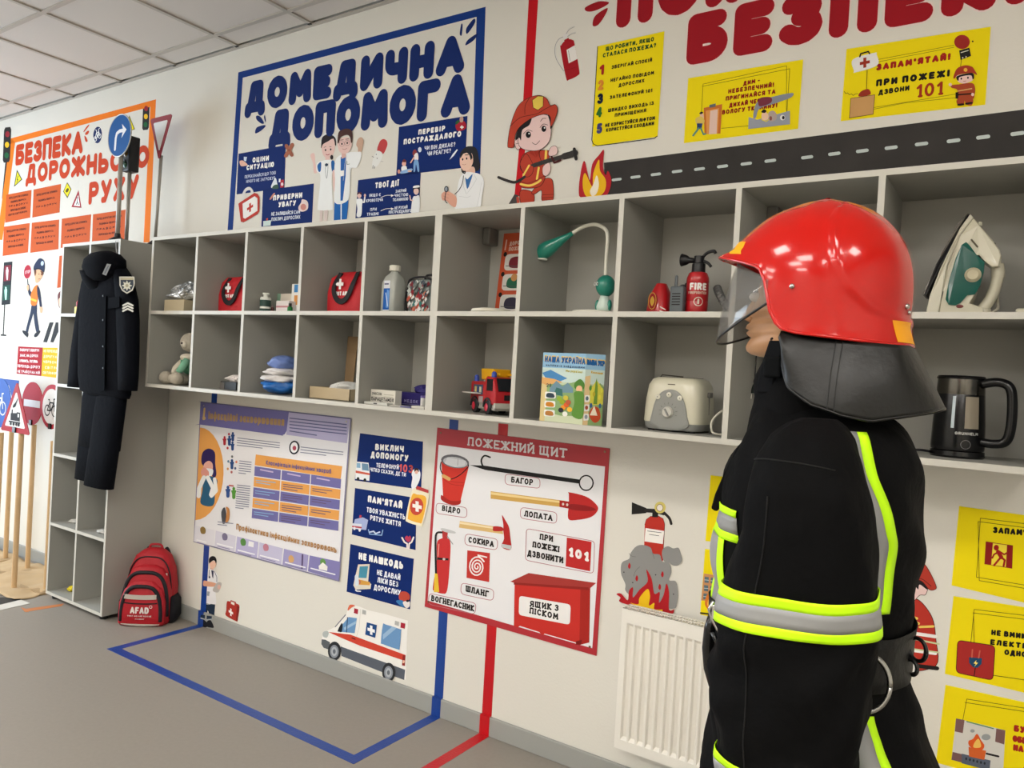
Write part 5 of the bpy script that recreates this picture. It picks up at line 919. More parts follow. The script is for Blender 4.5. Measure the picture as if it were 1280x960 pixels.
# --- red first aid bags
def redbag(u0, u1, vt, y, lab, text, rot=0, dz=1, d=.12):
    xa, xb_ = hx(u0, 380, y), hx(u1, 380, y); zt = wp((u0+u1)/2, vt, y).z; cx = (xa+xb_)/2-.008; w = (xb_-xa)/2*1.12; h = zt-Z1
    t = thing('first_aid_bag', lab, 'bag', (cx, y+d/2, Z1), 'red first aid bags'); R = mat('#c01d28', .55, key='red_nylon', bump=.25, nscale=60)
    b = MB().loft([(cx, y+d/2, Z1+.001, w*.97, d/2, 5), (cx, y+d/2, Z1+h*.5, w, d/2, 5), (cx, y+d/2, Z1+h*.85, w*.98, d/2*.75, 4), (cx+(.02 if dz > 1 else 0), y+d/2, Z1+h, w*.88, d/2*.3, 3)], 32)
    b.build('body', t, R, smooth=.8)
    K = mat('#17151a', .7)
    def hd(yy, hh):
        P = sm_open([(cx-w*.36, yy+.03, Z1+h*.97), (cx-w*.42, yy-.004, Z1+h*.62), (cx-w*.26, yy-.008, Z1+h*.36), (cx+w*.06, yy-.008, Z1+h*.27), (cx+w*.38, yy-.008, Z1+h*.38), (cx+w*.6, yy-.004, Z1+h*.68), (cx+w*.56, yy+.03, Z1+h*.98)], 5)
        b = MB()
        R_ = [[Vector(p)+Vector((-nx, 0, -nz))*.013*s_+Vector((0, o_, 0)) for s_, o_ in ((-1, -.0015), (1, -.0015), (1, .0015), (-1, .0015))] for p, (nx, nz) in zip(P, [((P[min(i+1, len(P)-1)][2]-P[max(i-1, 0)][2]), -(P[min(i+1, len(P)-1)][0]-P[max(i-1, 0)][0])) for i in range(len(P))]) for L in [1]]
        R_ = []
        for i, p in enumerate(P):
            a_, c_ = P[max(i-1, 0)], P[min(i+1, len(P)-1)]; dx, dz_ = c_[0]-a_[0], c_[2]-a_[2]; L = math.hypot(dx, dz_) or 1; n = Vector((-dz_/L, 0, dx/L))*.0125
            q = Vector(p); R_.append([q+n+Vector((0, -.0015, 0)), q-n+Vector((0, -.0015, 0)), q-n+Vector((0, .0015, 0)), q+n+Vector((0, .0015, 0))])
        b.rings(R_); b.build('handle', t, K)
    hd(y, h)
    part(t, 'zip', K, lambda b: b.tube(sm_open([(cx-w*.86, y+d/2, Z1+h*.93), (cx, y+d/2, Z1+h*1.005), (cx+w*.86, y+d/2, Z1+h*.93)], 4), .004, 6))
    c = Canvas(planar((cx-w*.1, y-.0005, Z1+h*.68), (1, 0, 0), (0, 0, -1)), base=.002)
    s_ = w*.2; c.cross(0, 0, s_, '#f0ecea', .9).line([(-s_*.9, 0), (0, 0)], s_*.5, '#f0ecea').line([(-w*.55+.0, 0), (-w*.55, 0.0001)], .0005, '#f0ecea')
    c.text('FIRST AID', (-w*.35, h*.27), (w*.42, h*.27), h*.1, '#f0ecea', .3).done('print', t)
    return t
redbag(272, 304, 345, -.22, 'small red first aid bag with black handle in the second cell of the top row', '')
redbag(408, 449, 338, -.24, 'larger slanting red first aid bag beside the clear plastic bottle', '', dz=2, d=.14)
# --- bottles of cell 3
def bottle(name, lab, u, y, r, prof, parts_, group=None, Z=Z1, u2=None):
    x = hx(u, 385, y); t = thing(name, lab, 'bottle', (x, y, Z), group)
    for nm, m, pr in parts_: part(t, nm, m, lambda b: b.lathe([(rr_*r, Z+h_) for rr_, h_ in pr], (x, y, 0)), smooth=.7)
    return t, x
GW = mat('#dfe0d8', .4); DG = mat('#1d4038', .4)
t, x = bottle('pump_bottle', 'white and dark green pump bottle in the third cell of the top row', 331.5, -.26, .026, None,
    [('body', GW, [(.9, .001), (1, .004), (1, .066), (.9, .074)]), ('label', DG, [(1.02, .028), (1.02, .06)]), ('label_strip', DG, [(1.02, .006), (1.02, .018)]), ('neck', GW, [(.45, .072), (.45, .088)]), ('pump_head', GW, [(.6, .086), (.62, .095), (.2, .096)])])
part(t, 'nozzle', GW, lambda b: b.tube([(x, -.26, Z1+.091), (x+.028, -.265, Z1+.09)], [.005, .004], 8))
bottle('small_bottle', 'small dark bottle half behind the pump bottle', 323, -.2, .017, None, [('body', mat('#4d6a60', .3), [(.9, 0), (1, .003), (1, .036), (.5, .042)]), ('cap', mat('#d8d8d2', .5), [(.6, .042), (.6, .056)])])
bottle('small_bottle', 'tiny brown-red vial between the pump bottle and the white box', 340.5, -.23, .0075, None, [('body', mat('#5c2a2a', .3), [(.9, 0), (1, .003), (1, .026), (.5, .03)]), ('cap', mat('#a89894', .5), [(.6, .03), (.6, .04)])])
bottle('small_bottle', 'little bottle with a green label and a black cap before the white boxes', 362.5, -.26, .0125, None, [('body', mat('#1e7a38', .35), [(.9, 0), (1, .003), (1, .024), (.5, .03)]), ('cap', mat('#241c1a', .5), [(.6, .029), (.6, .044)])])
def smallbox(name, lab, cat, u0, u1, vt, y, d, col, Z=Z1, strips=(), group=None, r=0):
    xa, xb_ = hx(u0, 385, y), hx(u1, 385, y); zt = wp((u0+u1)/2, vt, y).z
    t = thing(name, lab, cat, ((xa+xb_)/2, y+d/2, Z), group)
    part(t, 'body', mat(col, .5), lambda b: b.box(xa, xb_, y, y+d, Z, zt), bevel=.001)
    for a_, b_, c_, e_, q in strips: part(t, 'printed_strip', mat(q, .5), lambda b: b.box(xa+(xb_-xa)*a_, xa+(xb_-xa)*b_, y-.0006, y, Z+(zt-Z)*c_, Z+(zt-Z)*e_))
    return t
smallbox('medicine_box', 'low white and red medicine box under the stack beside the vial', 'box', 345, 361, 376, -.24, .06, '#e6dedd', strips=((.0, 1, .45, .6, '#c88890'),), group='medicine packs in the third cell')
smallbox('medicine_box', 'beige box with a pink oval standing behind the low medicine box', 'box', 350, 364, 367, -.17, .04, '#dcd3c4', strips=((.2, .9, .1, .45, '#d8808c'),), group='medicine packs in the third cell')
smallbox('medicine_box', 'tall white, blue and orange carton beside the red bag’s divider', 'box', 363.5, 374, 355, -.2, .05, '#e6e4e0', strips=((.3, 1, .72, .98, '#3f86c4'), (.35, .9, .3, .62, '#d8944e')), group='medicine packs in the third cell')
smallbox('medicine_box', 'small green and white pack left of the beige box', 'box', 345, 350, 367, -.15, .03, '#8fb49a', group='medicine packs in the third cell')
# --- plastic bottle of cell 5
y = -.24; xa, xb_ = hx(479, 380, y), hx(504, 380, y); cx = (xa+xb_)/2; w = (xb_-xa)/2; zt = wp(491, 332, y).z; h = zt-Z1
t = thing('plastic_bottle', 'large translucent plastic bottle with a white cap and blue label', 'bottle', (cx, y, Z1))
CL = mat('#c6c9c2', .25, key='milky_plastic', trans=.25)
wo = w; w = w*.72; b = MB().loft([(cx, y, Z1, w*.95, wo*.66, 6), (cx, y, Z1+.004, w, wo*.7, 6), (cx, y, Z1+h*.62, w, wo*.7, 6), (cx, y, Z1+h*.75, w*.82, wo*.6, 3), (cx, y, Z1+h*.84, w*.45, w*.4, 2), (cx, y, Z1+h*.9, w*.3, w*.3, 2)], 32); b.build('body', t, CL, smooth=.8)
w = wo; part(t, 'cap', mat('#e2dfd2', .5), lambda b: b.lathe([(w*.4, Z1+h*.88), (w*.42, Z1+h*.9), (w*.42, Z1+h*.985), (w*.36, Z1+h)], (cx, y, 0), n=28), smooth=.5)
w = wo*.72; c = Canvas(planar((cx+w*.42, y-wo*.7, Z1), (.95, 0, 0), (0, 0, -1)), base=.0008)
c.poly([(-w*.93, -h*.66), (-w*.05, -h*.66), (-w*.05, -h*.04), (-w*.93, -h*.04)], '#d8dce4').poly([(-w*.93, -h*.5), (-w*.05, -h*.5), (-w*.05, -h*.06), (-w*.93, -h*.06)], '#2460b4').poly([(-w*.45, -h*.48), (-w*.1, -h*.45), (-w*.12, -h*.1), (-w*.5, -h*.1)], '#6c9cdc').line([(-w*.8, -h*.59), (-w*.3, -h*.59)], .006, '#5c5c7c').line([(-w*.6, -h*.4), (-w*.25, -h*.14)], .005, '#c8dcf4').done('label', t)
# --- patterned pouch
y = -.22; xa, xb_ = hx(508, 380, y), hx(540, 380, y); cx = (xa+xb_)/2; w = (xb_-xa)/2; zt = wp(524, 347.5, y).z; h = zt-Z1
t = thing('patterned_pouch', 'transparent pouch with black piping and colourful contents beside the bottle', 'bag', (cx, y+.04, Z1))
part(t, 'body', mat('#7c8482', .15, key='clear_vinyl'), lambda b: b.box(xa+.004, xb_-.004, y+.002, y+.075, Z1+.002, zt-.004), bevel=.012)
BKM = mat('#16151a', .6)
for yy in (y, y+.075):
    P = sm_closed([(xa+.004, yy, Z1+.01), (xa+.004, yy, zt-.03), (xa+.03, yy, zt), (xb_-.03, yy, zt), (xb_-.004, yy, zt-.03), (xb_-.004, yy, Z1+.01)], 6)
    part(t, 'piping', BKM, lambda b: b.tube(P+[P[0]], .0045, 8))
part(t, 'handle', BKM, lambda b: b.tube(sm_open([(cx, y+.03, zt-.002), (cx+.01, y+.03, zt+.014), (cx+.04, y+.03, zt+.014), (cx+.05, y+.03, zt-.002)], 5), .005, 8))
c = Canvas(planar((xa, y-.0045, zt), (1, 0, 0), (0, 0, -1)), base=.0006); rd = random.Random(11)
for k in range(110):
    u, v = rd.uniform(.014, 2*w-.014), rd.uniform(.014, h-.01); q = rd.choice(['#8c2b34', '#3f7f7a', '#d8d6d2', '#c87a62', '#e6e4e2', '#3a4a58', '#a8b4b4', '#b85a48'] if v > h*.4 else ['#9aa09c', '#45505a', '#6a7472', '#c8ccc8', '#7a2f36'])
    s_ = rd.uniform(.005, .014); c.poly([(min(max(u+s_*math.cos(a+rd.random()), .009), 2*w-.009), min(max(v+s_*1.2*math.sin(a), .009), h-.006)) for a in (0, 1.5, 3, 4.4)], q)
c.done('contents_print', t)
# --- lamp base disc and orange card (cell 6)
y = -.255; xc = hx(614, 387, y)
t = thing('round_lamp_base', 'flat white round disc lying in the cell with the orange card', 'lamp base', (xc, y, Z1)); 
part(t, 'disc', mat('#dad6c6', .35), lambda b: b.lathe([(.075, Z1), (.08, Z1+.004), (.075, Z1+.014), (.05, Z1+.018), (.01, Z1+.019)], (xc, y, 0), n=36), smooth=.5)
pa, pb = wp(625, 290, -.03), wp(620, 388, -.05)
t = thing('orange_safety_card', 'tall orange card with small pictures leaning in the cell left of the green lamp', 'card', (pa.x+.1, -.04, Z1))
x0c = wp(622.5, 350, -.045).x; zt = wp(640, 290, -.04).z
b = MB().prism([(x0c, -.06, Z1), (x0c+.2, -.06, Z1), (x0c+.2, -.02, zt), (x0c, -.02, zt)], (0, .002, 0)); b.build('sheet', t, mat('#c9512c', .5))
hh = zt-Z1; sl = .04/hh
c = Canvas(lambda u, v: Vector((x0c+u, -.02-v*sl, zt-v)), base=.0006)
c.text('ДОРОГИ', (.035, .055), (.11, .05), .018, '#e9c4b4', .26).text('ПОЖЕЖІ', (.035, .078), (.11, .074), .018, '#e9c4b4', .26).line([(.018, .03), (.016, .07)], .007, '#e9c4b4')
for k, (v, q) in enumerate(((.09, '#7c2a34'), (.175, '#2f6a50'), (.262, '#3c3848'))):
    c.poly(rr([(.022, v), (.2, v), (.2, v+.07), (.022, v+.07)], .3), '#ded9d2').ell(.02, v, .009, .01, '#221d1d').blob([(.05, v+.02), (.09, v+.012), (.12, v+.03), (.11, v+.058), (.05, v+.056)], q).line([(.03, v+.05), (.13, v+.055)], .003, '#555')
c.ell(.08, .19, .016, .016, '#c8925c').done('printed_pictures', t)
# --- green desk lamp
GL = mat('#1f8270', .28, key='green_plastic', coat=.4); WL = mat('#dedbcd', .35)
y = -.2; xb0 = hx(742, 386, y); xp = hx(757, 360, y); zt_ = lambda u, v: wp(u, v, y)
t = thing('desk_lamp', 'green desk lamp with an arched white neck and an owl-like body', 'lamp', (xb0, y, Z1))
part(t, 'base', WL, lambda b: b.lathe([(.078, Z1), (.082, Z1+.004), (.076, Z1+.013), (.03, Z1+.018), (.01, Z1+.018)], (xb0, y, 0), n=36), smooth=.5)
bc = zt_(757, 357.5); br = (hx(768, 357, y)-hx(746, 357, y))/2
bo = part(t, 'owl_head', GL, lambda b: b.ball((bc.x, y, bc.z), br, br, br*1.12, 24, 16), smooth=True)
c = Canvas(planar((bc.x-br*.55, y-br*.86, bc.z), (.85, -.5, 0), (0, 0, -1)), base=.002); c.ell(-.012, -.004, .006, .007, '#e8e8e2').ell(.004, -.004, .006, .007, '#e8e8e2').ell(-.011, -.004, .003, .004, '#1a1a1a').ell(.005, -.004, .003, .004, '#1a1a1a').done('eyes', bo)
sb = zt_(755, 379); part(t, 'owl_body', mat('#cfe0d6', .35), lambda b: b.loft([(sb.x, y, Z1+.014, br*.7, br*.6), (sb.x, y, Z1+.03, br*.8, br*.7), (sb.x, y, Z1+.055, br*.55, br*.5), (sb.x, y, bc.z-br, br*.4, br*.4)], 20), smooth=True)
for s_ in (-1, 1): part(t, 'wing', GL, lambda b: b.ball((sb.x+s_*br*.7, y-.004, Z1+.036), .008, .01, .02, 12, 8), smooth=True)
P = sm_open([zt_(757, 345), zt_(758, 320), zt_(759.5, 297), zt_(757, 287), zt_(748, 281.5), zt_(738, 281), (zt_(726, 285)), zt_(715, 292)], 6)
part(t, 'neck', WL, lambda b: b.tube([(p[0], y, p[2]) for p in P], .0068, 12), smooth=True)
hp = [zt_(u, v) for u, v in ((716, 291.5), (708, 297), (698, 304), (688, 311), (679, 317), (673, 321.5))]
part(t, 'lamp_head', GL, lambda b: b.tube([(p.x, y-.004*i, p.z) for i, p in enumerate(hp)], [.008, .012, .021, .03, .031, .012], 20), smooth=True)
hq = part(t, 'light_ring', mat('#e8e8dc', .3), lambda b: b.lathe([(.02, -.003), (.021, 0), (.02, .002)], (hp[4].x+.006, y-.016, hp[4].z-.024), n=20))
part(t, 'light_cap', GL, lambda b: b.ball((hp[4].x+.004, y-.014, hp[4].z-.012), .03, .024, .013, 16, 10), smooth=True)
# --- fire toys (cell 8)
RP = mat('#b3161f', .3, key='red_plastic', coat=.4); KP = mat('#161518', .35)
y = -.2; xa, xb_ = hx(811, 385, y), hx(840, 385, y); cx = (xa+xb_)/2; w = (xb_-xa)/2; zt = wp(825, 355, y).z
t = thing('toy_fire_helmet', 'red toy helmet with a round badge left of the grey walkie-talkie', 'toy', (cx, y, Z1))
part(t, 'shell', RP, lambda b: b.loft([(cx, y, Z1, w*1.05, .05, 3), (cx, y, Z1+.01, w, .048, 3), (cx, y, Z1+(zt-Z1)*.6, w*.85, .042, 2.6), (cx, y, zt, w*.4, .02)], 24), smooth=.6)
c = Canvas(planar((cx-w*.2, y-.0475, Z1+.045), (1, 0, 0), (0, 0, -1)), base=.004); c.ell(0, 0, .016, .03, '#8c1820').line([(.014*math.cos(PI*k/8), .028*math.sin(PI*k/8)) for k in range(17)], .002, '#d8b050').blob([(0, -.016), (.008, 0), (0, .018), (-.008, 0)], '#c8a040').line([(.03, .02), (.05, .03)], .003, '#e8e0d8').line([(.03, .034), (.055, .04)], .003, '#e8e0d8').done('badge', t)
y = -.24; xa, xb_ = hx(838, 385, y), hx(855, 385, y); zt = wp(846, 358, y).z; cx = (xa+xb_)/2; w = (xb_-xa)/2
t = thing('toy_walkie_talkie', 'grey toy walkie-talkie standing against the toy extinguisher', 'toy', (cx, y, Z1)); GP = mat('#5b6266', .45)
part(t, 'body', GP, lambda b: b.box(cx-w, cx+w, y-.014, y+.014, Z1, zt), bevel=.006)
part(t, 'antenna', GP, lambda b: b.lathe([(.006, zt-.004), (.005, zt+.035), (.002, zt+.038)], (cx-w*.35, y, 0), n=12), smooth=.6)
for k in range(5): part(t, 'speaker_slot', KP, lambda b: b.box(cx-w*.6, cx+w*.6, y-.0155, y-.0138, Z1+.03+k*.009, Z1+.034+k*.009))
y = -.2; a0, a1 = wp(857, 384, y), wp(884, 384, y); cx = (a0.x+a1.x)/2; r = (a1.x-a0.x)/2*.98; zs = wp(873, 340, y).z; h = zs-Z1
t = thing('toy_extinguisher', 'red toy fire extinguisher with a black nozzle and the word FIRE', 'toy', (cx, y, Z1))
cyl = part(t, 'cylinder', RP, lambda b: b.lathe([(r*.9, Z1), (r, Z1+.006), (r, Z1+h*.3), (r*.97, Z1+h*.32), (r, Z1+h*.34), (r, Z1+h*.72), (r*.97, Z1+h*.74), (r, Z1+h*.76), (r*.98, Z1+h*.86), (r*.8, Z1+h*.97), (r*.5, Z1+h)], (cx, y, 0), n=36), smooth=.6)
part(t, 'valve', KP, lambda b: (b.lathe([(r*.62, Z1+h*.97), (r*.6, Z1+h*1.18), (r*.45, Z1+h*1.2), (r*.45, Z1+h*1.36)], (cx, y, 0), n=20)), smooth=.6)
zz = Z1+h*1.26
part(t, 'nozzle', KP, lambda b: b.tube([(cx-r*.3, y, zz), (cx-r*.9, y, zz+.002), (cx-r*1.15, y, zz+.003), (cx-r*1.65, y, zz+.004)], [.008, .01, .016, .022], 20), smooth=True)
part(t, 'lever', KP, lambda b: b.tube(sm_open([(cx+r*.2, y, zz+.006), (cx+r*.7, y, zz+.024), (cx+r*1.3, y, zz+.03), (cx+r*1.5, y, zz+.022)], 4), .0055, 8), smooth=True)
part(t, 'lever', KP, lambda b: b.tube(sm_open([(cx+r*.3, y, zz-.002), (cx+r*.8, y, zz-.008), (cx+r*1.15, y, zz-.022)], 4), .005, 8), smooth=True)
cylmap = lambda u, v: Vector((cx+(r+.0004)*math.sin(u/r), y-(r+.0004)*math.cos(u/r), v))
c = Canvas(lambda u, v: cylmap(u-r*.25, Z1-v), base=0, eps=0)
def cyltext(s_, u0, u1, z, hh, col, th, name='lettering'):
    st, W = layout(s_, th); k = (u1-u0)/W; q = MB().mat(mat(col, .5))
    for ch, P in st:
        for F in ribbon([(px*k, py*hh) for px, py in P], hh*th/2, 8):
            q.add([cylmap(u0+fx, z+fy)+Vector((math.sin((u0+fx)/r), -math.cos((u0+fx)/r), 0))*.0006 for fx, fy in F], [tuple(range(len(F)))])
    q.build(name, t, fixn=False)
cyltext('FIRE', -r*.35, r*1.2, Z1+h*.56, .024, '#eee8e4', .26); cyltext('FIREFIGHTER', -r*.5, r*1.25, Z1+h*.47, .009, '#d8b8a8', .24)
q = MB().mat(mat('#d8c8b8', .5))
for F in ribbon([(.014*math.cos(PI*k/8)+r*.5, .014*math.sin(PI*k/8)+h*.3) for k in range(17)], .0014, 6)+ribbon([(r*.5, h*.3-.006), (r*.5, h*.3+.006)], .003, 6): q.add([cylmap(fx, Z1+fy)+Vector((math.sin(fx/r), -math.cos(fx/r), 0))*.0006 for fx, fy in F], [tuple(range(len(F)))])
q.build('emblem', t, fixn=False)
y = -.1; gx = hx(852, 360, y)
t = thing('toy_breathing_mask', 'dark grey toy breathing mask lying behind the walkie-talkie', 'toy', (gx, y, Z1))
part(t, 'mask', mat('#3c3f42', .5), lambda b: b.loft([(gx, y, Z1, .05, .03, 2.4), (gx, y, Z1+.05, .045, .035, 2.2), (gx+.005, y, Z1+.1, .03, .03, 2), (gx+.01, y, Z1+.118, .012, .012, 2)], 20), smooth=.7)
part(t, 'valve_cap', mat('#2a2c2e', .4), lambda b: b.lathe([(.016, Z1+.09), (.018, Z1+.1), (.014, Z1+.12)], (gx+.035, y-.02, 0), n=16), smooth=.6)
y = -.18; gx = hx(893, 375, y)
t = thing('toy_air_hose', 'grey corrugated toy hose curving down right of the toy extinguisher', 'toy', (gx+.04, y, Z1))
P = sm_open([(gx-.01, y+.05, Z1+.1), (gx+.01, y+.02, Z1+.075), (gx+.04, y, Z1+.04), (gx+.09, y-.02, Z1+.016), (gx+.14, y-.01, Z1+.014)], 8)
part(t, 'hose', mat('#6a6a68', .5), lambda b: b.tube(P, [.012 if i % 2 else .0145 for i in range(len(P))], 12), smooth=.4)
# --- lower row: teddy
FUR = mat('#b9b0a0', .95, key='fur', noise=.15, nscale=50, bump=.6)
y = -.2; p = on(222, 478, 2, Z2); bx = hx(230, 450, y)
t = thing('teddy_bear', 'beige teddy bear in a green shirt sitting in the lower left cell', 'toy', (bx, y, Z2))
q = lambda u, v, yy: wp(u, v, yy)
h0 = q(238, 428, y); part(t, 'head', FUR, lambda b: b.ball((h0.x, y, h0.z), .055, .05, .052, 20, 14), smooth=True)
part(t, 'ear', FUR, lambda b: b.ball((q(229, 424, y).x-.004, y+.01, h0.z-.006), .016, .014, .035, 14, 10), smooth=True)
b0 = q(236, 455, y); part(t, 'body', mat('#5e9c7a', .9, noise=.3, nscale=60, key='green_cloth'), lambda b: b.ball((b0.x, y+.01, b0.z), .062, .05, .058, 20, 14), smooth=True)
part(t, 'collar', mat('#d4cab8', .9), lambda b: b.ball((b0.x+.006, y-.012, b0.z+.035), .04, .04, .022, 16, 10), smooth=True)
part(t, 'muzzle', mat('#cfc7b8', .9), lambda b: b.ball((h0.x+.012, y-.042, h0.z-.012), .022, .018, .018, 14, 10), smooth=True)
part(t, 'nose', mat('#2a2220', .5), lambda b: b.ball((h0.x+.014, y-.059, h0.z-.008), .006), smooth=True)
f1, f2 = q(207.5, 471, -.26), q(221, 474, -.28)
for f_, yy in ((f1, -.26), (f2, -.28)):
    part(t, 'leg', FUR, lambda b: b.tube([(b0.x-.01, y, Z2+.03), ((b0.x+f_.x)/2, (y+yy)/2, Z2+.03), (f_.x, yy, Z2+.032)], [.03, .026, .026], 14), smooth=True)
    part(t, 'foot', FUR, lambda b: b.ball((f_.x, yy, Z2+.036), .036, .036, .035, 18, 12), smooth=True)
part(t, 'arm', mat('#7fb89a', .9), lambda b: b.tube([(b0.x+.03, y-.03, b0.z+.02), (b0.x+.035, y-.06, b0.z-.02), (b0.x+.02, y-.07, b0.z-.045)], [.02, .019, .017], 12), smooth=True)
part(t, 'arm', mat('#d4cab8', .9), lambda b: b.tube([(b0.x-.03, y-.02, b0.z+.01), (b0.x-.06, y-.04, b0.z-.03), (b0.x-.04, y-.06, b0.z-.05)], [.018, .017, .015], 12), smooth=True)
# dark box with napkins
y = -.26; xa = hx(275, 485, y); zt = wp(285, 477, y).z
t = thing('dark_box', 'small black and grey box with crumpled white paper in the second lower cell', 'box', (xa+.06, y+.05, Z2))
part(t, 'body', mat('#17181a', .5), lambda b: b.box(xa, xa+.13, y, y+.1, Z2, zt), bevel=.002)
part(t, 'end_label', mat('#55504c', .6), lambda b: b.box(xa-.0008, xa+.035, y-.001, y+.0, Z2, zt-.006))
b = MB(); crumple(xa+.07, y+.05, zt-.008, .05, .04, .045, 21, 24, 10, .5)(b); b.build('paper', t, mat('#e0d8d4', .8, bump=.3, nscale=30))
# bags
def pile(name, lab, cat, cx, y, z, a, b_, h, col, seed, rough=.5, grp=None, amp=.24, bump=.8, top=.75):
    t = thing(name, lab, cat, (cx, y, z), grp); b = MB(); crumple(cx, y, z, a, b_, h, seed, 30, 14, amp)(b); b.build('body', t, mat(col, rough, bump=bump, nscale=18), smooth=True); return t
y = -.22; xc = hx(352, 480, y)
z1, z2_, z3 = wp(352, 476.5, y).z, wp(352, 461.5, y).z, wp(352, 445, y).z
pile('plastic_package', 'bright blue plastic package at the bottom of the stack in the third lower cell', 'package', xc+.0, y, Z2+.001, .085, .09, z1-Z2+.012, '#1565b4', 31, .3, 'packages in the third lower cell')
pile('plastic_package', 'upper white package in the middle of the stack under the pale blue one', 'package', xc-.003, y, z1-.012, .092, .09, (z2_-z1)*.62+.01, '#dcd9d8', 32, .5, 'packages in the third lower cell')
pile('plastic_package', 'white package directly on top of the bright blue one', 'package', xc+.004, y, z1+(z2_-z1)*.4, .08, .085, (z2_-z1)*.62+.008, '#e2dedd', 33, .5, 'packages in the third lower cell')
pile('plastic_package', 'pale blue plastic bag on top of the stack in the third lower cell', 'package', xc+.008, y, z2_-.006, .066, .07, z3-z2_+.01, '#6d84c0', 34, .35, 'packages in the third lower cell', .2)
# carton with lid
y = -.28; xa, xb_ = hx(386.5, 490, y), hx(437, 495, y); zt = wp(410, 484.5, y).z
t = thing('open_carton', 'open beige carton with its lid upright and a folded cloth inside', 'box', ((xa+xb_)/2, y+.09, Z2)); CB = mat('#b7a586', .8); T3 = .003
part(t, 'body', CB, lambda b: (b.box(xa, xb_, y, y+T3, Z2, zt), b.box(xa, xa+T3, y, y+.18, Z2, zt), b.box(xb_-T3, xb_, y, y+.18, Z2, zt), b.box(xa, xb_, y+.177, y+.18, Z2, zt), b.box(xa, xb_, y, y+.18, Z2, Z2+T3)))
la = wp(431, 420, -.09); lb = wp(436, 475, -.09)
part(t, 'lid', mat('#8f7657', .85), lambda b: b.prism([(lb.x-.035, -.085, zt-.01), (lb.x+.02, -.085, zt-.01), (la.x+.06, -.06, la.z), (la.x-.01, -.06, la.z)], (0, .003, 0)))
b = MB(); crumple((xa+xb_)/2+.03, y+.08, zt-.03, .075, .065, .062, 41, 26, 10, .25)(b); b.build('cloth', t, mat('#d6d6d2', .8, bump=.4, nscale=30))
# paracetamol etc.
pl_, pr_ = wp(463.5, 493, -.27), wp(494, 497, -.27); zt = wp(478, 487.5, -.27).z; y = -.27
t = thing('medicine_box', 'white box with black lettering ПАРАЦЕТАМОЛ standing on the lower shelf', 'box', ((pl_.x+pr_.x)/2, y+.02, Z2))
part(t, 'body', mat('#dedad0', .5), lambda b: b.box(pl_.x, pr_.x, y, y+.04, Z2, zt), bevel=.001)
c = Canvas(planar((pl_.x, y, Z2), (1, 0, 0), (0, 0, -1)), base=.0006); w = pr_.x-pl_.x; h = zt-Z2
c.text('ПАРАЦЕТАМОЛ', (.005, -h*.22), (w-.008, -h*.22), h*.26, '#2a2a28', .2).text('Vіzym' if False else 'УНІСОН', (.008, -h*.62), (w*.45, -h*.62), h*.2, '#38362f', .2).line([(w*.55, -h*.7), (w*.92, -h*.7)], .003, '#b8b4a4').line([(w*.55, -h*.55), (w*.92, -h*.55)], .003, '#c8c4b4').line([(.006, -h*.5), (w*.9, -h*.5)], .001, '#999').done('lettering', t)
y = -.16; xa, xb_ = hx(495, 492, y), hx(531, 495, y); zt = wp(510, 490.5, y).z
t = thing('glove_box', 'dark violet box with white lettering and a violet glove hanging out', 'box', ((xa+xb_)/2, y+.05, Z2))
part(t, 'body', mat('#2a2068', .5), lambda b: b.box(xa, xb_, y, y+.1, Z2, zt), bevel=.001)
c = Canvas(planar((xa, y, Z2), (1, 0, 0), (0, 0, -1)), base=.0006); c.text('МЕДОК', (.05, -.012), (.13, -.012), .014, '#9c98c8', .22).line([(.04, -.006), (.14, -.006)], .002, '#8c88b8').done('lettering', t)
b = MB(); crumple((xa+xb_)/2+.035, y+.05, zt-.012, .045, .035, .05, 51, 24, 10, .3)(b); b.build('glove', t, mat('#2c2270', .6))
xs = hx(529, 500, -.24)
t = thing('tablet_tube', 'small white tablet tube beside the violet glove box', 'tube', (xs, -.24, Z2)); part(t, 'body', mat('#dcdad4', .4), lambda b: b.lathe([(.010, Z2), (.011, Z2+.002), (.011, Z2+.048), (.009, Z2+.05)], (xs, -.24, 0), n=20), smooth=.5); part(t, 'cap', mat('#6c5ca0', .4), lambda b: b.lathe([(.0115, Z2+.042), (.0115, Z2+.05), (.009, Z2+.052)], (xs, -.24, 0), n=20), smooth=.5)
for k, (u0, u1, v, col, lab) in enumerate(((455, 484, 504, '#c9c8c0', 'thin white blister pack lying before the paracetamol box'), (486, 504, 508, '#b4b0a8', 'grey blister pack lying between the two white packs'), (500, 513, 510, '#6d6a94', 'small bluish pack lying near the front edge of the lower shelf'), (514, 530, 510, '#c6c2b8', 'low white pack lying below the violet glove box'))):
    yy = (-.32, -.31, -.325, -.32)[k]; xa, xb_ = hx(u0, v, yy), hx(u1, v, yy)
    t = thing('blister_pack', lab, 'medicine', ((xa+xb_)/2, yy+.02, Z2), 'flat medicine packs'); part(t, 'body', mat(col, .3), lambda b: b.box(xa, xb_, yy, yy+.035, Z2, Z2+(.011 if k in (0, 3) else .006)), bevel=.0015)
    if k == 0: part(t, 'printed_strip', mat('#3a3836', .5), lambda b: b.box(xa+.055, xa+.075, yy-.0006, yy, Z2+.003, Z2+.008))
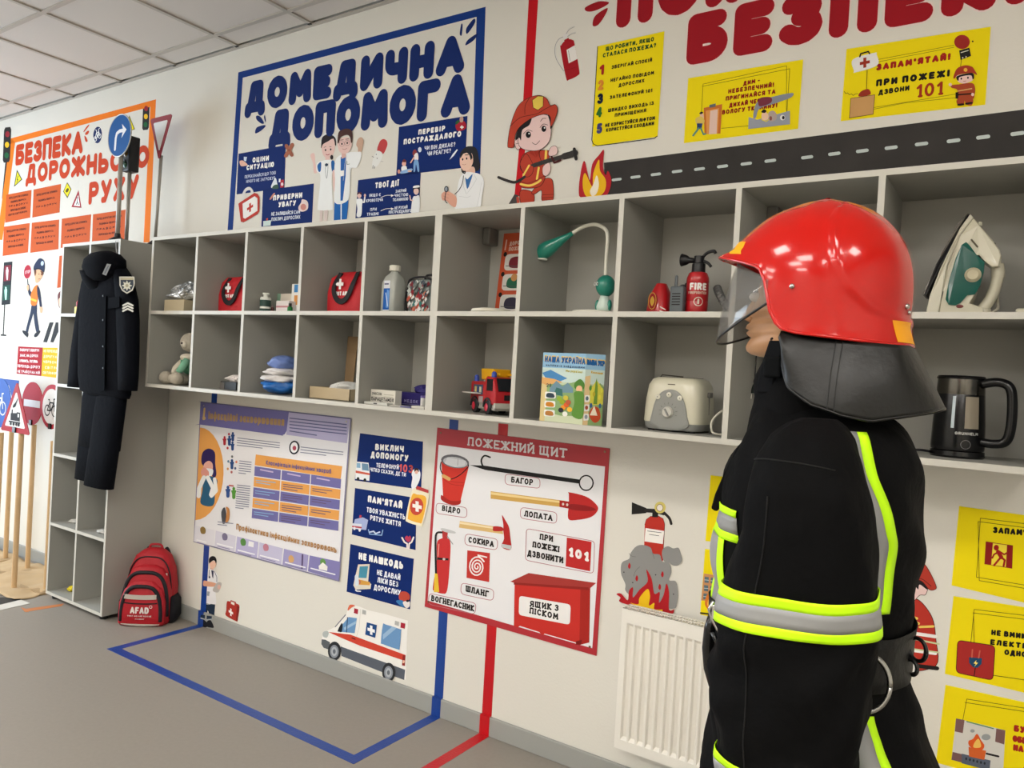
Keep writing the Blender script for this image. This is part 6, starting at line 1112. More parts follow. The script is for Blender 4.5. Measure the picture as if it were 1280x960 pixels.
# toy fire truck
pw = on(613, 521, 2, Z2)
t = thing('toy_fire_truck', 'red toy fire truck with a yellow bucket and blue beacons', 'toy', (2.22, -.2, Z2)); print('truck', tuple(pw))
Tm = frm(2.222, -.262, Z2, math.radians(-30)) @ Matrix.Scale(1.13, 4)      # local: front wheel near side at the origin, nose to +x
def tp(name, m, fn, **k):
    b = MB(); b.T = Tm; fn(b); return b.build(name, t, m, **k)
W_ = .115
tp('chassis', mat('#a8a49a', .4), lambda b: b.box(-.155, .055, .004, W_-.004, .016, .04), bevel=.004)
tp('rear_body', RP, lambda b: b.box(-.155, -.03, .0, W_, .036, .112), bevel=.008)
cab = tp('cab', RP, lambda b: b.prism([(-.03, 0, .034), (.055, 0, .034), (.057, 0, .078), (.035, 0, .128), (-.02, 0, .132), (-.03, 0, .12)], (0, W_, 0)), bevel=.005)
GLB = mat('#15171c', .1)
tp('windscreen', GLB, lambda b: b.prism([(.0575, .012, .082), (.0575, W_-.012, .082), (.0365, W_-.012, .125), (.0365, .012, .125)], (.002, 0, .001)))
tp('side_window', GLB, lambda b: b.box(-.012, .036, -.001, .001, .082, .122))
tp('bumper', mat('#b4b0a4', .4), lambda b: b.box(.05, .064, -.002, W_+.002, .022, .042), bevel=.004)
tp('grille', KP, lambda b: b.box(.056, .0585, .035, W_-.02, .052, .07)); tp('side_bin', mat('#35506c', .3), lambda b: b.box(-.125, -.045, -.001, .002, .066, .1)); tp('side_shelf', mat('#d8d6d0', .4), lambda b: b.box(-.16, -.06, -.03, .0, .068, .0715))
for x_, q_ in ((-.11, '#c8b070'), (-.09, '#384878'), (-.07, '#c8c4a8')): tp('bin_tool', mat(q_, .4), lambda b: b.box(x_, x_+.014, -.004, .0, .073, .093), bevel=.002)
tp('side_plate', mat('#b4a8a8', .4), lambda b: b.box(-.075, -.04, -.0018, .0, .038, .06))
tp('bucket', mat('#e3ac14', .4), lambda b: b.prism([(-.11, .02, .118), (-.02, .02, .118), (-.012, .02, .158), (-.118, .02, .158)], (0, .07, 0)), bevel=.005)
tp('ladder', mat('#e3ac14', .4), lambda b: (b.box(-.13, .02, .03, .036, .136, .144), b.box(-.13, .02, .078, .084, .136, .144)))
for x_, y_ in ((-.13, .012), (.012, .014)): tp('beacon', mat('#3c50a8', .15), lambda b: b.lathe([(.009, .11 if x_ < 0 else .128), (.009, .128 if x_ < 0 else .143), (.004, .134 if x_ < 0 else .149)], (x_, y_, 0), n=14), smooth=.6)
for x_ in (-.11, .0):
    for s_, y_ in ((1, -.004), (-1, W_-.018)):
        wh = tp('wheel', mat('#1a1a1c', .7), lambda b: b.lathe([(.016, 0), (.0245, .003), (.0245, .019), (.016, .022)], (x_, y_, .0245), axis='y', n=24), smooth=.5)
        b = MB(); b.T = Tm; b.lathe([(.014, -.001), (.006, -.003)], (x_, y_ if s_ > 0 else y_+.024, .0245), axis='y', n=14); b.build('hub', wh, mat('#c4283c', .35))
for x_ in (-.11, .0): tp('wheel_arch', mat('#2a2c30', .5), lambda b: b.tube([(x_+.031*math.cos(PI*k/8), -.001, .0245+.031*math.sin(PI*k/8)) for k in range(9)], .004, 6))
# magazine, folded upright
m0, m1, m2 = Vector((hx(674.5, 526, -.315), -.315, Z2)), Vector((hx(728, 531, -.332), -.332, Z2)), Vector((hx(752, 532, -.29), -.29, Z2))
mt = wp(681, 440.5, m0.y).z
t = thing('activity_magazine', 'colourful children’s magazine standing open on the lower shelf with the title НАША УКРАЇНА', 'magazine', tuple((m0+m2)/2)); print('mag', tuple(m0), tuple(m1), tuple(m2), mt)
H_ = mt-Z2
for nm, A, B, seed in (('front_cover', m0, m1, 0), ('back_leaf', m1, m2, 1)):
    B2 = B if seed == 0 else B
    n_ = (B-A).cross(Vector((0, 0, 1))).normalized(); n_ = n_ if n_.y < 0 else -n_
    o = part(t, nm, mat('#b9c8a8', .35), lambda b: b.prism([A, B, B+Vector((0, 0, H_)), A+Vector((0, 0, H_))], -n_*.002))
    L_ = (B-A).length; d_ = (B-A).normalized()
    c = Canvas(lambda u, v: A+d_*(u*L_)+Vector((0, 0, H_*(1-v))), nrm=n_, base=.0004)
    E1 = lambda u0, v0, u1, v1, q: c.poly([(u0, v0), (u1, v0), (u1, v1), (u0, v1)], q)
    E1(0, 0, 1, .22, '#8fb8d4'); E1(0, .22, 1, .42, '#c2d4cc'); c.poly([(0, .55), (.25, .42), (.5, .46), (.8, .4), (1, .45), (1, 1), (0, 1)], '#8aa870')
    if seed == 0:
        c.poly([(0, .3), (.2, .25), (.45, .32), (.6, .36), (.4, .42), (.1, .38)], '#4c86b8').poly([(0, .36), (.3, .38), (.5, .42), (.2, .46), (0, .5)], '#dca868').poly([(.2, .52), (.35, .4), (.5, .48), (.62, .42), (.75, .5), (.75, .56), (.2, .58)], '#6f8f9c').poly([(.3, .6), (.36, .5), (.5, .52), (.52, .62)], '#3f7068').poly([(0, .86), (.5, .9), (1, .88), (1, 1), (0, 1)], '#c9cfae').poly([(0, .45), (.14, .48), (.12, 1), (0, 1)], '#d8c48c')
        c.text('НАША УКРАЇНА', (.04, .135), (1.0, .15), .1, '#e2c068', .36).text('НАША УКРАЇНА', (.05, .14), (.99, .155), .09, '#215a94', .26).text('НАЛІПКИ ІЗ ЗАВДАННЯМИ', (.08, .2), (.98, .212), .03, '#2c3a58', .24).text('Ми українці', (.56, .27), (.94, .275), .035, '#b8a830', .22)
        c.text('29', (.12, .5), (.24, .5), .05, '#2b3b4c', .16)
        for k, q in enumerate(('#33424c', '#c87f28', '#b5793a')): c.poly(rr([(.1, .57+k*.13), (.36, .57+k*.13), (.36, .66+k*.13), (.1, .67+k*.13)], .3), '#e6e6e0').blob([(.14, .6+k*.13), (.22, .585+k*.13), (.31, .6+k*.13), (.32, .65+k*.13), (.15, .65+k*.13)], q)
        c.blob([(.78, .42), (.9, .36), (1.0, .42), (.98, .5), (.8, .5)], '#4f7c34').ell(.89, .5, .07, .05, '#e4b48c').blob([(.78, .56), (.9, .53), (1.0, .58), (1.0, .9), (.76, .88), (.8, .7)], '#5d8a3a')
        for x_, y_, q in ((.55, .78, '#e0902c'), (.62, .74, '#d8602c'), (.7, .8, '#f0b83c'), (.5, .82, '#2a2c34'), (.6, .87, '#e8e6dc'), (.66, .7, '#b85a3c'), (.45, .66, '#8fae3c'), (.52, .7, '#94a82c'), (.6, .64, '#c8b844')): c.ell(x_, y_, .06, .035, q)
    else:
        c.text('НАША УКРАЇНА'[0:8], (.04, .15), (.98, .16), .09, '#e2c068', .34).text('НАША УКР', (.06, .155), (.96, .165), .08, '#215a94', .26).text('Казковий', (.3, .27), (.9, .28), .035, '#c8a030', .22)
        c.poly([(.3, .5), (.6, .36), (1, .5), (1, .7), (.3, .72)], '#d4cc4c').poly([(.55, .4), (.6, .33), (.68, .45), (.7, .7), (.5, .7)], '#6c8f38').poly([(.0, .32), (.28, .3), (.26, 1), (0, 1)], '#d8bc8c').blob([(.3, .85), (.5, .74), (.8, .76), (.9, .9), (.6, .96)], '#c04c2c').poly([(.35, .86), (.55, .72), (.75, .86)], '#ece0c8')
        for k, q in enumerate(('#5c6c78', '#9c4a30', '#8c94a0')): c.poly(rr([(.03, .58+k*.13), (.3, .58+k*.13), (.3, .67+k*.13), (.03, .68+k*.13)], .3), '#e6e6e0').ell(.16, .625+k*.13, .08, .03, q)
        for x_, y_, q in ((.3, .48, '#4f8a3c'), (.9, .5, '#e0dc50'), (.85, .72, '#3a688c'), (.38, .72, '#3a5a8c'), (.5, .56, '#b8ac34'), (.8, .6, '#e4d84c')): c.ell(x_, y_, .07, .035, q)
    c.done('cover_print', o)
# book behind
t = thing('dark_book', 'dark narrow book standing behind the magazine against the divider', 'book', (m2.x+.03, m2.y+.1, Z2)); part(t, 'cover', mat('#1d2220', .5), lambda b: b.box(m2.x+.0, XB[7]-TH/2-.002, m2.y+.03, m2.y+.16, Z2, mt-.02), bevel=.001)
# toaster
y0 = -.27; A, B = on(803, 538, 2, Z2), on(866, 545, 2, Z2); print('toaster', tuple(A), tuple(B))
xa, xb_ = hx(800, 530, y0), hx(872, 538, y0); zt = wp(845, 472, y0).z; y1_ = -.085
t = thing('toaster', 'cream toaster with a grey front panel and a round dial', 'toaster', ((xa+xb_)/2, (y0+y1_)/2, Z2)); CR = mat('#cfcbb6', .28, key='cream_plastic', coat=.3); GY = mat('#8d8e8a', .45)
cx, cy, hw, hd = (xa+xb_)/2, (y0+y1_)/2, (xb_-xa)/2, (y1_-y0)/2
b = MB().loft([(cx, cy, Z2+.03, hw*1.02, hd, 5), (cx, cy, Z2+.034, hw*1.03, hd, 5), (cx, cy, Z2+(zt-Z2)*.6, hw*.99, hd*.97, 5), (cx, cy, Z2+(zt-Z2)*.85, hw*.94, hd*.93, 4.5), (cx, cy, Z2+(zt-Z2)*.96, hw*.84, hd*.86, 4), (cx, cy, zt, hw*.68, hd*.7, 4)], 48); b.build('housing', t, CR, smooth=.9)
b = MB().loft([(cx, cy, Z2+.006, hw*.92, hd*.92, 5), (cx, cy, Z2+.012, hw*.98, hd*.97, 5), (cx, cy, Z2+.031, hw, hd*.99, 5)], 48); b.build('foot_rim', t, GY, smooth=.8)
for sx in (-1, 1):
    for sy in (-1, 1): part(t, 'foot', KP, lambda b: b.lathe([(.012, Z2), (.012, Z2+.008)], (cx+sx*hw*.7, cy+sy*hd*.7, 0), n=12))
for yy in (cy-.03, cy+.03): part(t, 'slot', mat('#3a3630', .5), lambda b: b.box(cx-hw*.62, cx+hw*.62, yy-.012, yy+.012, zt-.002, zt+.002), bevel=.001)
part(t, 'bread_lifter', mat('#5c5850', .3, 1), lambda b: b.tube([(cx-hw*.72, cy-.01, zt-.004), (cx-hw*.66, cy-.01, zt+.008), (cx+hw*.1, cy-.01, zt+.004)], .0022, 6))
zf = lambda f_: Z2+(zt-Z2)*f_
def fmap(u, v):   # front face of the toaster, u -1..1, v height fraction
    k = 1 if v < .6 else 1-.16*((v-.6)/.4)**2
    return Vector((cx+u*hw, cy-hd*(1-.03*max(0, v-.2))*k, zf(v)))
pan = MB().mat(GY)
P = sm_open([(-.66, .13), (-.6, .3), (-.5, .55), (-.3, .72), (0, .78), (.3, .72), (.5, .55), (.62, .3), (.68, .13), (.3, .04), (-.3, .04)], 4)+[(-.66, .13)]
ctr = (0, .4)
ring1 = [fmap(*p)+Vector((0, -.0025, 0)) for p in P[:-1]]; ring2 = [fmap(ctr[0]+(p[0]-ctr[0])*.9, ctr[1]+(p[1]-ctr[1])*.9)+Vector((0, -.0045, 0)) for p in P[:-1]]; ring0 = [fmap(*p)+Vector((0, .004, 0)) for p in P[:-1]]
pan.rings([ring0, ring1, ring2], cap=False); pan.add(ring2, [tuple(range(len(ring2)))]); fp = pan.build('front_panel', t, smooth=.6)
dc = fmap(-.02, .36)+Vector((0, -.005, 0))
dl_ = part(t, 'dial', mat('#c9c7be', .35), lambda b: b.lathe([(.019, 0), (.019, -.004), (.016, -.009), (.0155, -.012), (.002, -.0125)], dc, axis='y', n=28), smooth=.5)
part(dl_, 'grip', GY, lambda b: b.prism([(dc.x-.010, dc.y-.013, dc.z+.011), (dc.x-.004, dc.y-.013, dc.z+.012), (dc.x+.010, dc.y-.013, dc.z-.011), (dc.x+.004, dc.y-.013, dc.z-.012)], (0, -.006, 0)), bevel=.001)
for u_, v_ in ((-.4, .63), (-.02, .68), (.36, .63)):
    p_ = fmap(u_, v_)+Vector((0, -.004, 0)); bt = part(t, 'button', mat('#d6d3c4', .35), lambda b: b.lathe([(.0085, 0), (.0085, -.004), (.006, -.0055), (.001, -.0056)], p_, axis='y', n=12), smooth=.6)
    part(bt, 'mark', mat('#55544f', .5), lambda b: b.lathe([(.003, -.0058), (.001, -.006)], p_, axis='y', n=3))
for k in range(9):
    a = PI*(-.1+1.2*k/8); part(fp, 'scale_mark', mat('#6a6a66', .5), lambda b: b.tube([dc+Vector((math.cos(a)*.026, .0004, math.sin(a)*.026)), dc+Vector((math.cos(a)*.033, .0008, math.sin(a)*.033))], .0008, 4))
c = Canvas(planar(fmap(0, .87), (1, 0, 0), (0, 0, -1)), base=.0015); c.line([(-.012, 0), (.012, 0)], .0032, '#6b6558').done('emblem', t)
sx_ = xb_+.001
lv = part(t, 'lever', mat('#6d6c68', .3, .6), lambda b: b.box(cx+hw*.96, cx+hw*1.08, cy-.012, cy+.012, zf(.66), zf(.76)), bevel=.003)
part(t, 'lever_slot', mat('#8c8a80', .5), lambda b: b.box(cx+hw*.985, cx+hw*1.015, cy-.003, cy+.003, zf(.3), zf(.7)))
part(t, 'cord', mat('#cfcabb', .4), lambda b: b.tube(sm_open([(XB[8]-.02, -.12, Z2+.09), (XB[8]-.05, -.2, Z2+.085), (XB[8]-.075, -.24, Z2+.05), (XB[8]-.07, -.25, Z2+.012), (XB[8]-.045, -.24, Z2+.005), (XB[8]-.02, -.2, Z2+.005)], 8), .0038, 8), smooth=True)
# hanging plug
pt, pq = wp(945.5, 443, -.12), wp(943, 482, -.12)
t = thing('hanging_plug', 'black power plug hanging on its cord in front of the face', 'plug', (pq.x, -.12, pq.z))
part(t, 'cord', KP, lambda b: b.tube([(pt.x+.003, -.12, ZM-TH/2-.001), (pt.x, -.12, pt.z), (pq.x, -.12, pq.z)], .0022, 8))
part(t, 'plug_body', mat('#1f2a28', .5), lambda b: b.loft([(pq.x, -.12, pq.z+.004, .005, .005), (pq.x, -.12, pq.z-.008, .0085, .006), (pq.x, -.12, pq.z-.026, .0125, .007)], 16), smooth=.5)
for s_ in (-1, 1): part(t, 'pin', mat('#d8d4cc', .25, 1), lambda b: b.lathe([(.002, pq.z-.044), (.0024, pq.z-.026)], (pq.x+s_*.0085, -.12, 0), n=10))
# kettle
y = -.17; kl, kr = wp(1160, 560, y), wp(1234, 560, y); zt = wp(1200, 469, y).z; cx = (kl.x+kr.x)/2; r = (kr.x-kl.x)/2*.93; h = zt-Z2
yk = on(1200, 574, 2, Z2); print('kettle', tuple(yk), r, cx, zt)
KB = mat('#0e0e10', .22, key='black_gloss'); 
t = thing('electric_kettle', 'black electric kettle with a glass window and steel rim on the right lower shelf', 'kettle', (cx, y, Z2))
part(t, 'power_base', KB, lambda b: b.lathe([(r*.98, Z2), (r*1.02, Z2+.006), (r*1.0, Z2+.018), (r*.8, Z2+.02)], (cx, y, 0), n=40), smooth=.5)
part(t, 'body', KB, lambda b: b.lathe([(r*.98, Z2+.021), (r*1.0, Z2+.03), (r*.97, Z2+h*.4), (r*.9, Z2+h*.76), (r*.895, Z2+h*.765)], (cx, y, 0), n=48), smooth=.6)
part(t, 'steel_band', mat('#6f6c66', .25, 1), lambda b: b.lathe([(r*.895, Z2+h*.765), (r*.9, Z2+h*.77), (r*.87, Z2+h*.95)], (cx, y, 0), n=48), smooth=.6)
part(t, 'lid', KB, lambda b: b.lathe([(r*.9, Z2+h*.95), (r*.91, Z2+h*.965), (r*.86, Z2+h*.99), (r*.2, Z2+h)], (cx, y, 0), n=48), smooth=.6)
kmap = lambda th_, zz_, rr_: Vector((cx+rr_*math.sin(th_), y-rr_*math.cos(th_), zz_))
def krad(f_): return r*(1.0+(f_-.1)/(.4-.1)*(-.03) if f_ < .4 else .97-.07*(f_-.4)/.36)
def strip(name, m, t0, t1, f0, f1, e=.0012):
    b = MB(); b.grid(lambda u, v: kmap(t0+(t1-t0)*u, Z2+h*(f0+(f1-f0)*v), krad(f0+(f1-f0)*v)+e), 8, 6); return b.build(name, t, m, smooth=True)
strip('glass_window', mat('#8b8272', .08, key='kettle_glass'), .28, .86, .36, .74)
strip('glass_window', mat('#b9c4cc', .08), -.22, -.1, .36, .74)
hx0 = cx+r*.55; 
P = sm_open([(cx+r*.78, y-r*.35, Z2+h*.9), (cx+r*1.3, y-r*.5, Z2+h*.93), (cx+r*1.72, y-r*.62, Z2+h*.88), (cx+r*1.85, y-r*.66, Z2+h*.7), (cx+r*1.85, y-r*.66, Z2+h*.4), (cx+r*1.7, y-r*.6, Z2+h*.24), (cx+r*1.3, y-r*.5, Z2+h*.2), (cx+r*.85, y-r*.38, Z2+h*.21)], 6)
part(t, 'handle', KB, lambda b: b.tube(P, .0125, 14), smooth=True)
cyl_r = krad(.2)
q = MB().mat(mat('#b8b8b4', .5)); st, W = layout('GRUNHELM', .2); k_ = .5/W
for ch, PP in st:
    for F in ribbon([(px*k_*.06/.5*1.0, py*.0075) for px, py in PP], .0009, 6): q.add([kmap((fx-.01)/r+.1, Z2+h*.285+fy, krad(.285)+.001) for fx, fy in F], [tuple(range(len(F)))])
q.build('lettering', t, fixn=False)
q = MB().mat(mat('#6a6a6a', .5))
for F in ribbon([(.012*math.cos(PI*k/8), .012*math.sin(PI*k/8)) for k in range(17)], .0007, 6): q.add([kmap(fx/r+.36, Z2+h*.17+fy, krad(.17)+.001) for fx, fy in F], [tuple(range(len(F)))])
q.build('power_button', t, fixn=False)
for th_, f_ in ((.95, .08), (1.02, .05), (.93, .02)): pass
part(t, 'cord', KP, lambda b: b.tube(sm_open([(cx-r*.9, y, Z2+.008), (cx-r*1.4, y-.03, Z2+.012), (cx-r*2.2, y-.03, Z2+.006), (cx-r*3, y+.03, Z2+.005)], 5), .0035, 8), smooth=True)
# iron
y = -.2; ic = lambda u, v: wp(880+u/2.1825, 180+v/2.1825, y); CW = mat('#c6c1ac', .3, key='iron_cream', coat=.3)
zb_i = ic(690, 455).z; ztip = ic(724, 190).z; dz0 = Z1-zb_i
def ip(u, v): p = ic(u, v); return Vector((p.x, y, Z1+(p.z-zb_i)*(ztip+0-Z1)/(ztip-zb_i)))
def hwid(z): f_ = min(1, max(0, (z-Z1)/(ztip-Z1))); return .056*math.sqrt(max(.02, 1-f_**1.6))
t = thing('steam_iron', 'cream and green steam iron standing upright on its heel', 'iron', (ip(690, 455).x, y, Z1))
def sideplate(name, m, outline, k=1.0, off=0, back=True):
    P = [ip(*p) for p in outline]; n = len(P)
    b = MB(); F_ = [Vector((p.x, y-hwid(p.z)*k-off, p.z)) for p in P]
    if back:
        B_ = [Vector((p.x, y+hwid(p.z)*k, p.z)) for p in P]; b.add(F_+B_, [tuple(range(n)), tuple(range(2*n-1, n-1, -1))]+[(i, (i+1) % n, (i+1) % n+n, i+n) for i in range(n)])
    else:
        G_ = [p+Vector((0, .02, 0)) for p in F_]; b.add(F_+G_, [tuple(range(n))]+[(i, (i+1) % n, (i+1) % n+n, i+n) for i in range(n)])
    return b.build(name, t, m, bevel=.003 if back else 0)
sideplate('soleplate', mat('#6f6a66', .25, .9), [(722, 189), (718, 196), (640, 325), (608, 403), (603, 405), (612, 385), (650, 300), (700, 210)], 1.0)
sideplate('sole_rim', KP, [(726, 190), (722, 200), (650, 330), (612, 408), (607, 405), (640, 325), (718, 196)], 1.0)
sideplate('skirt', mat('#d0ccba', .3), [(727, 191), (736, 203), (700, 250), (668, 330), (645, 452), (610, 455), (622, 405), (650, 335), (700, 232)], .97)
sideplate('body', CW, [(736, 203), (752, 222), (788, 262), (808, 288), (812, 302), (806, 330), (788, 332), (768, 318), (752, 300), (740, 310), (746, 380), (742, 402), (728, 424), (765, 436), (768, 455), (645, 454), (652, 400), (668, 330), (700, 250)], .82)
sideplate('water_tank', mat('#0d5248', .12, key='green_tank', coat=.15, spec=.3), [(718, 268), (730, 280), (745, 300), (768, 320), (766, 345), (756, 380), (742, 402), (722, 404), (704, 424), (690, 430), (672, 428), (664, 415), (672, 370), (690, 310), (706, 275)], .82, .0035, False)
P = sm_open([tuple(ip(800, 320)), tuple(ip(803, 345)), tuple(ip(796, 378)), tuple(ip(780, 412)), tuple(ip(756, 440))], 6)
part(t, 'handle', CW, lambda b: b.tube(P, [.0165]*8+[.0145]*(len(P)-8), 16), smooth=True)
part(t, 'handle_button', CW, lambda b: b.box(ip(795, 310).x, ip(812, 310).x, y-.02, y+.02, ip(800, 330).z, ip(800, 298).z), bevel=.003)
dc = ip(737, 353)+Vector((0, -hwid(ip(737, 353).z)*.82-.003, 0))
part(t, 'dial', mat('#b9b195', .35), lambda b: b.lathe([(.020, 0), (.020, -.004), (.015, -.009), (.013, -.011), (.001, -.011)], dc, axis='y', n=28), smooth=.5)
dc2 = ip(702, 432)+Vector((0, -hwid(ip(702, 432).z)*.82, 0))
part(t, 'indicator_lamp', mat('#6a1c1c', .2), lambda b: b.ball(dc2, .009, .002, .005, 12, 8), smooth=True)
part(t, 'spray_knob', CW, lambda b: b.lathe([(.006, -.004), (.006, .004), (.003, .007)], ip(753, 217), n=12), smooth=.5)
part(t, 'steam_button', mat('#45403a', .5), lambda b: b.box(ip(783, 270).x, ip(796, 270).x, y-.014, y+.014, ip(790, 276).z, ip(790, 266).z), bevel=.002)
part(t, 'cord_outlet', CW, lambda b: b.lathe([(.022, Z1), (.024, Z1+.006), (.020, Z1+.022), (.012, Z1+.026)], (ip(760, 450).x, y, 0), n=20), smooth=.6)
c = Canvas(lambda u, v: ip(u, v)+Vector((0, -hwid(ip(u, v).z)*.82, 0)), base=.0012)
c.line([(648, 420), (655, 396)], 7, '#4c473c').line([(732, 262), (748, 280)], 5, '#5c5546').done('emblem', t)
part(t, 'cord', mat('#b3ad9c', .45), lambda b: b.tube(sm_open([tuple(ip(798, 388)), (ip(802, 420).x, y+.02, ip(802, 420).z), (ip(800, 440).x, y+.0, Z1+.02), (ip(780, 450).x, y-.03, Z1+.005), (ip(840, 450).x, y-.03, Z1+.006), (ip(880, 452).x, y-.02, Z1+.006), (ip(830, 452).x, y+.03, Z1+.005), (XB[10]-.04, y, Z1+.005)], 8), .0042, 8), smooth=True)
part(t, 'plug', CW, lambda b: b.box(ip(852, 450).x, ip(880, 450).x, y-.06, y-.035, Z1, Z1+.018), bevel=.004)
# ================================================================== LEFT SIDE: signs, uniform, backpack
ZT2 = CZ1
STEEL = mat('#a39f97', .35, .3)
def disc(t, name, m, x, y, z, r, d=.004, seg=36, **k): return part(t, name, m, lambda b: b.lathe([(r, -d), (r, 0)], (x, y, z), axis='y', n=seg), smooth=.5, **k)
y = -.28; c0 = wp(150, 169.5, y); px = wp(148, 300, y).x
t = thing('arrow_sign', 'round blue sign with a white right-turn arrow standing on the tall cabinet', 'sign', (px+.02, y, ZT2), 'toy traffic signs on the cabinet')
part(t, 'base', KP, lambda b: b.lathe([(.05, ZT2), (.045, ZT2+.012), (.018, ZT2+.03), (.016, ZT2+.05)], (px-.012, y, 0), n=24), smooth=.6)
part(t, 'pole', STEEL, lambda b: b.tube([(px-.012, y+.0, ZT2+.01), (c0.x, y+.012, c0.z-.06)], .0125, 12), smooth=True)
rd_ = c0.z-wp(150, 195.5, y).z
pl = disc(t, 'panel', mat('#0f5498', .55, spec=.2), c0.x, y, c0.z, rd_); part(pl, 'rim', mat('#b8b8b4', .4, .5), lambda b: b.tube([(c0.x+rd_*math.cos(a), y-.002, c0.z+rd_*math.sin(a)) for a in [2*PI*k/40 for k in range(41)]], .004, 6), smooth=True)
c = Canvas(planar((c0.x, y-.004, c0.z), (rd_, 0, 0), (0, 0, -rd_)), base=.0006)
c.line([(-.32, .62), (-.3, .1), (-.22, -.12), (.02, -.2), (.3, -.2)], .17, '#e6eaf0').poly([(.2, -.52), (.62, -.2), (.2, .16), (.32, -.2)], '#e6eaf0').done('arrow', t)
y = -.2; a_ = wp(158, 297, y); tl0, tl1 = wp(146, 180, y), wp(163, 211, y)
t = thing('toy_traffic_light', 'black toy traffic light on a thin pole behind the blue arrow sign', 'toy', (a_.x, y, ZT2), 'toy traffic signs on the cabinet')
part(t, 'base', KP, lambda b: b.lathe([(.04, ZT2), (.035, ZT2+.012), (.012, ZT2+.025)], (a_.x, y, 0), n=20), smooth=.6)
part(t, 'pole', STEEL, lambda b: b.tube([(a_.x, y, ZT2+.01), (a_.x, y, tl1.z)], .011, 12), smooth=True)
zc = (tl0.z+tl1.z)/2; hh = (tl0.z-tl1.z)/2+.02
hs = part(t, 'housing', mat('#17181a', .5), lambda b: b.box(a_.x-.04, a_.x+.04, y-.03, y+.035, zc-hh, zc+hh), bevel=.008)
for k, q in enumerate(('#5c2020', '#7a5a20', '#1c4a34')):
    part(t, 'lamp', mat(q, .3), lambda b: b.lathe([(.022, 0), (.016, -.006), (.004, -.009)], (a_.x, y-.03, zc+hh*.62-k*hh*.62), axis='y', n=18), smooth=.6)
    part(t, 'visor', KP, lambda b: b.tube([(a_.x+.026*math.cos(PI*j/8), y-.04, zc+hh*.62-k*hh*.62+.026*math.sin(PI*j/8)) for j in range(9)], .004, 6))
y = -.1; A, B, Cc = wp(189, 149, y), wp(215.5, 142.5, y), wp(200, 198, y)
t = thing('yield_sign', 'white triangular sign with a dark red border pointing down on a thin grey pole', 'sign', (Cc.x, y, ZT2), 'toy traffic signs on the cabinet')
bx_ = wp(193, 300, y).x; xx = (A.x+B.x)/2; zz_ = (A.z+B.z)/2; hw = (B.x-A.x)/2
part(t, 'base', KP, lambda b: b.lathe([(.05, ZT2), (.045, ZT2+.01), (.016, ZT2+.035)], (bx_, y, 0), n=24), smooth=.6)
part(t, 'pole', STEEL, lambda b: b.tube([(bx_, y+.004, ZT2+.01), (xx, y+.01, Cc.z+.02)], .0095, 12), smooth=True)
tri = rr([(xx-hw, zz_), (xx+hw, zz_), (xx, Cc.z)], .06) if False else [(xx-hw, zz_-.01), (xx-hw+.01, zz_), (xx+hw-.01, zz_), (xx+hw, zz_-.01), (xx+.008, Cc.z), (xx-.008, Cc.z)]
part(t, 'panel', mat('#96303c', .4), lambda b: b.prism([(p_[0], y, p_[1]) for p_ in tri], (0, -.004, 0)))
cg = (xx, zz_*.62+Cc.z*.38); part(t, 'white_face', mat('#e6e6e4', .5), lambda b: b.prism([(cg[0]+(p_[0]-cg[0])*.66, y-.0045, cg[1]+(p_[1]-cg[1])*.68) for p_ in tri], (0, -.0008, 0)))
# signs on wooden poles standing on the floor
WOOD = mat('#d0ae82', .6, key='pole_wood', noise=.08, nscale=14)
def polesign(name, lab, y, ub, zb_, u0, shape, build):
    xb_ = ub; t = thing(name, lab, 'sign', (xb_, y, 0), 'toy road signs on wooden poles')
    part(t, 'wooden_pole', WOOD, lambda b: b.lathe([(.016, .0), (.016, shape)], (xb_, y+.018, 0), n=14), smooth=.6)
    part(t, 'foot', mat('#a98e68', .7), lambda b: b.box(xb_-.07, xb_+.07, y-.05, y+.09, 0, .012), bevel=.003)
    build(t, xb_); part(t, 'clip', KP, lambda b: b.box(xb_-.014, xb_+.014, y-.008, y+.004, shape-.03-.05, shape-.03)) if False else None
    return t
def tri_sign(t, x):
    y = -.42; ap, bl, br = wp(21, 479, y), wp(2, 536, y), wp(37, 545.5, y); z0 = (bl.z+br.z)/2; w = (br.x-bl.x)/2; xm = (bl.x+br.x)/2
    P = [(xm-w, z0+.01), (xm-w+.01, z0), (xm+w-.01, z0), (xm+w, z0+.01), (xm+.01, ap.z), (xm-.01, ap.z)]
    part(t, 'panel', mat('#a92c34', .6, spec=.12), lambda b: b.prism([(p[0], y, p[1]) for p in P], (0, -.004, 0)))
    g = (xm, z0+(ap.z-z0)*.36); part(t, 'white_face', mat('#e4e3e2', .6, spec=.12), lambda b: b.prism([(g[0]+(p[0]-g[0])*.7, y-.0042, g[1]+(p[1]-g[1])*.7) for p in P], (0, -.0006, 0)))
    c = Canvas(lambda u, v: Vector((xm+u*w, y-.005, z0+(ap.z-z0)*v)), base=.0006); K = '#26252a'
    c.poly([(-.32, .24), (.1, .24), (.1, .4), (-.32, .38)], K).poly([(.1, .24), (.34, .24), (.34, .42), (.1, .42)], K).poly([(.17, .32), (.28, .32), (.28, .39), (.17, .39)], '#e4e3e2').poly([(-.26, .38), (-.18, .38), (-.18, .46), (-.26, .46)], K).blob([(-.2, .5), (-.02, .52), (.06, .6), (.12, .66), (.1, .7), (0, .62), (-.15, .56)], K)
    c.line([(-.42, .21), (.36, .21)], .03, K)
    for q in (-.28, -.08, .12, .28): c.ell(q, .17, .07, .035, K)
    c.done('train_pictogram', t); part(t, 'clip', KP, lambda b: b.box(xm-.018, xm+.018, y-.012, y, z0-.0, z0+.035))
xA = wp(20, 600, -.42).x
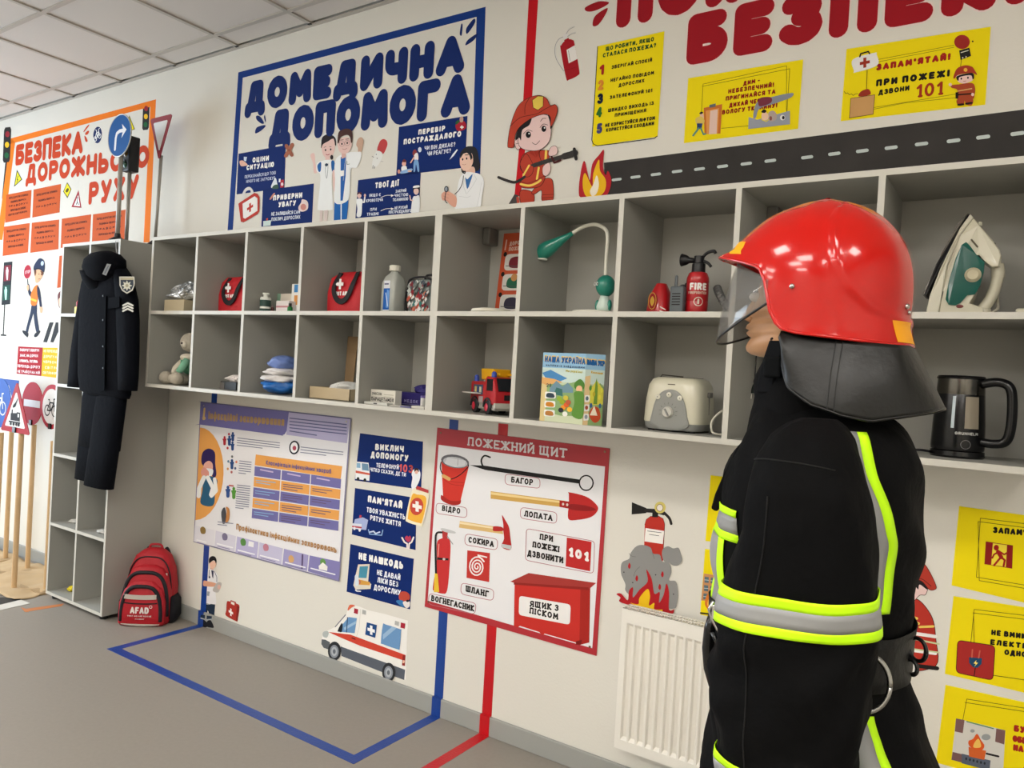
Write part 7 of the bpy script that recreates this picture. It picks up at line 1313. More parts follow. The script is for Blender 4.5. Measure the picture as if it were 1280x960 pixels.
polesign('railway_sign', 'triangular red-bordered sign with a black train on a wooden pole', -.42, xA, 0, 0, 1.12, tri_sign)
def disc_sign(uv, y, rz, col, pic=None):
    def f(t, x):
        c0 = wp(uv[0], uv[1], y); r = c0.z-wp(uv[0], uv[1]+rz, y).z; p_ = disc(t, 'panel', mat(col, .6, spec=.12), x, y, c0.z, r)
        if pic: pic(t, x, y, c0.z, r)
        part(t, 'clip', KP, lambda b: b.box(x-.016, x+.016, y-.012, y, c0.z-r, c0.z-r+.035))
    return f
def noentry(t, x, y, z, r):
    part(t, 'white_bar', mat('#e0dcda', .6, spec=.12), lambda b: b.box(x-r*.78, x+r*.78, y-.0052, y-.004, z-r*.16, z+r*.16))
def bike(c, q, s_=1.0):
    for wx in (-.36, .36): c.line([(wx*s_+.26*s_*math.cos(PI*k/8), -.2*s_+.26*s_*math.sin(PI*k/8)) for k in range(17)], .06*s_, q)
    c.line([(-.36*s_, -.2*s_), (-.14*s_, .2*s_), (.26*s_, .2*s_), (.0, -.2*s_), (-.36*s_, -.2*s_)], .07*s_, q).line([(.0, -.2*s_), (-.18*s_, .34*s_), (-.28*s_, .34*s_)], .06*s_, q).line([(.36*s_, -.2*s_), (.24*s_, .38*s_), (.36*s_, .4*s_)], .06*s_, q)
def nobike(t, x, y, z, r):
    part(t, 'white_face', mat('#dcdad8', .6, spec=.12), lambda b: b.lathe([(r*.8, -.0052), (r*.8, -.004)], (x, y, z), axis='y', n=32))
    c = Canvas(lambda u, v: Vector((x+u*r, y-.0056, z+v*r)), base=.0006); bike(c, '#2a2a2c', .9); c.done('bicycle_pictogram', t)
def bluebike(t, x, y, z, r):
    c = Canvas(lambda u, v: Vector((x+u*r, y-.0046, z+v*r)), base=.0006); bike(c, '#dfe4ee', 1); c.done('bicycle_pictogram', t)
xC = wp(36, 600, -.16).x; polesign('no_entry_sign', 'round red no-entry sign with a white bar on a wooden pole', -.16, xC, 0, 0, 1.0, disc_sign((38, 504), -.16, 27, '#a92c38', noentry))
xD = wp(62.5, 560, -.3).x; polesign('no_cycling_sign', 'round red-rimmed sign with a black bicycle beside the cabinet', -.3, xD, 0, 0, .95, disc_sign((62, 508), -.3, 28, '#a92c38', nobike))
xE = wp(-3, 560, -.35).x; polesign('cycle_path_sign', 'round blue sign with a white bicycle cut off by the left edge of the photo', -.35, xE, 0, 0, .95, disc_sign((-4, 503), -.35, 31, '#3a62b4', bluebike))
def sq_sign(t, x):
    y = -.14; a, b_ = wp(0.5, 473, y), wp(24, 475, y); zb_ = wp(12, 520, y).z
    part(t, 'panel', mat('#3f5ea8', .6, spec=.12), lambda b: b.box(a.x, b_.x, y-.004, y, zb_, a.z), bevel=.001)
    c = Canvas(lambda u, v: Vector((a.x+(b_.x-a.x)*u, y-.004, a.z+(zb_-a.z)*v)), base=.0006); c.poly([(.5, .15), (.9, .82), (.1, .82)], '#dfe2ea').ell(.52, .36, .05, .04, '#222').line([(.52, .42), (.5, .58), (.4, .74)], .07, '#222').line([(.5, .58), (.62, .74)], .06, '#222').line([(.4, .48), (.62, .52)], .04, '#222').done('pedestrian_pictogram', t)
xF = wp(8, 600, -.14).x; polesign('pedestrian_crossing_sign', 'square blue sign with a white triangle behind the train sign', -.14, xF, 0, 0, 1.05, sq_sign)
# floor: cloth, crossing mat, orange tape
rd = random.Random(5); ph = [rd.uniform(0, 6) for _ in range(10)]
def clothz(x, y): return .008+.006*math.sin(9*x+5*y+ph[0])+.005*math.sin(17*x-11*y+ph[1])+.004*math.sin(31*y+13*x+ph[2])+.003*math.sin(47*x+ph[3])
def ed(v): return -.985+.03*math.sin(9*v)
t = thing('kraft_paper_sheet', 'crumpled beige kraft paper lying under the wooden sign poles', 'paper', (-1.8, -.25, 0))
b = MB(); b.grid(lambda u, v: Vector((-2.9+u*(1.86+.03*math.sin(9*v)), -.47-.06*math.sin(2.2*(1-u)+.4)-.05*(1-u)+v*(.42+.06*math.sin(2.2*(1-u)+.4)+.05*(1-u)), clothz(-2.9+u*1.9, -.5+v*.45)+.006)), 70, 20)
b.build('sheet', t, mat('#c3a882', .85, key='kraft', noise=.08, nscale=9, bump=.3), smooth=.25, solid=.001)
t = thing('crossing_mat', 'black paper mat with a white stripe lying on the floor by the sign poles', 'mat', (-1.1, -.7, 0))
k1, k2, k3, k4 = on(-30, 762, 2, 0), on(24, 743, 2, 0), on(38, 754.5, 2, 0), on(-20, 772, 2, 0); k5, k6 = on(26, 750, 2, 0), on(-30, 766, 2, 0)
part(t, 'black_sheet', mat('#2b2826', .6), lambda b: b.prism([k1+Vector((0, 0, .001)), on(-30, 748, 2, 0)+Vector((0, 0, .001)), on(8, 747, 2, 0)+Vector((0, 0, .001)), k2+Vector((0, 0, .001)), k5+Vector((0, 0, .001))], (0, 0, .001)))
part(t, 'white_stripe', mat('#d8d4cc', .6), lambda b: b.prism([on(-30, 764, 2, 0)+Vector((0, 0, .001)), k5+Vector((0, 0, .001)), k3+Vector((0, 0, .001)), on(-30, 770, 2, 0)+Vector((0, 0, .001))], (0, 0, .0012)))
part(t, 'white_stripe', mat('#d8d4cc', .6), lambda b: b.prism([on(-30, 746, 2, 0)+Vector((0, 0, .001)), on(-3, 737, 2, 0)+Vector((0, 0, .001)), on(8, 742, 2, 0)+Vector((0, 0, .001)), on(-30, 752, 2, 0)+Vector((0, 0, .001))], (0, 0, .0012)))
t = thing('orange_tape', 'short strip of orange tape on the floor in front of the tall cabinet', 'tape', (-.78, -.45, 0))
part(t, 'tape_strip', mat('#c5763c', .5), lambda b: (b.prism([on(u, v, 2, .0003) for u, v in ((33, 761), (80, 754.5), (77, 757.5), (32, 765))], (0, 0, .0006)), b.prism([on(u, v, 2, .0003) for u, v in ((26, 759), (32, 761), (36, 765), (31, 765))], (0, 0, .0008))))
# things in the tall cabinet
zsh = lambda k: CSZ[k]+TH/2
q = wp(100, 385, -.28)
t = thing('toy_block', 'small toy with a red top and a yellow bottom on the second cabinet shelf', 'toy', (-.79, -.3, zsh(3)))
xq = wp(98.5, 385, -.3).x; part(t, 'yellow_base', mat('#d8c02c', .5), lambda b: b.box(xq-.016, xq+.02, -.32, -.28, zsh(3), zsh(3)+.045), bevel=.005); part(t, 'red_top', mat('#b8323a', .5), lambda b: b.lathe([(.016, zsh(3)+.045), (.017, zsh(3)+.07), (.009, zsh(3)+.085)], (xq+.004, -.3, 0), n=16), smooth=.6)
for k, (u, v, lab) in enumerate(((92, 654, 'crumpled white paper on the lower left cabinet shelf'), (126, 667, 'crumpled white paper on the lower right cabinet shelf'))):
    p = on(u, v, 2, zsh(0)); pile('paper_scrap', lab, 'paper', p.x-.01, p.y+.02, zsh(0), .045, .03, .02, '#d4d2cc', 61+k, .8, None, .35)
p = on(86, 740, 2, CZ0+TH); pile('yellow_toy', 'small yellow object on the bottom of the cabinet’s left column', 'toy', p.x, p.y+.02, CZ0+TH, .03, .025, .035, '#d6c21c', 64, .5, None, .25)
# hanging dark uniform
UN = mat('#080a11', .95, key='navy_cloth', bump=.35, nscale=30, spec=.12); y = -.415
t = thing('police_uniform', 'dark navy uniform jacket and trousers hanging on a hanger from the cabinet', 'uniform', (wp(132, 400, y).x, y, .8))
def row(v, ul, ur, hd, yy=y, p=2.6): a, b_ = wp(ul, v, yy), wp(ur, v, yy); return ((a.x+b_.x)/2, yy, (a.z+b_.z)/2, (b_.x-a.x)/2, hd, p)
part(t, 'jacket', UN, lambda b: b.loft([row(v, l, r, h) for v, l, r, h in ((496, 112, 160, .035), (490, 103, 161, .05), (470, 101, 161, .055), (430, 102, 160, .06), (390, 103, 160, .06), (360, 106, 160, .06), (345, 111, 159, .055), (335, 117, 154, .045), (325, 121, 148, .035), (320, 125, 144, .02))], 36), smooth=True)
part(t, 'sleeve', UN, lambda b: b.loft([row(v, l, r, .04, y-.01, 2.2) for v, l, r in ((488, 152, 167.5), (470, 151, 169.5), (440, 150, 171), (400, 148, 171.5), (375, 147, 170), (355, 146, 165), (342, 146, 159), (334, 147, 152))], 24), smooth=True)
part(t, 'sleeve', UN, lambda b: b.loft([row(v, l, r, .04, y-.005, 2.2) for v, l, r in ((484, 88, 104), (470, 89, 107), (440, 92, 110), (400, 98, 114), (375, 102, 117), (355, 106, 120), (343, 111, 120))], 24), smooth=True)
part(t, 'trousers', UN, lambda b: b.loft([row(v, l, r, .04, y+.01, 2.6) for v, l, r in ((560, 100, 148), (530, 103, 152), (500, 105, 156), (485, 108, 158))], 30), smooth=True)
part(t, 'trouser_leg', UN, lambda b: b.loft([row(v, l, r, .035, y+.015, 2.6) for v, l, r in ((600, 96, 122), (560, 100, 126), (520, 104, 130), (495, 107, 132))], 24), smooth=True)
part(t, 'trouser_leg', UN, lambda b: b.loft([row(v, l, r, .04, y, 2.6) for v, l, r in ((608.5, 108, 139), (560, 115, 146), (520, 120, 152), (495, 124, 155))], 24), smooth=True)
part(t, 'hanger_cord', mat('#a8a8a8', .5), lambda b: b.tube([wp(146, 318, y), wp(144.5, 301, -.352)], .002, 6))
part(t, 'hanger', mat('#b8b8b4', .5), lambda b: b.tube([wp(110, 338, y-.04), wp(128, 330, y), wp(146, 318, y), wp(156, 340, y)], .005, 6))
part(t, 'placket', mat('#07090f', .95, spec=.1), lambda b: b.prism([wp(u, v, y-.062) for u, v in ((126, 370), (133, 370), (131, 488), (123, 488))], (0, -.003, 0)))
for v in (370, 400, 433, 460): p = wp(129, v, y-.066); part(t, 'button', mat('#14161b', .5), lambda b: b.lathe([(.006, 0), (.005, -.003)], p, axis='y', n=10))
part(t, 'pocket_flap', mat('#07090f', .95, spec=.1), lambda b: b.prism([wp(u, v, y-.060) for u, v in ((136, 372), (150, 371), (150, 384), (136, 386))], (0, -.004, 0)))
sm_ = lambda u, v: wp(u, v, y-.052)
c = Canvas(sm_, base=.004)
c.crop(80, 300, 6); c.pl0 = sm_
c.poly([(420, 275), (534, 275), (536, 340), (520, 380), (478, 404), (440, 380), (422, 340)], '#b4ac9a').poly([(430, 284), (526, 284), (528, 338), (514, 372), (478, 394), (446, 372), (430, 338)], '#14161c').poly([(430, 284), (526, 284), (526, 300), (430, 300)], '#a09474')
c.poly([(478+(40 if k % 2 == 0 else 22)*math.cos(PI*k/8), 343+(40 if k % 2 == 0 else 22)*math.sin(PI*k/8)) for k in range(16)], '#b9b29c').ell(478, 343, 12, 12, '#8c8468'); c.done('shield_patch', t)
c = Canvas(sm_, base=.004).crop(80, 300, 6)
for k in range(3): c.line([(448, 492+k*21), (484, 474+k*21), (521, 492+k*21)], 13, '#c4c0b4')
c.done('chevron_patch', t)
y2 = y-.03
t = thing('cap', 'black cap with a small grey emblem hooked over the collar of the hanging uniform', 'cap', tuple(wp(128, 330, y2)))
part(t, 'crown', mat('#07080e', .95, bump=.3, nscale=30, spec=.12), lambda b: b.loft([row(v, l, r, h, y2, 2.2) for v, l, r, h in ((352, 118, 138, .05), (345, 113, 146, .075), (335, 111, 150, .085), (325, 113, 150, .08), (318, 119, 145, .06), (314, 127, 138, .02))], 28), smooth=True)
part(t, 'peak', mat('#07080e', .9, spec=.12), lambda b: b.loft([row(v, l, r, h, y2-.01, 2.2) for v, l, r, h in ((362, 112, 128, .02), (352, 111, 128, .06), (340, 110, 124, .07))], 24), smooth=True)
c = Canvas(lambda u, v: wp(u, v, y2-.084), base=.004).crop(80, 300, 6); c.poly([(328, 178), (360, 184), (322, 268), (292, 256)], '#6c6a66').line([(338, 196), (312, 250)], 8, '#45444a').done('emblem', t)
# ---- red backpack
RB = mat('#ad1423', .6, key='backpack_red', bump=.3, nscale=70); Tb = frm(-.107, -.232, 0, math.radians(38))
t = thing('red_backpack', 'red backpack with black piping and white AFAD lettering on the floor by the cabinet', 'backpack', (-.16, -.16, 0))
def bp(name, m, fn, parent=None, **k):
    b = MB(); b.T = Tb; fn(b); return b.build(name, parent or t, m, **k)
H0 = .415
body = bp('main_compartment', RB, lambda b: b.loft([(.0, .125, .003, .125, .065, 4), (0, .125, .02, .135, .072, 4), (0, .128, .2, .135, .07, 4), (0, .13, .3, .122, .064, 3.4), (-.0, .132, .37, .095, .055, 3), (-.0, .135, .4, .06, .04, 2.6), (0, .138, .412, .03, .02, 2.2)], 40), smooth=True)
mid = bp('middle_compartment', RB, lambda b: b.loft([(0, .06, .003, .125, .05, 4), (0, .06, .02, .132, .055, 4), (0, .062, .18, .13, .05, 4), (0, .066, .26, .112, .044, 3.4), (0, .07, .31, .08, .034, 2.8), (0, .074, .33, .035, .018, 2.2)], 40), smooth=True)
frt = bp('front_pocket', RB, lambda b: b.loft([(-.005, .022, .003, .12, .032, 4), (-.005, .018, .02, .128, .04, 4), (-.005, .02, .13, .126, .038, 4), (-.005, .026, .2, .105, .034, 3.2), (-.005, .034, .245, .06, .024, 2.6), (-.005, .038, .255, .02, .012, 2.2)], 40), smooth=True)
BKN = mat('#14121a', .7)
def arch(yy, w, h, z0, r, xo=0): return [(xo+w*math.copysign(abs(math.cos(a))**.62, math.cos(a)), yy, z0+(h-z0)*math.sin(a)**.75 if math.sin(a) > 0 else z0) for a in [PI*k/28 for k in range(29)]]
bp('piping', BKN, lambda b: b.tube(arch(-.010, .108, .225, .03, 0, -.005), .0108, 8), smooth=True)
bp('piping', BKN, lambda b: b.tube(arch(.028, .124, .295, .05, 0), .0108, 8), smooth=True)
bp('piping', BKN, lambda b: b.tube(arch(.078, .126, .372, .10, 0), .004, 8), smooth=True)
def fr_y(x, z): # surface of the front pocket
    return .019-.040*(1-min(1, abs((x+.005)/.128))**4)**.25-(0)
def fstrip(name, m, x0, x1, z0, z1, sag=0, e=.0015):
    b = MB(); b.T = Tb; b.grid(lambda u, v: Vector((x0+(x1-x0)*u, fr_y(x0+(x1-x0)*u, 0)-e+(.003 if z0 < .1 else .0), z0+(z1-z0)*v+sag*(4*(u-.5)**2-1))), 12, 1); return b.build(name, t, m, smooth=True, fixn=False)
REF = mat('#bdb4ac', .4)
fstrip('reflective_strip', REF, -.098, .08, .158, .184, .004); fstrip('reflective_strip', REF, -.11, .1, .012, .032, .006); fstrip('zip', BKN, -.1, .086, .132, .139, .005)
c = Canvas(lambda u, v: Tb @ Vector((u, fr_y(u, v)-.0015, v)), nrm=(.62, -.79, 0), base=.0008)
q = MB()
def btext(s_, x0, x1, z, hh, th):
    st, W = layout(s_, th); k = (x1-x0)/W; b = MB(); b.T = Tb
    for ch, P in st:
        for F in ribbon([(px_*k, py_*hh) for px_, py_ in P], hh*th/2, 8): b.add([(x0+fx, fr_y(x0+fx, 0)-.0022, z+fy) for fx, fy in F], [tuple(range(len(F)))])
    b.build('lettering', t, mat('#e6dcd8', .5), fixn=False)
btext('AFAD', -.058, .042, .075, .038, .24); btext('FIRST AID AND RESCUE', -.072, .058, .058, .008, .24); btext('ACADEMY', -.03, .02, .042, .007, .24)
b = MB(); b.T = Tb; b.rings([[(.052+r_*math.cos(2*PI*k/12), fr_y(.052, 0)-.0022, .115+r_*math.sin(2*PI*k/12)) for k in range(12)] for r_ in (.009, .0065)], cap=False); b.build('logo_ring', t, mat('#e6dcd8', .5), fixn=False)
bp('side_pocket', mat('#15141a', .9), lambda b: b.loft([(.13, .11, .004, .02, .06, 3), (.142, .11, .03, .022, .066, 3), (.14, .11, .12, .02, .06, 3), (.13, .11, .15, .012, .05, 3)], 20), smooth=True)
bp('side_pocket', mat('#15141a', .9), lambda b: b.loft([(-.13, .11, .004, .02, .06, 3), (-.142, .11, .03, .022, .066, 3), (-.14, .11, .12, .02, .06, 3), (-.13, .11, .15, .012, .05, 3)], 20), smooth=True)
bp('top_handle', mat('#a31826', .6), lambda b: b.tube(sm_open([(-.03, .14, .405), (-.02, .14, .428), (.03, .14, .428), (.045, .14, .4)], 5), .007, 8), smooth=True)
for s_ in (-1, 1): bp('shoulder_strap', BKN, lambda b: b.tube(sm_open([(s_*.05, .18, .4), (s_*.06, .2, .36), (s_*.075, .205, .25), (s_*.1, .2, .08)], 5), .011, 8), smooth=True)
bp('zip_pull', mat('#d8d0c8', .4), lambda b: b.box(.095, .105, .058, .062, .255, .285))
bp('zip_pull', mat('#b01a28', .5), lambda b: b.tube([(-.118, -.006, .06), (-.12, -.012, .015)], .004, 6))
# ================================================================== FIREFIGHTER MANNEQUIN
YM = -1.36
M = lambda u, v, d=0.0: wp(u, v, YM+d)
def interp(tab, z):      # tab: [(z, val)] sorted by z
    if z <= tab[0][0]: return tab[0][1]
    for (a, p), (b, q) in zip(tab, tab[1:]):
        if z <= b: return p+(q-p)*(z-a)/(b-a)
    return tab[-1][1]
def prof(P, d=0.0, smooth_=True):
    P = sm_open(P, 5) if smooth_ else P
    return sorted((M(u, v, d).z, M(u, v, d).x) for u, v in P)
BLK = mat('#060607', .85, key='jacket_cloth', bump=.6, nscale=18, spec=.13)
SIL = mat('#8f9090', .45, key='silver_tape', spec=.4); FLU = mat('#c4ff12', .6, key='lime_tape', spec=.3)
HX = M(1040, 252).x
# ---- helmet -------------------------------------------------------
fr = prof([(900, 324), (906, 321), (912, 318.5), (918, 312.5), (925, 305), (934, 296), (947, 284), (961, 273), (981, 262.5), (999, 256), (1018, 252), (1040, 251)])
bk = prof([(1146, 434), (1143.5, 412), (1139, 396), (1140.5, 380), (1142, 355), (1140, 331), (1133, 308), (1121, 289), (1104, 272), (1081, 259), (1058, 252.8), (1040, 251)])
fb = prof([(909, 430), (907, 400), (906, 370), (908, 345), (914, 325), (923, 309), (934, 296), (947, 284), (961, 273), (981, 262.5), (999, 256), (1018, 252), (1040, 251)])
bk = sorted(bk); ZTOP = max(fr[-1][0], bk[-1][0]); zbrim = M(902, 324).z; zback = M(1145, 434).z
HC = M(1030, 350).x; ZW = M(1040, 370).z
lowf = [(M(902, 324).x, zbrim)]
edge = sorted([(p.x, p.z) for p in [M(902, 324)]+[M(*q, -.105) for q in ((930, 329), (943, 333), (952, 342), (957, 366), (960, 388), (967, 403), (978, 412), (1000, 417), (1060, 424), (1110, 428), (1140, 430))]]+[(M(1145, 434).x, zback)])
def halfw(z):
    f = (z-ZW)/(ZTOP-ZW); return .124*(1-max(0, f)**2.3)**.5 if f > 0 else .124-.006*min(1, -f)
seam = [(M(*q, -.11).x, M(*q, -.11).z) for q in ((1043, 250), (1040, 285), (1048, 325), (1064, 358), (1088, 382), (1118, 394), (1150, 399))]
def sdist(x, z):
    best = 9; side = 1
    for (ax, az), (bx, bz) in zip(seam, seam[1:]):
        dx, dz = bx-ax, bz-az; t = max(0, min(1, ((x-ax)*dx+(z-az)*dz)/(dx*dx+dz*dz))); qx, qz = ax+dx*t, az+dz*t
        d = math.hypot(x-qx, z-qz)
        if d < best: best = d; side = 1 if (dx*(z-az)-dz*(x-ax)) > 0 else -1
    return best*side
def hpt(th, s, off=0.0):
    """th 0 = front, +90 = camera side; s 0 = rim, 1 = apex"""
    ct, st = math.cos(th), math.sin(th)
    xn = HC-(HC-fr[0][1])*ct if ct > 0 else HC+(bk[0][1]-HC)*-ct
    z0 = interp(edge, xn)
    ph0 = math.asin(max(-.999, min(.999, (z0-ZW)/(ZTOP-ZW)))) if z0 > ZW else (z0-ZW)/.1
    ph = ph0+(PI/2-ph0)*s
    z = ZW+(ZTOP-ZW)*math.sin(ph) if ph > 0 else ZW+.1*ph
    xf, xb_ = interp(fr, z), interp(bk, z)
    fw = max(0, min(1, (ct-.55)/.4)); fw = fw*fw*(3-2*fw); xf = xf*fw+interp(fb, z)*(1-fw)
    xc = HX+(HC-HX)*min(1, (ZTOP-z)/.06)
    a = (xc-xf) if ct > 0 else (xb_-xc)
    w = halfw(z)
    x = xc-a*math.copysign(abs(ct)**.95, ct); y = YM-w*math.copysign(abs(st)**.95, st)
    d = sdist(x, z); k = 0
    fa = 1-min(1, max(0, (s-.72)/.25)); fa = fa*fa*(3-2*fa)
    k += (.0035/(1+math.exp(-max(-60, min(60, d/.003))))+.003*math.exp(-(d/.005)**2))*fa+.0018*(1-fa)                       # raised rear shell and its lip
    k += .003*math.exp(-((y-YM)/.018)**2)*min(1, s*4)*fa+.003*(1-fa)
    if s < .1: k += .0022*(1-s/.1)**2                                       # rolled rim
    k -= .0055
    n = Vector((x-xc, y-YM, (z-ZW)*.8 if z > ZW else 0)); n = n.normalized() if n.length > 1e-5 else Vector((0, 0, 1))
    return Vector((x, y, z))+n*(k+off)
HR_ = mat('#b8120c', .16, key='helmet_red', coat=.4, spec=.35)
hl = thing('fire_helmet', 'glossy red fire helmet with clear visor and black neck cover worn by the mannequin', 'helmet', tuple(M(1030, 430)))
NT, NS = 144, 56
b = MB(); vs_ = [hpt(2*PI*i/NT, j/NS) for j in range(NS+1) for i in range(NT)]
b.add(vs_, [(j*NT+i, j*NT+(i+1) % NT, (j+1)*NT+(i+1) % NT, (j+1)*NT+i) for j in range(NS) for i in range(NT)])
sh = b.build('shell', hl, HR_, smooth=True, fixn=False)
bm = bmesh.new(); bm.from_mesh(sh.data); bmesh.ops.remove_doubles(bm, verts=bm.verts, dist=1e-5); bmesh.ops.recalc_face_normals(bm, faces=bm.faces); bm.to_mesh(sh.data); bm.free()
for p_ in sh.data.polygons: p_.use_smooth = True
q_ = sh.modifiers.new('solid', 'SOLIDIFY'); q_.thickness = .003; q_.offset = -1
part(hl, 'rim', HR_, lambda b: b.tube([hpt(2*PI*i/96, 0, -.001) for i in range(97)], .0026, 8), smooth=True)
part(hl, 'lining', mat('#141313', .8), lambda b: b.rings([[hpt(2*PI*i/48, s, -.012) for i in range(48)] for s in (.03, .2, .5, .8)], cap=False), smooth=True)
def hpatch(name, m, t0, t1, s0, s1, e=.0006, shear=0):
    b = MB(); b.grid(lambda u, v: hpt(t0+(t1-t0)*u+shear*v, s0+(s1-s0)*v, e), 10, 8); return b.build(name, hl, m, smooth=True, fixn=False)
ORP = mat('#f2a408', .5, key='amber_tape')
def hfind(u, v):         # nearest point of the shell to the ray through a point seen on it
    best = None; d = ray(u, v).normalized()
    for i in range(0, 72):
        for j in range(0, 60):
            p = hpt(PI*i/71, j/60); e = ((p-CAM)-d*((p-CAM).dot(d))).length
            if best is None or e < best[0]: best = (e, p, PI*i/71, j/60)
    return best
for Q in (((912, 318), (924, 302.5), (933, 303), (925.5, 318)), ((1123, 427.5), (1116, 401), (1139, 402.5), (1144, 431))):
    K = [hfind(*q)[2:] for q in Q]
    for sg in (1, -1):
        b = MB(); b.grid(lambda u, v: hpt(*[sg**(1-i)*((K[0][i]*(1-v)+K[1][i]*v)*(1-u)+(K[3][i]*(1-v)+K[2][i]*v)*u) for i in (0, 1)], .0008), 10, 8); b.build('amber_reflector', hl, ORP, smooth=True, fixn=False)
for u, v, r in ((988, 359, .0045), (1133, 382, .0045), (1135, 389, .0035)):
    e, p, a_, s_ = hfind(u, v); n = (p-Vector((HC, YM, ZW))).normalized()
    bt = part(hl, 'bolt', mat('#b8b4b0', .2, 1), lambda b: b.ball(p+n*.001, r, r, r, 14, 8), smooth=True)
# visor
VI = mat('#7d7b78', .05, key='visor_plastic', alpha=.3, coat=.2)
f0, f1, s0_, s1_ = M(926, 331), M(899, 430), M(961, 350, -.112), M(959, 379, -.112)
def vpt(u, v):           # u -1..1 around the face, v 0 top .. 1 bottom
    a = u*math.radians(86); c_ = math.cos(a); s_ = math.sin(a); k = abs(s_)**2.2
    top = Vector((f0.x*(1-k)+s0_.x*k, YM-.112*s_, f0.z*(1-k)+s0_.z*k)); bot = Vector((f1.x*(1-k)+s1_.x*k, YM-.112*s_, f1.z*(1-k)+s1_.z*k))
    p = top.lerp(bot, v); p.x -= .006*math.sin(PI*v)*c_; return p
b = MB(); b.grid(vpt, 40, 16) if False else b.grid(lambda u, v: vpt(2*u-1, v), 40, 16); b.build('visor', hl, VI, smooth=True, solid=.002)
part(hl, 'visor_edge', mat('#1b1b1c', .4), lambda b: b.tube([vpt(-1+2*k/48, 1) for k in range(49)], .002, 6), smooth=True)
# neck cover
LTH = mat('#131312', .42, key='black_leather', bump=.12, nscale=60, spec=.45)
topc = [M(u, v, -.108) for u, v in ((976, 414), (985, 416), (1005, 420), (1045, 425), (1085, 428), (1120, 430))]+[M(1142, 434)]
botp = [(974, 428), (976, 455), (988, 485), (1012, 506), (1050, 519), (1093, 527), (1140, 519), (1178, 510)]
def cape(u, v, off=0):   # u 0 near front .. 1 back centre .. 2 far front
    s_ = 1 if u <= 1 else -1; t = u if u <= 1 else 2-u
    k = t*(len(topc)-1); i = min(int(k), len(topc)-2); T = topc[i].lerp(topc[i+1], k-i)
    k = t*(len(botp)-1); i = min(int(k), len(botp)-2); f = k-i; bu = botp[i][0]+(botp[i+1][0]-botp[i][0])*f; bv = botp[i][1]+(botp[i+1][1]-botp[i][1])*f
    w = math.sqrt(max(0, 1-t**3.2)); B = M(bu, bv, -(.108+.04*math.sin(min(1, t*1.6)*PI/2))*w); 
    if True: T = Vector((T.x, YM-.108*math.sqrt(max(0, 1-t**3.4)), T.z))
    p = T.lerp(B, v); p.y -= (.010*math.sin(PI*v)+.005*math.sin(t*9+v*3)*v)*w; p.x += .004*math.sin(t*14+1)*v
    if s_ < 0: p.y = 2*YM-p.y
    return p+Vector((0, -off if s_ > 0 else off, 0))
b = MB(); b.grid(lambda u, v: cape(u*2, v), 90, 18); b.build('neck_cover', hl, LTH, smooth=True, solid=.0025)
for t_ in (.50, .535): part(hl, 'seam', mat('#0a0a0a', .6), lambda b: b.tube([cape(t_+.0*k, k/14, .0015) for k in range(15)], .0009, 5))
part(hl, 'neck_cover_hem', LTH, lambda b: b.tube([cape(2*k/80, 1) for k in range(81)], .0022, 6), smooth=True)
# ---- mannequin ------------------------------------------------------
mn = thing('firefighter_mannequin', 'mannequin in a black firefighter jacket with lime and silver reflective bands, seen from the side', 'mannequin', (M(1020, 700).x, YM, 0))
SKN = mat('#bd8e66', .45, key='mannequin_skin')
head = [(398, 940, .02), (403, 939, .03), (407, 934.5, .034), (411, 933, .038), (413.5, 937.5, .042), (416.5, 934, .043), (419, 935, .044), (423, 940, .045), (428, 936, .046), (434, 933, .047), (439, 934, .046), (443, 939, .043), (446, 950, .036)]
up = [(330, 962, .075), (350, 955, .078), (365, 950, .078), (372, 950, .076), (380, 946, .07), (388, 941, .062), (394, 937, .05)]
rows = []
for v, u, w in up+head:
    f = M(u, v); bx_ = M(1090, v).x if v < 400 else M(1075, v).x; rows.append((f, bx_, w, v))
def headring(f, bx_, w, v, n=36):
    R = []
    cx_ = f.x+.075; W = .078 if v < 430 else .07-(v-430)*.0012
    for k in range(n):
        a = 2*PI*k/n; c_, s_ = math.cos(a), math.sin(a)
        if c_ > 0: x = cx_-.075*c_**(.55 if False else 1); y = W*s_*(1-(1-w/.078)*c_**1.2*.75)
        else: x = cx_-(bx_-cx_)*c_; y = W*s_
        R.append(Vector((x, YM-y, f.z)))
    return R
b = MB(); b.rings([headring(*r) for r in rows]); hd_ = b.build('head', mn, SKN, smooth=True)
for s_ in (-1, 1): part(hd_, 'eye', mat('#e8e2da', .3), lambda b: b.ball((M(955, 374).x-.004, YM-s_*.03, M(955, 374).z), .012, .012, .008, 12, 8), smooth=True)
nz = [M(944, 372), M(936, 385), M(930, 394), M(931, 399), M(938, 403)]
part(hd_, 'nose', SKN, lambda b: b.rings([[Vector((p.x+.016*(1-math.cos(a))*.5+.0, YM-w*math.sin(a), p.z)) if False else Vector((p.x+(.02 if abs(math.sin(a)) > .9 or math.cos(a) < 0 else .0), YM-w*math.sin(a), p.z)) for a in [2*PI*k/8 for k in range(8)]] for p, w in zip(nz, (.006, .009, .013, .015, .009))]), smooth=True)
for v_, u_ in ((409.5, 936), (417, 936.5)): part(hd_, 'lip', mat('#a8664e', .5), lambda b: b.ball((M(u_, v_).x+.012, YM, M(u_, v_).z), .0135, .022, .0045, 16, 8), smooth=True)
part(hd_, 'ear', SKN, lambda b: b.ball((M(1030, 390).x, YM-.078, M(1030, 395).z), .016, .007, .03, 12, 8), smooth=True)
part(mn, 'neck', SKN, lambda b: b.loft([(M(1020, 520).x, YM, M(1020, 520).z, .06, .06), (M(1015, 430).x, YM, M(1015, 430).z, .058, .056)], 24), smooth=True)
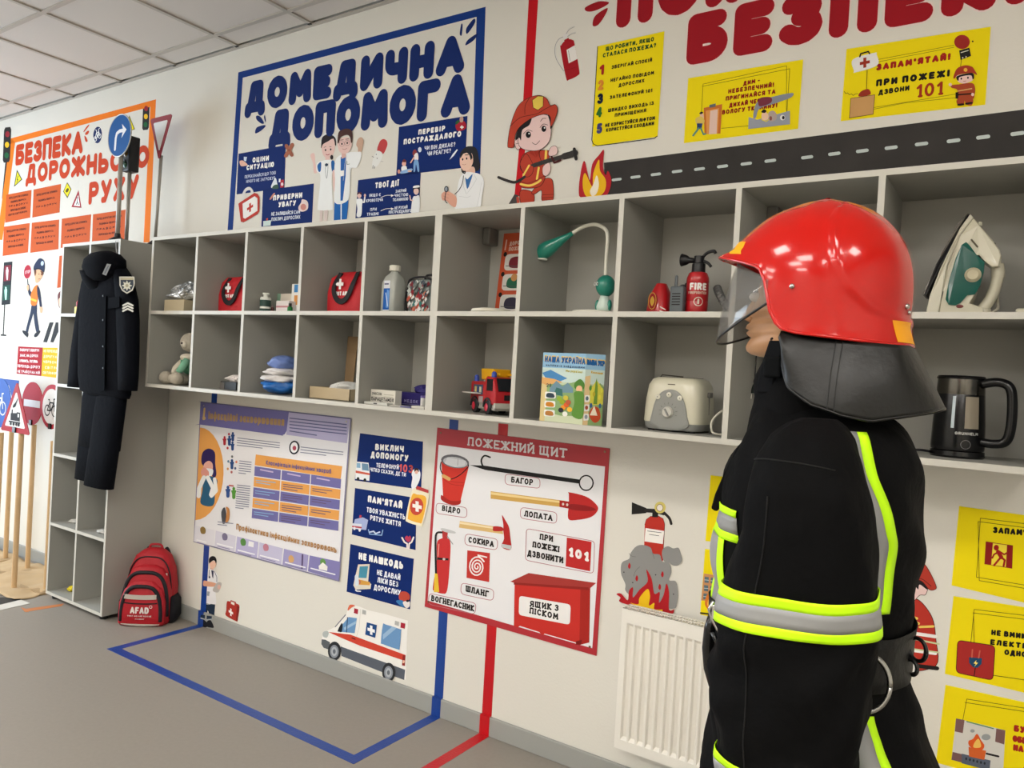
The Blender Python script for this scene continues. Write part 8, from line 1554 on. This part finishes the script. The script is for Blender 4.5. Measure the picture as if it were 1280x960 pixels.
# jacket body as a surface: front and back outline, half width by height
tf = prof([(884, 965), (893, 900), (900, 850), (905, 800), (904, 745), (905, 690), (908, 640), (918, 596), (931, 560), (946, 530), (955, 500), (966, 478)])
tb = prof([(1178, 985), (1170, 960), (1150, 905), (1137, 868), (1134, 832), (1136, 796), (1146, 740), (1152, 690), (1154, 650), (1154, 610), (1148, 575), (1135, 545), (1115, 525), (1080, 505), (1070, 478)])
zt_, zb2 = M(960, 478).z, M(1000, 985).z
HWT = sorted([(M(0, 0).z*0+z, w) for z, w in ((zb2, .2), (M(1000, 900).z, .17), (M(1000, 832).z, .145), (M(1000, 780).z, .15), (M(1000, 700).z, .17), (M(1000, 620).z, .185), (M(1000, 575).z, .19), (M(1000, 548).z, .16), (M(1000, 525).z, .12), (M(1000, 505).z, .085), (zt_, .075))])
def tor(th, z, off=0.0):
    a, c_ = interp(tf, z), interp(tb, z); xc = (a+c_)/2; ax = (c_-a)/2; w = interp(HWT, z); ct, st = math.cos(th), math.sin(th)
    n = Vector((-ct/max(ax, .01), -st/max(w, .01), 0)).normalized()
    wr = .003*math.sin(9*z*6+4*th)+.0022*math.sin(5*th-31*z)+.0016*math.sin(11*th+57*z)
    p = Vector((xc-ax*math.copysign(abs(ct)**.86, ct), YM-w*math.copysign(abs(st)**.86, st), z))
    return p+n*(off+(wr if off == 0 else wr))
b = MB(); NZ = 80; b.rings([[tor(2*PI*k/72, zb2+(zt_-zb2)*j/NZ) for k in range(72)] for j in range(NZ+1)], cap=False); jk = b.build('jacket', mn, BLK, smooth=True)
def tband(name, m, t0, t1, z0, z1, off=.0022, n=18, tilt=0, nv=3):
    b = MB(); b.grid(lambda u, v: tor(math.radians(t0+(t1-t0)*u), z0+(z1-z0)*v+tilt*u, off), n, nv); return b.build(name, mn, m, smooth=True, solid=.001, soff=1)
zz = lambda v, u=925: M(u, v, -.06).z
tband('lime_band', FLU, -50, 62, zz(634), zz(625.5)); tband('silver_band', SIL, -50, 62, zz(655), zz(634)); tband('lime_band', FLU, -50, 62, zz(665), zz(655))
tband('lime_band', FLU, 14, 22, zz(760), zz(665), nv=14); tband('silver_band', SIL, 22, 42, zz(760), zz(665), nv=14); tband('lime_band', FLU, 42, 50, zz(760), zz(665), nv=14)
# strips over the back: traced as a curve over (angle, height)
def tcurve(name, m, P, w0, w1, off=.0024):
    P = sm_open(P, 6); b = MB()
    L = [[tor(math.radians(t+w_), z, off) for w_ in (w0, (w0+w1)/2, w1)] for t, z in P]
    vs = [p for r in L for p in r]; b.add(vs, [(i*3+k, i*3+k+1, i*3+k+4, i*3+k+3) for i in range(len(L)-1) for k in (0, 1)]); return b.build(name, mn, m, smooth=True, solid=.001, soff=1, fixn=True)
def tfind(u, v):
    best = None; d = ray(u, v).normalized()
    for i in range(30, 180, 2):
        for z in [zb2+(zt_-zb2)*j/70 for j in range(71)]:
            p = tor(math.radians(i), z); e = ((p-CAM)-d*((p-CAM).dot(d))).length
            if best is None or e < best[0]: best = (e, i, z)
    return best[1], best[2]
C1 = [tfind(u, v) for u, v in ((1070, 543), (1082, 580), (1097, 625), (1108, 662), (1110, 690), (1105, 730), (1098, 770))]
tcurve('lime_band', FLU, C1, -1, 6); tcurve('silver_band', SIL, C1, -13, -1)
C2 = [tfind(u, v) for u, v in ((1082, 893), (1090, 920), (1098, 945), (1108, 975))]
tcurve('lime_band', FLU, C2, -1, 5); tcurve('silver_band', SIL, C2, -13, -1); tcurve('lime_band', FLU, C2, -18, -13)
# sleeves
def armf(sg, rows_, d):
    T_ = [(M(l, v, d), M(r, v, d)) for v, l, r in rows_]
    zs = sorted([((a.z+c_.z)/2, a.x, c_.x, w) for (a, c_), w in zip(T_, AW)])
    return zs
AR_ = [(524, 995, 1036), (533, 975, 1050), (548, 960, 1062), (575, 950, 1074), (606, 944, 1084), (640, 937, 1091), (671, 931, 1095), (700, 922, 1098), (728, 914, 1099), (757, 906, 1098), (785, 900, 1096), (815, 896, 1094), (846, 893, 1090), (880, 894, 1084), (912, 896, 1076), (960, 899, 1066), (1010, 905, 1056)]
AW = [.03, .05, .07, .085, .09, .09, .088, .086, .084, .082, .08, .079, .078, .075, .072, .068, .064]
ATB = armf(1, AR_, -.225)
def ain(z, k): return interp([(r[0], r[k]) for r in ATB], z)
def armp(th, z, off=0, sg=1):
    a, c_, w = ain(z, 1), ain(z, 2), ain(z, 3); xc, ax = (a+c_)/2, (c_-a)/2; ct, st = math.cos(th), math.sin(th)
    lean = .055*max(0, (z-M(1000, 606, -.225).z))/.12
    el = math.exp(-((z-M(1000, 860, -.225).z)/.07)**2); wr = .0045*el*math.sin(60*z+2.2*math.sin(th*1.5)*2+1)+.0028*math.sin(40*z+3*th)*min(1, max(.2, (M(1000, 650).z-z)*9))+.002*math.sin(90*z-5*th)*(1 if z < 1.2 else .3)+.0016*math.sin(7*th+30*z)
    n = Vector((-ct, -st, 0))
    p = Vector((xc-ax*math.copysign(abs(ct)**.8, ct), -(w)*math.copysign(abs(st)**.8, st), z))+Vector((n.x, n.y, 0))*(wr+off)
    yy = -.225+min(.06, lean)+p.y
    return Vector((p.x-(.012 if sg < 0 else 0), YM+yy*sg, p.z))
za, zb3 = ATB[-1][0], ATB[0][0]
def sleeve(sg):
    b = MB(); b.rings([[armp(2*PI*k/56, zb3+(za-zb3)*(j/64), 0, sg) for k in range(56)] for j in range(65)]); return b.build('sleeve', mn, BLK, smooth=True)
def aband(name, m, zL0, zR0, zL1, zR1, sg, off=.0024):
    b = MB(); xl, xr = ATB[0][1], ain(zL0, 2)
    def f(u, v):
        th = 2*PI*u; k = (1-math.cos(th))/2; z = (zL0+(zR0-zL0)*k)*(1-v)+(zL1+(zR1-zL1)*k)*v; return armp(th, z, off, sg)
    b.grid(f, 56, 3); return b.build(name, mn, m, smooth=True, solid=.001, soff=1)
A_ = lambda u, v: M(u, v, -.225).z
for sg in (1, -1):
    sleeve(sg)
    zl = [A_(915, v) for v in (722, 736, 757, 768)]; zr = [A_(1097, v) for v in (744, 757, 781, 794)]
    for nm, m_, i in (('lime_band', FLU, 0), ('silver_band', SIL, 1), ('lime_band', FLU, 2)): aband(nm, m_, zl[i+1], zr[i+1], zl[i], zr[i], sg)
    zl = [A_(897, v) for v in (920, 932, 954, 966)]; zr = [A_(1066, v) for v in (975, 987, 1009, 1021)]
    for nm, m_, i in (('lime_band', FLU, 0), ('silver_band', SIL, 1), ('lime_band', FLU, 2)): aband(nm, m_, zl[i+1], zr[i+1], zl[i], zr[i], sg)
    hb = [(M(985, v, -.225), w, h) for v, w, h in ((1000, .03, .022), (1030, .04, .02), (1060, .045, .018), (1090, .035, .014))]
    part(mn, 'glove', mat('#2a2622', .7), lambda b: b.loft([(p.x-.01*i, YM+(-.225)*sg, p.z, w, h) for i, (p, w, h) in enumerate(hb)][::-1], 20), smooth=True)
    for k in range(4):
        x_ = hb[3][0].x-.03+(k-1.5)*.018; part(mn, 'finger', mat('#2a2622', .7), lambda b: b.tube([(x_, YM-.225*sg, hb[3][0].z+.015), (x_-.004, YM-(.225+.004)*sg, hb[3][0].z-.025), (x_-.008, YM-(.225-.006)*sg, hb[3][0].z-.055+abs(k-1.3)*.006)], [.009, .0088, .007], 10), smooth=True)
    part(mn, 'thumb', mat('#2a2622', .7), lambda b: b.tube([(hb[2][0].x-.05, YM-.225*sg, hb[2][0].z+.01), (hb[2][0].x-.072, YM-.22*sg, hb[2][0].z-.02), (hb[2][0].x-.07, YM-.215*sg, hb[2][0].z-.045)], [.011, .010, .008], 10), smooth=True)
part(mn, 'sleeve_seam', mat('#050505', .9), lambda b: b.tube([armp(PI/2-.28-.06*k/30, zb3+.05+(za-.10-zb3-.05)*k/30, .0006) for k in range(31)], .0011, 5), smooth=True)
part(mn, 'shoulder_seam', mat('#050505', .9), lambda b: b.tube([armp(.35+1.9*k/16, M(1000, 585, -.3).z+.006*math.sin(PI*k/16), .0006) for k in range(17)], .0012, 5), smooth=True)
# collar, throat strap, front flap
cz0, cz1 = M(950, 545).z, M(960, 452).z
def cl(th, s_):
    z = cz0+(cz1-cz0)*s_; fx = interp(prof([(938, 548), (943, 520), (948, 500), (946, 480), (954, 462), (962, 448)]), z); bx2 = M(1075, 500).x
    xc, ax = (fx+bx2)/2, (bx2-fx)/2; w = .105-.03*s_; ct, st = math.cos(th), math.sin(th)
    return Vector((xc-ax*ct, YM-w*st, z+.004*math.sin(5*th)))
b = MB(); b.rings([[cl(2*PI*k/40, j/10) for k in range(40)] for j in range(11)], cap=False); b.build('collar', mn, BLK, smooth=True, solid=.005)
part(mn, 'throat_strap', mat('#090a0d', .8, spec=.15), lambda b: b.rings([[Vector((M(u, v, -.05).x+dx, YM-.05+dy, M(u, v, -.05).z)) for dx, dy in ((-.014, .02), (-.014, -.02), (.016, -.03), (.016, .02))] for u, v in ((978, 422), (972, 440), (966, 458), (962, 476), (960, 492))]), smooth=.6, bevel=.004)
part(mn, 'strap_buckle', mat('#0b0d0f', .8, spec=.12), lambda b: b.box(M(966, 455, -.09).x-.014, M(966, 455, -.09).x+.014, YM-.094, YM-.08, M(966, 472, -.09).z, M(966, 446, -.09).z), bevel=.004)
def flat(name, m, P, d, th=.012, **k): return part(mn, name, m, lambda b: b.prism([M(u, v, d) for u, v in P], (0, th, 0)), bevel=.003, **k)
flat('front_flap', BLK, [(925, 553), (942, 556), (934, 590), (916, 620), (912, 660), (910, 700), (898, 710), (888, 690), (898, 668), (904, 630), (908, 590)], -.09, .02)
flat('strap_end', BLK, [(922, 556), (930, 562), (915, 600), (905, 625), (895, 640), (888, 636), (893, 618), (905, 590)], -.10, .01)
flat('strap_end', BLK, [(905, 668), (912, 672), (906, 706), (900, 712), (893, 706), (892, 694), (888, 696)], -.10, .01)
part(mn, 'snap', mat('#d8d4cc', .3, .8), lambda b: b.lathe([(.002, 0), (.002, -.002)], M(903, 698, -.104), axis='y', n=10))
# belt
bz0, bz1 = M(1110, 868, -.1).z, M(1110, 800, -.1).z
tband('belt', mat('#111110', .55, key='belt_leather', bump=.2, nscale=70, spec=.3), 0, 359.9, bz0, bz1, .007, 72, nv=4)
def torus(name, m, c_, R, r, axis, sq=1.0):
    return part(mn, name, m, lambda b: b.tube([Vector(c_)+Vector(axis[0])*R*math.cos(2*PI*k/36)+Vector(axis[1])*R*sq*math.sin(2*PI*k/36) for k in range(37)], r, 10), smooth=True)
rc = M(1080, 853, -.20); torus('steel_ring', mat('#a9a9a6', .25, 1), rc, .030, .0035, ((1, .25, 0), (0, .1, 1)), 1.25)
bc = M(1147, 812, 0); torus('black_ring', mat('#0c0c0c', .35), bc, .016, .003, ((.8, -.6, 0), (0, 0, 1)), 1.05)
bc = M(1139, 834, 0); torus('black_ring', mat('#0c0c0c', .35), bc, .011, .003, ((.8, -.6, 0), (0, 0, 1)), 1.0)
SHN = mat('#0d0d0e', .15, key='glossy_black')
hk = [M(u, v, -.1) for u, v in ((892, 768), (888, 785), (886, 810), (888, 835), (893, 855), (900, 872))]
part(mn, 'belt_hook', SHN, lambda b: b.tube(hk, [.008, .010, .011, .011, .010, .007], 14), smooth=True)
part(mn, 'belt_hook', mat('#c2c2c0', .15, 1), lambda b: b.tube([M(u, v, -.115) for u, v in ((892, 752), (887, 762), (891, 774), (897, 786), (902, 792))], .0035, 10), smooth=True)
part(mn, 'belt_hook', SHN, lambda b: b.tube([M(u, v, -.115) for u, v in ((890, 790), (896, 802), (900, 815), (898, 828))], .004, 8), smooth=True)
part(mn, 'hook_plate', mat('#d0cecb', .2, .9), lambda b: b.prism([M(u, v, -.12) for u, v in ((890, 757), (902, 752), (905, 762), (898, 775), (889, 774))], (0, .006, 0)), bevel=.0015)
# trousers and boots carry the figure down to the floor
TX_ = M(1010, 900).x
for sg in (1, -1):
    part(mn, 'trouser_leg', BLK, lambda b: b.loft([(TX_+.01, YM-.095*sg, .09, .085, .085), (TX_+.01, YM-.095*sg, .5, .09, .085), (TX_+.02, YM-.09*sg, .8, .11, .09), (TX_+.02, YM-.07*sg, 1.0, .12, .08)], 28), smooth=True)
    part(mn, 'boot', mat('#121212', .4), lambda b: b.loft([(TX_-.03, YM-.095*sg, 0, .135, .052, 2.6), (TX_-.03, YM-.095*sg, .03, .135, .052, 2.6), (TX_-.01, YM-.095*sg, .07, .11, .05, 2.4), (TX_+.015, YM-.095*sg, .12, .07, .052), (TX_+.015, YM-.095*sg, .2, .065, .055)], 28), smooth=True)
    for z_ in (.3, .34): part(mn, 'lime_band' if z_ == .3 else 'silver_band', FLU if z_ == .3 else SIL, lambda b: b.rings([[Vector((TX_+.01+.092*math.cos(2*PI*k/36), YM-.095*sg+.088*math.sin(2*PI*k/36), z)) for k in range(36)] for z in (z_, z_+.035)], cap=False), smooth=True)
